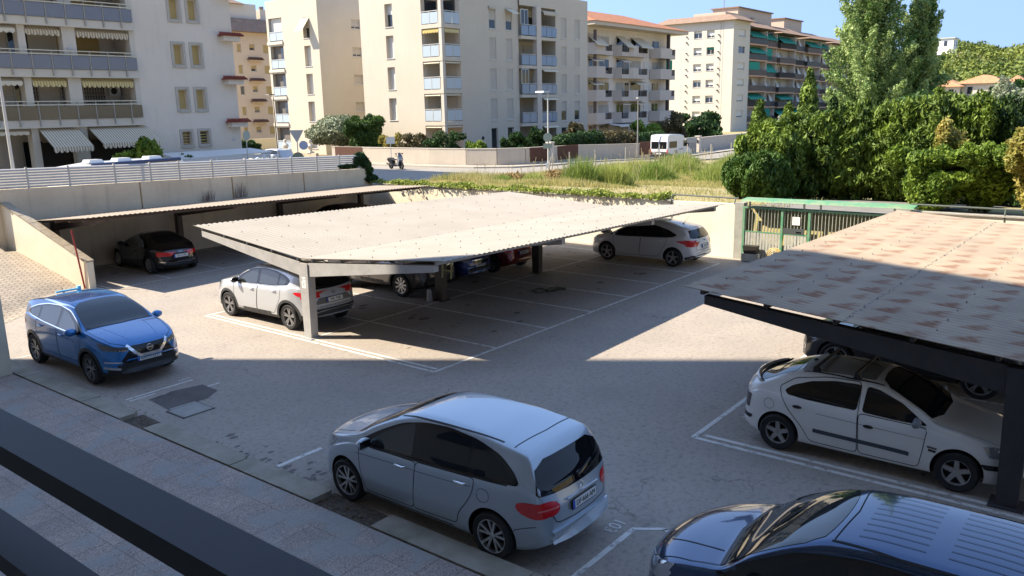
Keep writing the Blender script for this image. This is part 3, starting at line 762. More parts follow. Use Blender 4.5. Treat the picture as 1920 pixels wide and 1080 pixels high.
def chaikin(poly, n=2, closed=True):
    for _ in range(n):
        q = []; N = len(poly)
        for i in range(N if closed else N-1):
            a, b = poly[i], poly[(i+1) % N]
            q += [(a[0]*.75+b[0]*.25, a[1]*.75+b[1]*.25), (a[0]*.25+b[0]*.75, a[1]*.25+b[1]*.75)]
        poly = q
    return poly

def rc(poly, r=.05, n=4):
    """round each corner with radius r"""
    out = []; N = len(poly)
    for i in range(N):
        a, b, c = Vector(poly[i-1]), Vector(poly[i]), Vector(poly[(i+1) % N])
        d1 = (a-b); d2 = (c-b); t = min(r, d1.length*.45, d2.length*.45)
        p = b+d1.normalized()*t; q = b+d2.normalized()*t
        for k in range(n+1):
            u = k/n; out.append(tuple(p*(1-u)**2+b*2*u*(1-u)+q*u*u))
    return out

class Car:
    """car coordinates: x forward (0 at mid wheelbase), y left, z up."""
    def __init__(s, name, label, cat, loc, rz, spec, pt, group=None):
        s.sp = spec; s.pt = pt
        s.t = thing(name, label, cat, (loc[0], loc[1], loc[2]), rz, group)
        sp = spec; s.L = sp['L']; s.xc = sp['fo']+sp['wb']/2      # fo = front overhang
        top = sp['top']; s.top = smoothtab([(a, b) for a, b in top])
        s.bot = smoothtab(sp['bot']); s.belt = smoothtab(sp['belt']); s.w = smoothtab(sp['w'])
        s.zroof = max(b for a, b in top)
        s.make_body()
    def ring(s, x, n=None):
        sp = s.sp; zt = s.top(x); zb = s.bot(x); W = s.w(x); zs = s.belt(x); cr = sp.get('crown', .035)
        zs = min(zs, zt-.02*(1+0)); zs = max(zs, zb+.08)
        k = max(0.0, min(1.0, (zt-zs)/(s.zroof-s.sp['beltref'])))
        ws = W*.955; wr = sp['wr']*W/sp['w'][len(sp['w'])//2][1]
        wt = ws+(wr-ws)*k
        if k < .12: wt = ws*(1-.0*k)
        zm = zb+(zs-zb)*.42; h = zs-zb
        fl = sp.get('flank', .0)
        P = [(0,zb),(.55*W,zb),(.88*W,zb+.01),(.955*W,zb+.05*min(1,h)),(.985*W,zb+.16*h+.02),(W,zm),(.994*W,zb+.72*h),(.982*W,zb+.88*h),(ws,zs)]
        g = zt-zs
        P += [(ws+(wt-ws)*.12-.004,zs+g*.10),(ws+(wt-ws)*.5,zs+g*.5),(ws+(wt-ws)*.86-.0,zs+g*.88),(wt-.04*min(1,k+.3),zs+g*.985+cr*.15),(wt*.80,zt+cr*.42),(wt*.45,zt+cr*.86),(0,zt+cr)]
        # catmull-rom through P
        out = []; m = len(P)
        for i in range(m-1):
            p0 = P[max(i-1,0)]; p1 = P[i]; p2 = P[i+1]; p3 = P[min(i+2,m-1)]
            if i == 0: p0 = (-P[1][0], P[1][1])
            if i == m-2: p3 = (-P[m-2][0], P[m-2][1])
            for q in range(3):
                t = q/3
                out.append(tuple(.5*((2*p1[c])+(-p0[c]+p2[c])*t+(2*p0[c]-5*p1[c]+4*p2[c]-p3[c])*t*t+(-p0[c]+3*p1[c]-3*p2[c]+p3[c])*t**3) for c in (0,1)))
        out.append(P[-1])
        return out
    def make_body(s):
        sp = s.sp; L = s.L
        # stations by arc length along the top profile
        xs = []; x = 0.0; N = 400; pts = [(L*i/N, s.top(L*i/N)) for i in range(N+1)]
        acc = [0]
        for a, b in zip(pts, pts[1:]): acc.append(acc[-1]+math.hypot(b[0]-a[0], (b[1]-a[1])*.8)+ .0)
        n = 76
        for k in range(n+1):
            g = acc[-1]*k/n; i = max(j for j in range(N+1) if acc[j] <= g+1e-9); xs.append(pts[i][0] if i >= N else pts[i][0]+(pts[i+1][0]-pts[i][0])*(g-acc[i])/max(1e-9,acc[i+1]-acc[i]))
        xs = sorted(set([round(q,4) for q in xs]+[0.012,0.03,0.06,L-.012,L-.03,L-.06]))
        cf, cb = sp.get('bowf',.16), sp.get('bowr',.10)
        V = []; rings = []
        for x in xs:
            r = s.ring(x); W = max(.3, s.w(L*.5)); half = [(y, z) for y, z in r]
            full = half+[(-y, z) for y, z in reversed(half[1:-1])]
            i0 = len(V); rings.append((i0, len(full)))
            # bow in plan: sections bend backwards at the sides towards each end
            ef = max(0, 1-x/1.35)**1.3; er = max(0, 1-(L-x)/1.1)**1.3
            for (y, z) in full:
                q = (abs(y)/W)**2.2
                xx = x+cf*ef*q-cb*er*q
                V.append((s.xc-xx, y, z))
        F = []
        for (a, n1), (b, n2) in zip(rings, rings[1:]):
            for j in range(n1): F.append((a+j, a+(j+1) % n1, b+(j+1) % n1, b+j))
        F.append(tuple(reversed(range(rings[0][0], rings[0][0]+rings[0][1])))); F.append(tuple(range(rings[-1][0], rings[-1][0]+rings[-1][1])))
        bm = bmesh.new(); vs = [bm.verts.new(v) for v in V]
        for f in F: bm.faces.new([vs[k] for k in f])
        bmesh.ops.recalc_face_normals(bm, faces=bm.faces)
        s.bvh = BVHTree.FromBMesh(bm)
        me = bpy.data.meshes.new("body"); bm.to_mesh(me); bm.free()
        me.materials.append(s.pt); me.materials.append(M_BLK)
        o = bpy.data.objects.new("body", me); COL.objects.link(o)
        # wheel arches
        r = sp['wr_']; ra = r+sp.get('arch',.055); W = s.w(L*.5)
        cb_ = MB()
        for ax in (sp['fo'], sp['fo']+sp['wb']):
            for sd_ in (1, -1):
                y0, y1 = sd_*(W-.30), sd_*(W+.2)
                prof = [(0.001,y0),(ra,y0),(ra,y1),(0.001,y1)]
                cb_.lathe(prof, 36, 'Y', (s.xc-ax, 0, r+.012))
        cme = cb_.build("cut", [s.pt, M_BLK])
        bmc = bmesh.new(); bmc.from_mesh(cme.data); bmesh.ops.remove_doubles(bmc, verts=bmc.verts, dist=.002); bmesh.ops.recalc_face_normals(bmc, faces=bmc.faces)
        for f in bmc.faces: f.material_index = 1
        bmc.to_mesh(cme.data); bmc.free()
        md = o.modifiers.new("b", 'BOOLEAN'); md.operation = 'DIFFERENCE'; md.solver = 'EXACT'; md.object = cme
        dg = bpy.context.evaluated_depsgraph_get(); dg.update()
        nm = bpy.data.meshes.new_from_object(o.evaluated_get(dg)); o.modifiers.clear(); o.data = nm
        bpy.data.objects.remove(cme)
        # dark sill / bumper cladding band
        if sp.get('clad'):
            for p in nm.polygons:
                c = p.center; x = s.xc-c.x
                if c.z < sp['clad'](x): p.material_index = 1
        nm.polygons.foreach_set("use_smooth", [True]*len(nm.polygons)); nm.set_sharp_from_angle(angle=R_(38))
        o.parent = s.t; o.name = "body"; s.body = o
        for ax, fr in ((sp['fo'],1),(sp['fo']+sp['wb'],0)):
            for sd_ in (1,-1): s.wheel(s.xc-ax, sd_*(W-.115), r, sd_)
    def wheel(s, x, y, r, sd_):
        sp = s.sp; rr_ = sp.get('rim', r*.66); w = .105
        mb = MB(); prof = [(rr_*.99,-w*.9),(r*.90,-w),(r*.985,-w*.72),(r,-w*.35),(r,w*.35),(r*.985,w*.72),(r*.90,w),(rr_*.99,w*.9),(rr_*.97,w*.4),(rr_*.97,-w*.9),(rr_*.99,-w*.9)]
        mb.lathe(prof, 40, 'Y')
        o = mb.build("wheel", M_TYRE, s.t, smooth=True, ang=50); o.location = (x, y, r)
        mb = MB(); n = sp.get('spokes', 5); tw = sp.get('twin', 0); sw = sp.get('sw', .05); hub = r*.13; f = w*.62
        mb.cur = 0
        mb.lathe([(rr_*.985,w*.2),(rr_*1.0,w*.88),(rr_*.93,w*.84),(rr_*.90,w*.3)], 40, 'Y')          # lip
        mb.lathe([(.001,f+.006),(hub*.6,f+.008),(hub,f),(hub*1.1,f-.03)], 24, 'Y')
        mb.cur = 1; mb.lathe([(.001,-.01),(rr_*.95,-.01)], 30, 'Y'); mb.lathe([(rr_*.55,.012),(rr_*.56,-.01)], 30, 'Y')
        mb.cur = 0
        for k in range(n):
            for q in ((-1,1) if tw else (0,)):
                a0 = 2*math.pi*k/n+.3; a1 = a0+q*tw; w0, w1 = sw*.9, sw*sp.get('flare',1.0)
                pa = Vector((math.cos(a0+q*tw*.35),math.sin(a0+q*tw*.35)))*hub*.8; pb = Vector((math.cos(a1),math.sin(a1)))*rr_*.94
                d = (pb-pa).normalized(); nn = Vector((-d.y,d.x))
                P = [pa-nn*w0/2, pb-nn*w1/2, pb+nn*w1/2, pa+nn*w0/2]
                bottom = [(p.x,f-.035,p.y) for p in P]; topp = [(p.x*.99,f+.0 if i in (0,3) else f+.012,p.y*.99) for i, p in enumerate(P)]
                mb.hexa(bottom+topp)
        q = mb.build("rim", [sp.get('rimmat', M_ALLOY), M_ALLOYD], o, smooth=True, ang=40)
        if sd_ < 0: q.rotation_euler = (0,0,math.pi)
    # ---- patches that follow the body
    def patch(s, name, poly, view, mt, off=.004, parent=None, cell=.05, side=1, ribbon=None, smooth=True, extra=None):
        """view 'side': poly in (x from nose, z); 'top': (x from nose, y); 'front'/'rear': (y, z)"""
        bm = bmesh.new()
        polys = poly if isinstance(poly[0][0], (tuple, list)) else [poly]
        def addpoly(pl, mi):
            vs = [bm.verts.new((p[0], p[1], 0)) for p in pl]
            try:
                f = bm.faces.new(vs); f.material_index = mi
            except Exception: pass
        if ribbon:
            for pl in polys:
                cl = ribbon.get('closed', False); n = len(pl)
                for i in range(n if cl else n-1):
                    a, b = Vector(pl[i]), Vector(pl[(i+1) % n]); d = (b-a)
                    if d.length < 1e-6: continue
                    d.normalize(); nn = Vector((-d.y, d.x))*ribbon['w']/2; a2 = a-d*ribbon['w']*.3; b2 = b+d*ribbon['w']*.3
                    addpoly([a2-nn, b2-nn, b2+nn, a2+nn], 0)
        else:
            for pl in polys: addpoly(pl, 0)
        if extra:
            for pl in extra: addpoly(pl, 1)
        xs = [v.co.x for v in bm.verts]; ys = [v.co.y for v in bm.verts]
        if not xs: return None
        for k in range(1, int((max(xs)-min(xs))/cell)+1):
            bmesh.ops.bisect_plane(bm, geom=bm.verts[:]+bm.edges[:]+bm.faces[:], plane_co=(min(xs)+k*cell,0,0), plane_no=(1,0,0))
        for k in range(1, int((max(ys)-min(ys))/cell)+1):
            bmesh.ops.bisect_plane(bm, geom=bm.verts[:]+bm.edges[:]+bm.faces[:], plane_co=(0,min(ys)+k*cell,0), plane_no=(0,1,0))
        dead = []; ref = None
        for v in bm.verts:
            a, b = v.co.x, v.co.y
            if view == 'side': o, d = Vector((s.xc-a, side*3, b)), Vector((0,-side,0))
            elif view == 'top': o, d = Vector((s.xc-a, b, 4)), Vector((0,0,-1))
            elif view == 'front': o, d = Vector((6, a, b)), Vector((-1,0,0))
            else: o, d = Vector((-6, a, b)), Vector((1,0,0))
            h = s.bvh.ray_cast(o, d)
            if h[0] is None: dead.append(v); continue
            nrm = h[1]
            if nrm.dot(d) > 0: nrm = -nrm
            v.co = h[0]+nrm*off
        if dead: bmesh.ops.delete(bm, geom=dead, context='VERTS')
        bm.normal_update()
        d = {'side': Vector((0,side,0)), 'top': Vector((0,0,1)), 'front': Vector((1,0,0)), 'rear': Vector((-1,0,0))}[view]
        for f in bm.faces:
            if f.normal.dot(d) < 0: f.normal_flip()
            f.smooth = smooth
        me = bpy.data.meshes.new(name); bm.to_mesh(me); bm.free()
        for m in (mt if isinstance(mt, (list, tuple)) else [mt]): me.materials.append(m)
        q = bpy.data.objects.new(name, me); COL.objects.link(q); q.parent = parent or s.t
        return q
    def hit(s, view, a, b, side=1):
        if view == 'side': o, d = Vector((s.xc-a, side*3, b)), Vector((0,-side,0))
        elif view == 'top': o, d = Vector((s.xc-a, b, 4)), Vector((0,0,-1))
        elif view == 'front': o, d = Vector((6, a, b)), Vector((-1,0,0))
        else: o, d = Vector((-6, a, b)), Vector((1,0,0))
        h = s.bvh.ray_cast(o, d); return h[0], h[1]
    def sides(s, fn):
        for sd_ in (1,-1): fn(sd_)
    def windows(s, frontwin, rearwin, quarter=None, mt=None, surround=None, chrome=None, ck=2, whole=None, wmat2=None):
        mt = mt or M_GLASS
        for sd_ in (1,-1):
            if whole:
                s.patch("window_surround", rc(whole, .12), 'side', M_BLKG, .002, side=sd_)
                if chrome: s.patch("window_trim", rc(whole, .12), 'side', chrome, .005, side=sd_, ribbon=dict(w=.018, closed=True))
            for wname, pl, mm in (("side_window", frontwin, wmat2 or mt), ("side_window", rearwin, mt), ("quarter_window", quarter, mt)):
                if pl: s.patch(wname, rc(pl, .05), 'side', mm, .005, side=sd_)
    def door(s, poly, handle, sd_, ck=1, hm=None, hl=.18):
        pl = rc(poly, s.sp.get('doorr',.07))
        q = s.patch("door", pl, 'side', [M_GAP], .0025, side=sd_, ribbon=dict(w=.011, closed=True))
        if handle:
            h, n = s.hit('side', handle[0], handle[1], sd_)
            mb = MB(); hl_ = hl/2
            mb.tube([(hl_,0,0),(hl_*.8,.03*sd_,.0),(-hl_*.8,.035*sd_,0),(-hl_,0,0)], [.012,.017,.017,.012], 8)
            ho = mb.build("handle", hm or s.pt, q, smooth=True); ho.location = h
            mb = MB(); mb.lathe([(.001,.002),(.05,.002)],16,'Y'); 
        return q
    def mirror(s, x, z, sd_, mt=None, size=1.0, capmat=None):
        h, n = s.hit('side', x, z, sd_)
        mb = MB(); c = h+Vector((0, sd_*.13, .05)); prof = []
        N1, N2 = 10, 14
        V0 = len(mb.v)
        for i in range(N1+1):
            th = math.pi*i/N1
            for j in range(N2):
                ph = 2*math.pi*j/N2
                px, py, pz = math.sin(th)*math.cos(ph), math.cos(th), math.sin(th)*math.sin(ph)
                px = max(px, -.35)
                mb.v.append((c.x+px*.085*size, c.y+py*.125*size, c.z+pz*.085*size))
        for i in range(N1):
            for j in range(N2): mb.f.append([i*N2+j, i*N2+(j+1) % N2, (i+1)*N2+(j+1) % N2, (i+1)*N2+j]); mb.m.append(0)
        mb.cur = 1
        mb.tube([h+Vector((0,-.01*sd_,-.01)), h+Vector((0,sd_*.07,.02))], .028, 8)
        mb.poly([(c.x-.032*size, c.y+a*.1*size, c.z+b*.065*size) for a, b in ((-1,-.8),(1,-.8),(1,.8),(-1,.8))], 2)
        mb.build("mirror", [capmat or s.pt, M_BLK, M_GLASS], s.t, smooth=True)
    def plate(s, view, z, txt, w=.52, h=.11, lead="F", white=M_PLATE, y=0, blue=True):
        p, n = s.hit(view, y, z); 
        if n.x*(1 if view == 'front' else -1) < 0: n = -n
        X = Vector((0,1,0)) if view == 'front' else Vector((0,-1,0))
        Z = n.normalized(); Z = Vector((Z.x, 0, Z.z*.6)).normalized(); Y = Z.cross(X)
        Mx = Matrix((( X.x,Y.x,Z.x,0),(X.y,Y.y,Z.y,0),(X.z,Y.z,Z.z,0),(0,0,0,1))); Mx = Matrix.Translation(p+Z*.018)@Mx
        mb = MB(); mb.box(-w/2,-h/2,-.012,w/2,h/2,0); mb.box(-w/2,-h/2,0,-w/2+.045,h/2,.001,1 if blue else 0); mb.box(-w/2-.008,-h/2-.008,-.014,w/2+.008,h/2+.008,-.002,2)
        mb.v = [tuple(Mx@Vector(v)) for v in mb.v]
        pl = mb.build("number_plate", [white, M_PBLUE, M_BLK], s.t)
        text_part(txt, h*.86, M_PTEXT, pl, Mx@Matrix.Translation((.022,-.004,.002)), sx=.92)
        return Mx
    def emblem(s, view, z, kind, r=.05, mt=None, y=0):
        p, n = s.hit(view, y, z)
        if n.x*(1 if view == 'front' else -1) < 0: n = -n
        X = Vector((0,1,0)) if view == 'front' else Vector((0,-1,0))
        Z = n.normalized(); Z = Vector((Z.x,0,Z.z)).normalized(); Y = Z.cross(X)
        Mx = Matrix.Translation(p+Z*.012)@Matrix(((X.x,Y.x,Z.x,0),(X.y,Y.y,Z.y,0),(X.z,Y.z,Z.z,0),(0,0,0,1)))
        mb = MB()
        def ringm(cx, rr, w):
            n_ = 24; 
            mb.tube([(cx+rr*math.cos(2*math.pi*k/n_), rr*math.sin(2*math.pi*k/n_), 0) for k in range(n_+1)], w, 6)
        if kind == 'star':
            ringm(0, r, r*.09)
            for k in range(3):
                a = math.pi/2+k*2*math.pi/3; e = Vector((math.cos(a),math.sin(a),0)); f = Vector((-e.y,e.x,0))
                mb.poly([Vector((0,0,.006)), e*r*.12-f*r*.16, e*r*.97]); mb.poly([Vector((0,0,.006)), e*r*.97, e*r*.12+f*r*.16])
        elif kind == 'ringbar': ringm(0, r, r*.12); mb.box(-r*1.15,-r*.17,-.004,r*1.15,r*.17,.006)
        elif kind == 'fourrings':
            for k in range(4): ringm((k-1.5)*r*1.45, r, r*.11)
        elif kind == 'oval': mb.v0 = 0; mb.poly([(r*1.6*math.cos(2*math.pi*k/20), r*.65*math.sin(2*math.pi*k/20), .003) for k in range(20)])
        elif kind == 'ovals': 
            n_ = 24
            for (a, b) in ((1.5,1.0),(.55,.98),(1.0,.5)):
                mb.tube([(r*a*math.cos(2*math.pi*k/n_), r*b*math.sin(2*math.pi*k/n_)+(.25*r if a == 1.0 else 0), 0) for k in range(n_+1)], r*.1, 6)
        elif kind == 'diamond':
            mb.tube([(0,r*1.2,0),(r*.8,0,0),(0,-r*1.2,0),(-r*.8,0,0),(0,r*1.2,0)], r*.16, 6)
        mb.v = [tuple(Mx@Vector(v)) for v in mb.v]
        return mb.build("emblem", mt or M_CHROME, s.t, smooth=True)
    def aerial(s, x, l=.25, dx=-.16):
        h, n = s.hit('top', x, 0); mb = MB(); mb.tube([h, h+Vector((dx,0,l))], [.008,.003], 6); mb.lathe([(.03,0),(.018,.03),(.001,.034)], 12, 'Z', tuple(h))
        mb.build("aerial", M_BLK, s.t)
    def line(s, name, pts, view, w=.012, mt=None, side=1, off=.003, parent=None):
        return s.patch(name, pts, view, mt or M_GAP, off, side=side, ribbon=dict(w=w), parent=parent)
def mirrorx(poly): return [(a, -b) for a, b in reversed(poly)]
def ymir(poly): return [(-a, b) for a, b in reversed(poly)]

UP = R_(90); DN = R_(-90)
# ---------------------------------------------------------------- 1. silver compact people carrier (closest)
def silver_mpv():
    sp = dict(L=4.40, fo=.84, wb=2.70, wr_=.318, rim=.225, wr=.585, beltref=.98, spokes=5, twin=.24, sw=.034, bowf=.30, bowr=.16, crown=.04, arch=.05,
      top=[(0,.50),(.03,.70),(.12,.80),(.35,.91),(.75,1.00),(1.02,1.06),(1.35,1.24),(1.75,1.42),(2.15,1.51),(2.6,1.53),(3.15,1.52),(3.7,1.465),(3.98,1.42),(4.04,1.38),(4.16,1.18),(4.26,1.00),(4.30,.86),(4.345,.74),(4.36,.50)],
      bot=[(0,.26),(.2,.20),(3.9,.20),(4.2,.26),(4.36,.34)],
      belt=[(0,.48),(.12,.62),(.5,.80),(1.0,.92),(2.0,.965),(3.2,1.03),(4.0,1.06),(4.25,.94),(4.36,.46)],
      w=[(0,.60),(.05,.70),(.2,.80),(.5,.865),(1.0,.892),(2.2,.893),(3.4,.885),(3.9,.855),(4.2,.79),(4.30,.74),(4.36,.64)])
    c = Car("parked_car", "silver compact people carrier parked along the kerb, closest to the balcony", "car", (7.97, 7.36, 0), UP, sp, paint("silver_blue", (0.40,0.47,0.54), .45, .3))
    whole = [(1.08,.985),(1.5,1.215),(1.85,1.37),(2.25,1.455),(2.7,1.485),(3.2,1.45),(3.6,1.36),(3.85,1.20),(3.95,1.07),(3.2,1.035),(2.2,.985),(1.4,.965)]
    c.windows([(1.28,1.0),(1.55,1.19),(1.85,1.335),(2.1,1.41),(2.16,1.01),(1.5,.99)], [(2.26,1.01),(2.2,1.45),(2.7,1.455),(3.1,1.42),(3.15,1.05)], [(3.22,1.055),(3.18,1.41),(3.5,1.32),(3.72,1.2),(3.82,1.08)], whole=whole, chrome=None, ck=1, wmat2=M_GLASS2)
    for sd_ in (1,-1):
        c.line("window_seal", chaikin([(.95,.985),(1.6,.965),(2.3,.985),(3.2,1.03),(3.97,1.06)],1,False), 'side', .016, M_BLK, sd_, .006)
        c.door([(1.14,.95),(1.17,.60),(1.26,.30),(2.20,.31),(2.26,.97)], (1.98,.86), sd_, hm=M_CHROME)
        c.door([(2.26,.975),(2.20,.31),(2.98,.33),(3.02,.50),(3.18,.70),(3.26,.84),(3.28,1.02)], (3.05,.92), sd_, hm=M_CHROME)
        c.line("crease", chaikin([(.75,.80),(1.6,.845),(2.6,.86),(3.6,.93)],2,False), 'side', .006, M_GAP, sd_, .001)
        c.line("sill_line", [(1.2,.255),(2.9,.265)], 'side', .02, M_BLK, sd_, .002)
        c.mirror(1.36, .99, sd_, capmat=c.pt)
        c.line("roof_seam", chaikin([(1.55, sd_*.57),(2.2, sd_*.60),(3.2, sd_*.60),(3.78, sd_*.58)],2,False), 'top', .022, M_BLK, 1, .003)
        c.patch("headlight", chaikin([(.03,.62),(.06,.74),(.3,.86),(.62,.90),(.5,.78),(.3,.66)],2), 'side', M_CLEAR, .004, side=sd_)
        tl = [(3.90,.86),(3.94,.76),(4.12,.69),(4.29,.69),(4.29,.87),(4.04,.90)]
        c.patch("taillight", chaikin(tl,1), 'side', M_REDL, .006, side=sd_)
        yy = lambda pl: pl if sd_ > 0 else ymir(pl)
        c.patch("taillight", chaikin(yy([(.75,.895),(.75,.70),(.52,.70),(.44,.79),(.50,.875)]),1), 'rear', M_REDL, .007)
        c.line("taillight_band", yy([(.74,.79),(.48,.79)]), 'rear', .018, mat("pink_lens",(.7,.18,.17),.1,coat=1), 1, .010)
    c.line("fuel_flap", chaikin([(3.33,.92),(3.33,.75),(3.52,.76),(3.52,.93)],2)+[(3.33,.88)], 'side', .006, M_GAP, 1)
    c.patch("windscreen", chaikin([(1.0,-.70),(1.0,.70),(1.3,.70),(1.83,.585),(1.90,0),(1.83,-.585),(1.3,-.70)],1), 'top', M_GLASS2, .004)
    c.line("windscreen_edge", [(1.02,-.70),(.99,0),(1.02,.70)], 'top', .05, M_BLK, 1, .006)
    c.patch("rear_window", chaikin([(-.62,1.34),(-.74,1.00),(-.70,.955),(0,.95),(.70,.955),(.74,1.00),(.62,1.34),(0,1.355)],1), 'rear', M_GLASS, .006)
    c.line("tailgate_seam", [(3.74,-.60),(3.78,0),(3.74,.60)], 'top', .014, M_GAP)
    c.line("tailgate_seam", chaikin([(-.60,.86),(-.56,.62),(-.45,.585),(.45,.585),(.56,.62),(.60,.86)],1,False), 'rear', .012, M_GAP)
    c.line("bumper_trim", [(-.55,.40),(.55,.40)], 'rear', .015, M_CHROME)
    c.patch("plate_recess", chaikin([(-.33,.81),(-.31,.65),(.31,.65),(.33,.81)],1), 'rear', mat("shadow_silver",(.25,.26,.28),.4,metal=.5), .003)
    mb = MB(); h, n = c.hit('rear',0,.835); mb.box(h.x-.02,-.34,h.z-.012,h.x,.34,h.z+.012); mb.build("handle_bar", M_CHROME, c.t)
    c.plate('rear', .735, "DF·666·AM", w=.52, h=.115)
    c.emblem('rear', .895, 'star', .048)
    h, n = c.hit('rear', 0, 1.03); mb = MB(); mb.tube([h+Vector((-.03,0,-.04)), h+Vector((-.02,.02,0)), h+Vector((.02,-.32,.09))], .011, 6); mb.build("wiper", M_BLK, c.t)
    c.line("bonnet_seam", chaikin([(.35,.6),(.6,.66),(1.0,.70)],1,False), 'top', .008); c.line("bonnet_seam", chaikin([(.35,-.6),(.6,-.66),(1.0,-.70)],1,False), 'top', .008)
    c.line("wiper", [(1.06,-.3),(1.04,.55)], 'top', .02, M_BLK, 1, .02)
    c.line("bumper_seam", chaikin([(3.80,.33),(3.86,.5),(4.05,.57),(4.2,.60)],1,False), 'side', .008, M_GAP, 1)
    text_badge = c.hit('rear', .42, .92)[0]
    return c
silver_mpv()
def std(c, o):
    """common fittings of a car, from a dictionary of outlines in (distance from nose, height)"""
    L = c.L
    c.windows(o.get('fw'), o.get('rw'), o.get('qw'), whole=o.get('whole'), chrome=o.get('chrome'), ck=o.get('ck',1), wmat2=o.get('wm'), mt=o.get('wm'))
    for sd_ in (1,-1):
        for d, h in zip(o.get('doors', []), o.get('handles', [])): c.door(d, h, sd_, hm=o.get('hm'))
        if 'mir' in o: c.mirror(o['mir'][0], o['mir'][1], sd_, size=o.get('msz',1.0), capmat=o.get('mm'))
        if 'hls' in o: c.patch("headlight", rc(o['hls'],.03), 'side', o.get('hlm', M_CLEAR), .005, side=sd_)
        if 'tls' in o: c.patch("taillight", rc(o['tls'],.03), 'side', o.get('tlm', M_REDL), .006, side=sd_)
        yy = (lambda pl: pl) if sd_ > 0 else ymir
        if 'hlf' in o: c.patch("headlight", rc(yy(o['hlf']),.03), 'front', o.get('hlm', M_CLEAR), .006)
        if 'tlr' in o: c.patch("taillight", rc(yy(o['tlr']),.03), 'rear', o.get('tlm', M_REDL), .007)
        for nm, pts, w, mt in o.get('slines', []): c.line(nm, chaikin(pts,2,False), 'side', w, mt, sd_, .004)
        if o.get('archtrim'):
            r = c.sp['wr_']+.055
            for ax in (c.sp['fo'], c.sp['fo']+c.sp['wb']):
                c.line("arch_trim", [(ax+(r+.03)*math.cos(a), c.sp['wr_']+(r+.03)*math.sin(a)) for a in [math.pi*k/16 for k in range(17)]], 'side', .07, o['archtrim'], sd_, .008)
    if 'ws' in o: c.patch("windscreen", chaikin(o['ws'],1), 'top', o.get('wsm', M_GLASS), .005); 
    if 'wse' in o: c.line("scuttle", o['wse'], 'top', .05, M_BLK, 1, .006)
    if 'rwt' in o: c.patch("rear_window", rc(o['rwt'],.08), 'top', M_GLASS, .006)
    if 'rwr' in o: c.patch("rear_window", rc(o['rwr'],.08), 'rear', M_GLASS, .006)
    for nm, pl, v, mt, off in o.get('patches', []): c.patch(nm, rc(pl,.03), v, mt, off)
    for nm, pts, v, w, mt in o.get('lines', []): c.line(nm, pts, v, w, mt, 1, .005)

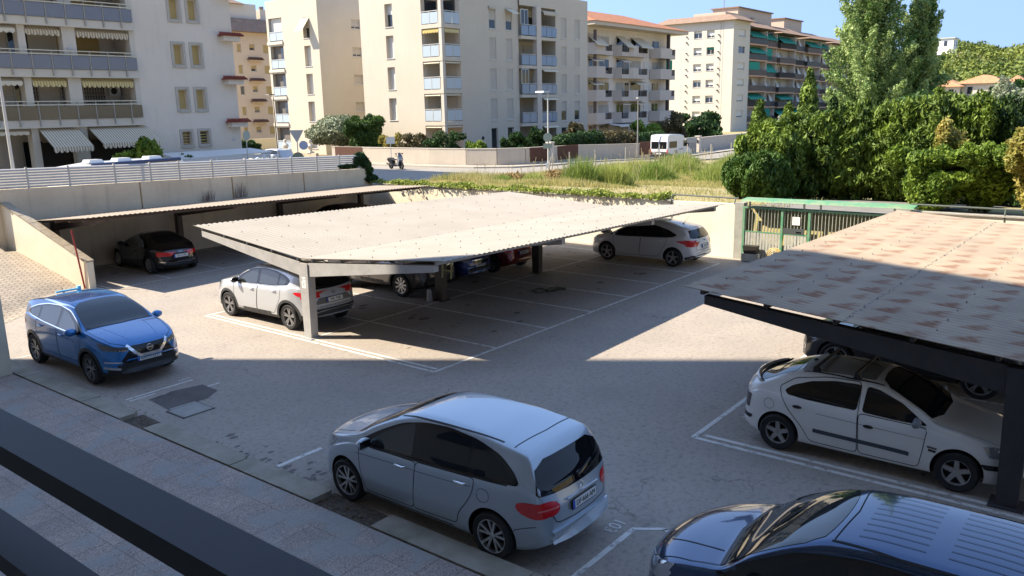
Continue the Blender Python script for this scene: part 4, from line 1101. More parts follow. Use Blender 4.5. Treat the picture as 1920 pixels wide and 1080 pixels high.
# ---------------------------------------------------------------- 2. white hatchback with roof bars
def white_hatch():
    P = paint("old_white", (0.72,0.72,0.70), .0, .35)
    sp = dict(L=4.13, fo=.80, wb=2.60, wr_=.30, rim=.195, wr=.555, beltref=.88, spokes=5, sw=.085, flare=.7, twin=0, bowf=.22, bowr=.20, crown=.045, arch=.045, rimmat=mat("hubcap",(0.42,0.41,0.40),.45,metal=.4,var=.3,vs=20),
      top=[(0,.45),(.03,.60),(.12,.67),(.4,.77),(.8,.86),(1.08,.91),(1.4,1.10),(1.75,1.27),(2.05,1.345),(2.5,1.365),(3.0,1.33),(3.4,1.22),(3.75,1.07),(3.98,.985),(4.06,.94),(4.11,.80),(4.13,.5)],
      bot=[(0,.24),(.2,.19),(3.8,.20),(4.0,.25),(4.13,.32)],
      belt=[(0,.40),(.12,.54),(.5,.68),(1.1,.82),(2.0,.87),(3.2,.92),(3.8,.93),(4.05,.82),(4.13,.42)],
      w=[(0,.56),(.05,.66),(.2,.76),(.5,.82),(1.0,.845),(2.2,.85),(3.3,.84),(3.75,.80),(4.0,.74),(4.09,.68),(4.13,.58)])
    c = Car("parked_car", "white older hatchback with two black roof bars, half under the rusty carport", "car", (13.22, 3.06, 0), DN, sp, P)
    o = dict(whole=None, fw=[(1.22,.89),(1.6,1.13),(1.95,1.255),(2.12,1.275),(2.14,.91),(1.7,.89)],
      rw=[(2.22,.915),(2.2,1.28),(2.6,1.27),(2.95,1.21),(3.22,1.11),(3.33,1.02),(3.28,.96),(3.0,.935)],
      doors=[[(1.22,.86),(1.26,.50),(1.30,.26),(2.14,.27),(2.18,.89)],[(2.19,.89),(2.16,.27),(2.88,.28),(3.0,.48),(3.25,.74),(3.38,.95),(3.42,1.06),(3.2,1.22),(2.7,1.31),(2.21,1.32)]],
      handles=[None,None], mir=(1.36,.90), msz=.9, mm=mat("grey_plastic",(0.20,0.21,0.22),.5),
      hls=[(.08,.56),(.12,.66),(.38,.74),(.52,.74),(.42,.60)],
      tls=[(3.97,.62),(3.95,.86),(4.13,.86),(4.13,.60)], tlm=mat("dark_lens",(.03,.008,.01),.15,coat=1),
      tlr=[(.72,.84),(.72,.60),(.60,.62),(.60,.83)],
      slines=[("side_moulding", [(1.42,.43),(1.5,.445),(2.75,.475),(2.85,.475)], .065, mat("moulding",(0.055,0.07,0.085),.5)),
              ("waist_line", [(.9,.70),(1.8,.72),(3.4,.78)], .005, M_GAP)],
      ws=[(1.10,-.66),(1.10,.66),(1.5,.63),(1.93,.52),(1.98,0),(1.93,-.52),(1.5,-.63)],
      rwt=[(3.22,-.52),(3.22,.52),(3.80,.60),(3.86,.3),(3.88,0),(3.86,-.3),(3.80,-.60)],
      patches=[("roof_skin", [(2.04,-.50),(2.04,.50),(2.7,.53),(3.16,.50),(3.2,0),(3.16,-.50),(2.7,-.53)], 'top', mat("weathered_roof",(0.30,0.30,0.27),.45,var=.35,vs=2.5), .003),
               ("bumper_strip", [(3.86,.49),(4.2,.50),(4.2,.42),(3.8,.43)], 'side', M_BLK, .006)],
      lines=[("roof_seam", [(1.9,-.545),(2.4,-.565),(3.1,-.545)], 'top', .022, M_BLK),("roof_seam", [(1.9,.545),(2.4,.565),(3.1,.545)], 'top', .022, M_BLK),
             ("bonnet_seam", [(.25,.58),(.7,.66),(1.15,.70)], 'top', .007, M_GAP),("bonnet_seam", [(.25,-.58),(.7,-.66),(1.15,-.70)], 'top', .007, M_GAP)])
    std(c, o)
    for sd_ in (1,-1):
        for (x, z) in ((2.02,.72),(3.10,.80)):
            h, n = c.hit('side', x, z, sd_); mb = MB(); k = 16
            mb.poly([(h.x+.075*math.cos(2*math.pi*i/k), h.y+sd_*.004, h.z+.028*math.sin(2*math.pi*i/k)) for i in range(k)]); mb.tube([h+Vector((.05,sd_*.012,0)), h+Vector((-.05,sd_*.012,0))], .012, 6)
            mb.build("handle", M_BLK, c.t)
        c.patch("bumper_strip", rc([(3.84,.49),(4.2,.50),(4.2,.43),(3.88,.42)],.03), 'side', M_BLK, .006, side=sd_)
        c.patch("bumper_strip", rc([(.05,.49),(.52,.50),(.45,.42),(.05,.43)],.03), 'side', M_BLK, .006, side=sd_)
        c.line("badge", [(1.08,.60),(1.19,.61)], 'side', .03, mat("badge_grey",(0.1,0.1,0.11),.4), sd_, .006)
        c.line("badge", [(1.09,.555),(1.17,.565)], 'side', .035, M_BLK, sd_, .006)
        k = 18; c.line("fuel_flap", [(3.56+.085*math.cos(2*math.pi*i/k), .76+.085*math.sin(2*math.pi*i/k)) for i in range(k+1)], 'side', .005, M_GAP, sd_, .003)
        h, n = c.hit('side', 1.98, .66, sd_); mb = MB(); mb.lathe([(.001,.004),(.014,.004)], 10, 'Y', (h.x,h.y,h.z)); mb.build("lock", M_BLK, c.t)
    # spoiler lip
    mb = MB(); pts = []
    for k in range(13):
        y = -.66+1.32*k/12; q = abs(y)/.66; h, n = c.hit('top', 3.93-.20*q**2.2, y)
        if h is None: continue
        pts.append(h+Vector((-.04,0,.03)))
    mb.tube(pts, [.02]+[.035]*(len(pts)-2)+[.02], 8); mb.build("spoiler", P, c.t, smooth=True)
    mb = MB(); mb.tube([p+Vector((.055,0,-.015)) for p in pts], .012, 6); mb.build("spoiler_seal", M_BLK, c.t)
    h, n = c.hit('top', 3.62, 0)
    mb = MB(); mb.tube([h+Vector((-.18,-.05,.0)), h+Vector((-.10,0,.03)), h+Vector((.02,.36,.03))], .013, 6); mb.build("wiper", M_BLK, c.t)
    c.aerial(3.05, .0, 0) if False else None
    mb = MB(); h, n = c.hit('top', 3.1, 0); mb.lathe([(.04,0),(.03,.03),(.001,.035)], 12, 'Z', tuple(h)); mb.build("aerial_base", M_BLK, c.t)
    h, n = c.hit('top', 2.1, .08); mb = MB(); mb.tube([h+Vector((0,0,.01)), h+Vector((-.15,0,.05)), h+Vector((-.5,.02,.07))], .007, 5); mb.build("aerial", M_BLK, c.t)
    for x in (2.30, 2.92):
        bar = MB(); a, _ = c.hit('top', x, .52); b, _ = c.hit('top', x, -.52)
        z = max(a.z, b.z)+.075
        bar.hexa([(a.x-.025,-.62,z-.012),(a.x+.025,-.62,z-.012),(a.x+.025,.62,z-.012),(a.x-.025,.62,z-.012),(a.x-.02,-.62,z+.015),(a.x+.02,-.62,z+.015),(a.x+.02,.62,z+.015),(a.x-.02,.62,z+.015)])
        for p, s_ in ((a,1),(b,-1)):
            bar.hexa([(p.x-.07,p.y-.03*s_,p.z),(p.x+.07,p.y-.03*s_,p.z),(p.x+.06,p.y+.035*s_,p.z-.02),(p.x-.06,p.y+.035*s_,p.z-.02),(p.x-.03,p.y-.02*s_,z),(p.x+.03,p.y-.02*s_,z),(p.x+.03,p.y+.03*s_,z),(p.x-.03,p.y+.03*s_,z)])
        bar.build("roof_bar", M_BLK, c.t)
    c.plate('front', .40, "B·4417·WB", blue=False); c.emblem('front', .60, 'diamond', .045)
    return c
white_hatch()

# ---------------------------------------------------------------- crossovers
def crossover(label, loc, rz, P, new=False, **k):
    sp = dict(L=4.39, fo=.92, wb=2.65, wr_=.34, rim=.24, wr=.60, beltref=1.0, spokes=5, twin=.22, sw=.04, bowf=.28, bowr=.16, crown=.035, arch=.06,
      top=[(0,.55),(.03,.78),(.12,.88),(.4,.97),(.9,1.06),(1.18,1.10),(1.5,1.29),(1.85,1.45),(2.2,1.535),(2.7,1.555),(3.2,1.525),(3.7,1.455),(3.98,1.40),(4.05,1.36),(4.2,1.14),(4.28,1.03),(4.33,.90),(4.38,.72),(4.39,.5)],
      bot=[(0,.30),(.25,.23),(3.95,.24),(4.2,.30),(4.39,.38)],
      belt=[(0,.50),(.12,.70),(.5,.86),(1.1,.97),(2.0,1.01),(3.2,1.07),(4.0,1.12),(4.25,1.0),(4.39,.5)],
      w=[(0,.62),(.05,.72),(.2,.81),(.5,.875),(1.0,.90),(2.2,.90),(3.5,.90),(3.95,.86),(4.22,.80),(4.32,.76),(4.39,.66)], clad=lambda x: .42 if (x < .35 or x > 3.9) else .35)
    sp.update(k.get('sp', {}))
    c = Car("parked_car", label, "car", loc, rz, sp, P)
    return c
def blue_suv():
    P = paint("bright_blue", (0.006,0.15,0.42), .35, .26)
    c = crossover("bright blue crossover with V-shaped chrome grille parked nose towards the camera by the ramp", (8.30, 18.5, 0), DN, P, sp=dict(rimmat=mat("alloy_two",(0.35,0.35,0.36),.3,metal=.8)))
    o = dict(whole=[(1.12,1.03),(1.5,1.25),(1.9,1.42),(2.4,1.48),(2.95,1.455),(3.4,1.38),(3.72,1.28),(3.80,1.20),(3.60,1.14),(3.0,1.075),(2.2,1.03),(1.5,1.0)], chrome=M_CHROME, ck=1,
      fw=[(1.42,1.04),(1.62,1.22),(1.95,1.37),(2.18,1.425),(2.24,1.05),(1.8,1.03)], rw=[(2.34,1.055),(2.30,1.44),(2.8,1.43),(3.15,1.38),(3.16,1.10)], qw=[(3.24,1.12),(3.22,1.36),(3.5,1.30),(3.66,1.22),(3.55,1.15)],
      wm=M_GLASS2, doors=[[(1.2,.98),(1.24,.6),(1.38,.36),(2.22,.36),(2.3,1.02)],[(2.31,1.02),(2.24,.36),(3.0,.38),(3.1,.55),(3.28,.78),(3.32,1.08)]], handles=[(2.05,.92),(3.05,.98)],
      mir=(1.40,1.03), hls=[(.18,.80),(.30,.90),(.62,.935),(.55,.86),(.35,.80)], hlf=[(.40,.84),(.46,.76),(.80,.80),(.80,.885)], hlm=mat("dark_headlight",(0.05,0.055,0.06),.1,coat=1),
      tls=[(3.9,1.0),(3.95,.90),(4.36,.84),(4.36,1.0)], archtrim=M_BLK,
      ws=[(1.16,-.72),(1.16,.72),(1.5,.70),(2.02,.575),(2.09,0),(2.02,-.575),(1.5,-.70)], wse=[(1.2,-.72),(1.14,0),(1.2,.72)], wsm=M_GLASS2,
      rwr=[(-.6,1.32),(-.72,1.08),(0,1.05),(.72,1.08),(.6,1.32)],
      patches=[("grille", [(-.40,.86),(.40,.86),(.34,.72),(.22,.62),(-.22,.62),(-.34,.72)], 'front', M_BLKG, .004),
               ("lower_grille", [(-.66,.50),(.66,.50),(.62,.30),(-.62,.30)], 'front', M_BLK, .004),
               ("grille_wing", [(.40,.80),(.62,.52),(.36,.50),(.26,.62)], 'front', M_BLKG, .003),("grille_wing", [(-.40,.80),(-.26,.62),(-.36,.50),(-.62,.52)], 'front', M_BLKG, .003)],
      lines=[("chrome_vee", [(.42,.86),(.31,.72),(.21,.635),(-.21,.635),(-.31,.72),(-.42,.86)], 'front', .06, M_CHROME),
             ("headlight_strip", [(.46,.775),(.78,.815)], 'front', .02, M_CHROME),("headlight_strip", [(-.46,.775),(-.78,.815)], 'front', .02, M_CHROME),
             ("fog_strip", [(.58,.545),(.80,.56)], 'front', .025, M_CHROME),("fog_strip", [(-.58,.545),(-.80,.56)], 'front', .025, M_CHROME),
             ("fog_light", [(.62,.41),(.80,.44)], 'front', .05, M_CLEAR),("fog_light", [(-.62,.41),(-.80,.44)], 'front', .05, M_CLEAR),
             ("roof_rail", [(1.9,.60),(2.4,.64),(3.2,.635),(3.75,.59)], 'top', .03, M_CHROME),("roof_rail", [(1.9,-.60),(2.4,-.64),(3.2,-.635),(3.75,-.59)], 'top', .03, M_CHROME),
             ("bonnet_seam", [(.14,.46),(.35,.66),(.8,.74),(1.2,.76)], 'top', .008, M_GAP),("bonnet_seam", [(.14,-.46),(.35,-.66),(.8,-.74),(1.2,-.76)], 'top', .008, M_GAP),
             ("bonnet_crease", [(.22,.30),(.7,.40),(1.15,.46)], 'top', .01, mat("crease_blue",(0.03,0.22,0.55),.3,metal=.4,coat=1)),("bonnet_crease", [(.22,-.30),(.7,-.40),(1.15,-.46)], 'top', .01, MATS["crease_blue"] if "crease_blue" in MATS else M_GAP),
             ("wiper", [(1.2,-.5),(1.3,.1)], 'top', .018, M_BLK)])
    std(c, o); c.plate('front', .56, "OG·PI·5291", w=.52, h=.11); c.emblem('front', .765, 'ringbar', .062); c.aerial(3.75, .14, -.1)
    mb = MB(); h, n = c.hit('top', 3.45, .2); mb.tube([h+Vector((0,0,.04)), h+Vector((0,-.5,.04))], .025, 8); mb.box(h.x-.04,h.y-.02,h.z,h.x+.04,h.y+.06,h.z+.1)
    tag(mb.build("bottle", mat("pale_blue_plastic",(0.25,0.6,0.75),.3)), "pale blue plastic bottle lying on the roof of the bright blue crossover", "bottle").matrix_world = Matrix.Translation((8.30,18.5,0))@Matrix.Rotation(DN,4,'Z')
blue_suv()
def silver_suv():
    P = paint("pearl_white", (0.50,0.52,0.55), .35, .28)
    c = crossover("pearl silver crossover with black roof parked beside the front carport post", (13.42, 18.58, 0), UP, P, sp=dict(fo=.90, wb=2.665, L=4.42, twin=.16, sw=.045, rimmat=mat("alloy_grey",(0.30,0.30,0.31),.35,metal=.8)))
    o = dict(whole=[(1.12,1.05),(1.5,1.26),(1.9,1.43),(2.4,1.49),(2.95,1.465),(3.4,1.39),(3.62,1.29),(3.55,1.17),(3.0,1.10),(2.2,1.06),(1.5,1.03)], ck=1, wm=M_GLASS2,
      fw=[(1.42,1.07),(1.62,1.24),(1.95,1.385),(2.18,1.435),(2.24,1.08),(1.8,1.06)], rw=[(2.34,1.085),(2.30,1.45),(2.8,1.44),(3.1,1.39),(3.12,1.13)], qw=[(3.18,1.14),(3.17,1.37),(3.4,1.32),(3.5,1.27),(3.42,1.17)],
      doors=[[(1.2,1.0),(1.24,.6),(1.38,.36),(2.22,.36),(2.3,1.05)],[(2.31,1.05),(2.24,.36),(3.0,.38),(3.1,.55),(3.26,.78),(3.30,1.1)]], handles=[(2.05,.93),(3.02,.98)],
      mir=(1.40,1.05), hls=[(.06,.78),(.12,.88),(.5,.94),(.4,.84)], tls=[(3.78,1.0),(3.9,.94),(4.40,.85),(4.40,1.02),(3.9,1.03)], tlr=[(.82,1.01),(.82,.84),(.40,.88),(.44,.98)], archtrim=mat("dark_cladding",(0.035,0.035,0.037),.6),
      ws=[(1.16,-.72),(1.16,.72),(1.5,.70),(2.02,.575),(2.09,0),(2.02,-.575),(1.5,-.70)],
      rwr=[(-.62,1.34),(-.76,1.08),(0,1.06),(.76,1.08),(.62,1.34)],
      patches=[("roof_skin", [(2.03,-.55),(2.08,0),(2.03,.55),(2.7,.60),(3.4,.60),(3.96,.57),(4.0,0),(3.96,-.57),(3.4,-.60),(2.7,-.60)], 'top', mat("black_roof",(0.02,0.02,0.022),.15,coat=1), .003),
        ("rear_bumper", [(-.80,.58),(.80,.58),(.78,.34),(-.78,.34)], 'rear', MATS["dark_cladding"], .004),
        ("plate_recess", [(-.46,.86),(.46,.86),(.62,.70),(-.62,.70)], 'rear', mat("recess_grey",(0.13,0.13,0.13),.4), .004)],
      slines=[("lower_cladding", [(1.3,.34),(2.2,.35),(3.2,.36)], .09, MATS["dark_cladding"])],
      lines=[("tailgate_seam", [(-.60,1.0),(-.62,.66),(-.5,.61),(.5,.61),(.62,.66),(.60,1.0)], 'rear', .010, M_GAP),("chrome_bar", [(-.46,.64),(.46,.64)], 'rear', .02, M_CHROME)])
    std(c, o); c.plate('rear', .78, "7041 MBP", w=.52, h=.11); c.emblem('rear', .95, 'ringbar', .045)
    mb = MB(); 
    for s_ in (1,-1): pts = [c.hit('top', x, s_*y)[0]+Vector((0,0,.035)) for x, y in ((2.15,.60),(2.6,.645),(3.2,.64),(3.7,.60))]; mb.tube([pts[0]-Vector((0,0,.03))]+pts+[pts[-1]-Vector((0,0,.03))], .016, 6)
    mb.build("roof_rail", M_BLK, c.t); c.aerial(3.8,.08,-.08)
silver_suv()
def grey_suv():
    P = paint("bronze_grey", (0.13,0.12,0.115), .6, .35)
    c = crossover("bronze-grey off-roader with bright alloy wheels, deep under the central carport", (17.72, 18.85, 0), DN, P, sp=dict(L=4.55, fo=.92, wb=2.68, wr_=.365, rim=.255, spokes=9, twin=0, sw=.05, flare=1.2,
      top=[(0,.6),(.03,.88),(.1,.98),(.4,1.05),(.9,1.10),(1.18,1.14),(1.5,1.36),(1.8,1.54),(2.15,1.62),(2.7,1.64),(3.3,1.62),(3.9,1.55),(4.15,1.49),(4.25,1.40),(4.40,1.12),(4.48,1.0),(4.53,.85),(4.55,.5)],
      belt=[(0,.55),(.12,.8),(.5,.92),(1.1,1.02),(2.0,1.06),(3.4,1.12),(4.2,1.15),(4.45,1.0),(4.55,.5)], w=[(0,.68),(.05,.78),(.2,.86),(.5,.91),(1.0,.93),(2.2,.93),(3.5,.93),(4.1,.9),(4.4,.84),(4.55,.72)], bot=[(0,.34),(.25,.27),(4.1,.28),(4.55,.4)]))
    o = dict(whole=[(1.12,1.08),(1.5,1.32),(1.85,1.5),(2.4,1.57),(3.2,1.55),(3.9,1.46),(4.05,1.3),(3.9,1.2),(3.0,1.13),(2.0,1.09)], ck=1,
      fw=[(1.42,1.11),(1.65,1.32),(1.95,1.48),(2.2,1.52),(2.24,1.13)], rw=[(2.34,1.14),(2.30,1.53),(3.0,1.52),(3.2,1.5),(3.2,1.18)], qw=[(3.3,1.19),(3.3,1.49),(3.75,1.43),(3.85,1.3),(3.75,1.22)],
      doors=[[(1.25,1.05),(1.28,.6),(1.42,.38),(2.24,.38),(2.32,1.08)],[(2.33,1.08),(2.26,.38),(3.0,.4),(3.12,.6),(3.3,.85),(3.34,1.14)]], handles=[(2.08,.98),(3.08,1.03)],
      mir=(1.4,1.08), hls=[(.05,.86),(.1,.96),(.5,1.0),(.4,.9)], hlf=[(.45,.92),(.5,.84),(.84,.88),(.84,.96)], archtrim=MATS["dark_cladding"],
      ws=[(1.18,-.74),(1.18,.74),(1.5,.72),(1.98,.6),(2.05,0),(1.98,-.6),(1.5,-.72)],
      patches=[("grille", [(-.5,.88),(.5,.88),(.42,.66),(-.42,.66)], 'front', M_BLKG, .004),("lower_grille", [(-.6,.58),(.6,.58),(.55,.4),(-.55,.4)], 'front', M_BLK, .004)],
      lines=[("chrome_bar", [(-.5,.90),(.5,.90)], 'front', .03, M_CHROME)], slines=[("lower_cladding", [(1.35,.38),(2.2,.39),(3.3,.4)], .12, MATS["dark_cladding"])])
    std(c, o); c.plate('front', .6, "3358 LNB"); c.emblem('front', .77, 'ovals', .05)
grey_suv()
def small_cars():
    base = dict(fw=[(1.38,.98),(1.6,1.17),(1.95,1.31),(2.15,1.345),(2.2,1.0)], rw=[(2.3,1.0),(2.26,1.355),(2.8,1.34),(3.1,1.28),(3.15,1.03)], qw=[(3.22,1.04),(3.2,1.25),(3.4,1.17),(3.45,1.08)],
      whole=[(1.1,.96),(1.5,1.18),(1.9,1.34),(2.4,1.40),(2.9,1.38),(3.3,1.28),(3.6,1.12),(3.5,1.04),(2.6,.99),(1.6,.95)], ck=1,
      doors=[[(1.18,.92),(1.22,.55),(1.32,.32),(2.16,.32),(2.24,.96)],[(2.25,.96),(2.18,.32),(2.9,.33),(3.05,.55),(3.2,.76),(3.25,1.0)]], handles=[(1.98,.84),(2.98,.90)], mir=(1.34,.96),
      ws=[(1.1,-.68),(1.1,.68),(1.45,.66),(1.92,.55),(1.99,0),(1.92,-.55),(1.45,-.66)])
    spb = dict(L=4.25, fo=.86, wb=2.62, wr_=.315, rim=.215, wr=.57, beltref=.95, spokes=5, twin=.15, sw=.05, bowf=.26, bowr=.17, crown=.035, arch=.05,
      top=[(0,.5),(.03,.68),(.12,.77),(.4,.87),(.85,.96),(1.1,1.01),(1.45,1.21),(1.8,1.37),(2.15,1.45),(2.6,1.465),(3.1,1.43),(3.6,1.34),(3.85,1.29),(3.92,1.24),(4.06,1.04),(4.14,.94),(4.2,.8),(4.25,.5)],
      bot=[(0,.26),(.2,.2),(3.85,.21),(4.1,.27),(4.25,.36)],
      belt=[(0,.46),(.12,.62),(.5,.77),(1.1,.90),(2.0,.94),(3.2,.99),(3.9,1.03),(4.1,.9),(4.25,.46)],
      w=[(0,.58),(.05,.69),(.2,.79),(.5,.85),(1.0,.875),(2.2,.88),(3.3,.875),(3.8,.84),(4.08,.77),(4.18,.72),(4.25,.62)])
    # dark blue, facing out of the row
    c = Car("parked_car", "dark blue hatchback facing out from under the central carport, left of a dark red car", "car", (20.12, 19.25, 0), DN, dict(spb), paint("navy", (0.01,0.03,0.16), .4, .3))
    o = dict(base); o.update(hlf=[(.42,.72),(.5,.64),(.80,.70),(.80,.80)], hls=[(.1,.68),(.2,.78),(.5,.82),(.4,.72)], patches=[("grille", [(-.4,.66),(.4,.66),(.34,.56),(-.34,.56)], 'front', M_BLKG, .004),("lower_grille", [(-.6,.42),(.6,.42),(.5,.3),(-.5,.3)], 'front', M_BLK, .004)], lines=[("chrome_bar", [(-.4,.68),(.4,.68)], 'front', .02, M_CHROME)])
    std(c, o); c.plate('front', .49, "8126 KDR")
    # dark red, backed away from us
    c = Car("parked_car", "dark red hatchback parked nose-in beside a slim post under the central carport", "car", (22.0, 18.85, 0), UP, dict(spb), paint("dark_red", (0.16,0.008,0.01), .3, .3))
    o = dict(base); o.update(tls=[(3.72,.92),(3.8,.80),(4.2,.72),(4.2,.88)], tlr=[(.78,.90),(.78,.72),(.45,.76),(.5,.86)], rwr=[(-.58,1.24),(-.7,1.0),(0,.97),(.7,1.0),(.58,1.24)], lines=[("tailgate_seam", [(-.55,.9),(-.55,.55),(.55,.55),(.55,.9)], 'rear', .01, M_GAP)])
    std(c, o); c.plate('rear', .66, "5580 HFT"); c.emblem('rear', .86, 'ringbar', .05)
    # black car under the rusty carport
    sp = dict(spb); sp.update(spokes=5, twin=.12, sw=.03, wr_=.34, rim=.25)
    c = Car("parked_car", "black hatchback showing only its nose and rear wheel beneath the rusty carport beam", "car", (17.6, 3.45, 0), UP, sp, paint("black_car", (0.012,0.012,0.013), .2, .25))
    o = dict(base); o.update(hls=[(.03,.66),(.12,.78),(.5,.84),(.4,.72)], patches=[("lower_grille", [(-.6,.42),(.6,.42),(.5,.3),(-.5,.3)], 'front', M_BLK, .004)])
    std(c, o)
    for s_ in (1,-1): c.line("fog_light", [(.05+.09+.05*math.cos(a), .46+.05*math.sin(a)) for a in [k*.7 for k in range(10)]], 'side', .02, M_CHROME, s_, .008)
    # dark car far end of the left row
    c = Car("parked_car", "dark maroon hatchback at the far end of the left carport, only its roof showing", "car", (24.0, 28.6, 0), UP, dict(spb), paint("dark_maroon", (0.03,0.016,0.014), .3, .3))
    std(c, dict(base))
small_cars()
# ---------------------------------------------------------------- white hatchback by the far wall
def focus():
    P = paint("clean_white", (0.66,0.66,0.67), .0, .25)
    sp = dict(L=4.36, fo=.90, wb=2.648, wr_=.32, rim=.235, wr=.57, beltref=.95, spokes=5, twin=0, sw=.075, flare=.75, bowf=.28, bowr=.18, crown=.035, arch=.05,
      top=[(0,.46),(.03,.66),(.12,.77),(.4,.88),(.85,.97),(1.05,1.02),(1.4,1.19),(1.8,1.36),(2.15,1.445),(2.6,1.465),(3.1,1.43),(3.6,1.35),(3.9,1.29),(3.98,1.24),(4.16,1.05),(4.24,.96),(4.31,.82),(4.36,.5)],
      bot=[(0,.24),(.2,.19),(3.9,.20),(4.15,.27),(4.36,.36)],
      belt=[(0,.46),(.12,.62),(.5,.78),(1.1,.91),(2.0,.94),(3.2,1.0),(4.0,1.05),(4.2,.9),(4.36,.46)],
      w=[(0,.58),(.05,.70),(.2,.80),(.5,.87),(1.0,.905),(2.2,.91),(3.4,.905),(3.9,.87),(4.18,.79),(4.28,.74),(4.36,.62)])
    c = Car("parked_car", "clean white hatchback parked alone in front of the far cream wall", "car", (26.15, 14.15, 0), UP, sp, P)
    o = dict(whole=[(.98,.95),(1.4,1.15),(1.8,1.315),(2.3,1.385),(2.8,1.37),(3.3,1.26),(3.68,1.10),(3.5,1.02),(2.6,.98),(1.6,.94)], ck=1,
      fw=[(1.35,.97),(1.6,1.15),(1.95,1.29),(2.2,1.33),(2.25,.985)], rw=[(2.33,.99),(2.31,1.335),(2.8,1.325),(3.2,1.23),(3.22,1.025)], qw=None,
      doors=[[(1.18,.92),(1.22,.55),(1.34,.31),(2.22,.31),(2.3,.96)],[(2.31,.96),(2.24,.31),(3.0,.33),(3.12,.55),(3.28,.78),(3.32,1.0)]], handles=[(2.05,.86),(3.05,.91)],
      mir=(1.33,.96), hls=[(.04,.70),(.12,.80),(.55,.90),(.45,.78)], tls=[(3.62,.90),(3.95,.80),(4.10,.72),(4.34,.72),(4.34,.93),(4.0,.95)], tlr=[(.82,.93),(.82,.72),(.52,.78),(.52,.88)],
      ws=[(1.04,-.70),(1.04,.70),(1.45,.68),(1.98,.56),(2.05,0),(1.98,-.56),(1.45,-.68)],
      rwr=[(-.58,1.25),(-.72,1.02),(-.6,.98),(.6,.98),(.72,1.02),(.58,1.25)],
      patches=[("rear_bumper", [(-.76,.42),(.76,.42),(.70,.28),(-.70,.28)], 'rear', M_BLK, .005)],
      lines=[("tailgate_seam", [(-.55,.92),(-.56,.60),(.56,.60),(.55,.92)], 'rear', .01, M_GAP)],
      slines=[("bumper_dark", [(3.9,.30),(4.15,.34),(4.4,.38)], .10, M_BLK)])
    std(c, o); c.plate('rear', .72, "1407 KGB"); c.emblem('rear', .90, 'oval', .035, mat("oval_blue",(0.03,0.06,0.25),.3)); c.aerial(3.5,.3,-.22)
focus()
# ---------------------------------------------------------------- black coupe
def coupe():
    P = paint("black_coupe", (0.003,0.003,0.005), .0, .22)
    sp = dict(L=4.04, fo=.86, wb=2.42, wr_=.315, rim=.235, wr=.50, beltref=.88, spokes=6, sw=.06, flare=1.2, bowf=.30, bowr=.30, crown=.05, arch=.05,
      top=[(0,.42),(.04,.58),(.15,.66),(.5,.78),(.9,.86),(1.15,.91),(1.5,1.12),(1.8,1.25),(2.1,1.31),(2.4,1.315),(2.8,1.25),(3.2,1.11),(3.5,.98),(3.75,.90),(3.9,.85),(4.0,.72),(4.04,.5)],
      bot=[(0,.22),(.2,.18),(3.7,.19),(3.9,.25),(4.04,.34)],
      belt=[(0,.4),(.15,.54),(.5,.7),(1.1,.84),(2.0,.87),(3.0,.88),(3.6,.85),(3.9,.74),(4.04,.42)],
      w=[(0,.5),(.06,.62),(.2,.74),(.5,.85),(1.0,.88),(2.0,.865),(3.0,.885),(3.5,.86),(3.8,.76),(3.95,.66),(4.04,.54)])
    c = Car("parked_car", "black low coupe with red tail lights parked against the tall retaining wall", "car", (15.35, 28.85, 0), R_(87), sp, P)
    o = dict(fw=[(1.3,.89),(1.6,1.08),(1.95,1.2),(2.35,1.22),(2.42,.90)], rw=[(2.5,.90),(2.45,1.215),(2.8,1.15),(3.05,1.02),(3.12,.93)], ck=1, whole=[(1.2,.88),(1.55,1.1),(1.95,1.235),(2.4,1.25),(2.85,1.17),(3.15,1.02),(3.22,.91),(2.2,.88)],
      doors=[[(1.2,.84),(1.25,.5),(1.35,.28),(2.45,.28),(2.55,.6),(2.5,.86)]], handles=[(2.35,.76)], mir=(1.4,.90),
      hls=[(.15,.56),(.25,.68),(.55,.72),(.45,.6)], tls=[(3.68,.80),(3.74,.66),(4.04,.64),(4.04,.78)], tlr=[(.72,.80),(.74,.64),(.42,.65),(.46,.77)],
      ws=[(1.15,-.66),(1.15,.66),(1.5,.62),(1.9,.48),(1.96,0),(1.9,-.48),(1.5,-.62)], rwt=[(2.62,-.42),(2.62,.42),(3.35,.52),(3.42,0),(3.35,-.52)],
      patches=[("diffuser", [(-.6,.36),(.6,.36),(.55,.24),(-.55,.24)], 'rear', M_BLK, .004),("plate_recess", [(-.32,.72),(.32,.72),(.32,.56),(-.32,.56)], 'rear', M_BLKG, .003)],
      lines=[("bumper_highlight", [(-.7,.45),(-.3,.42),(.3,.42),(.7,.45)], 'rear', .012, M_CHROME)])
    std(c, o); c.plate('rear', .64, "2074 CRN"); c.emblem('rear', .775, 'fourrings', .03)
coupe()
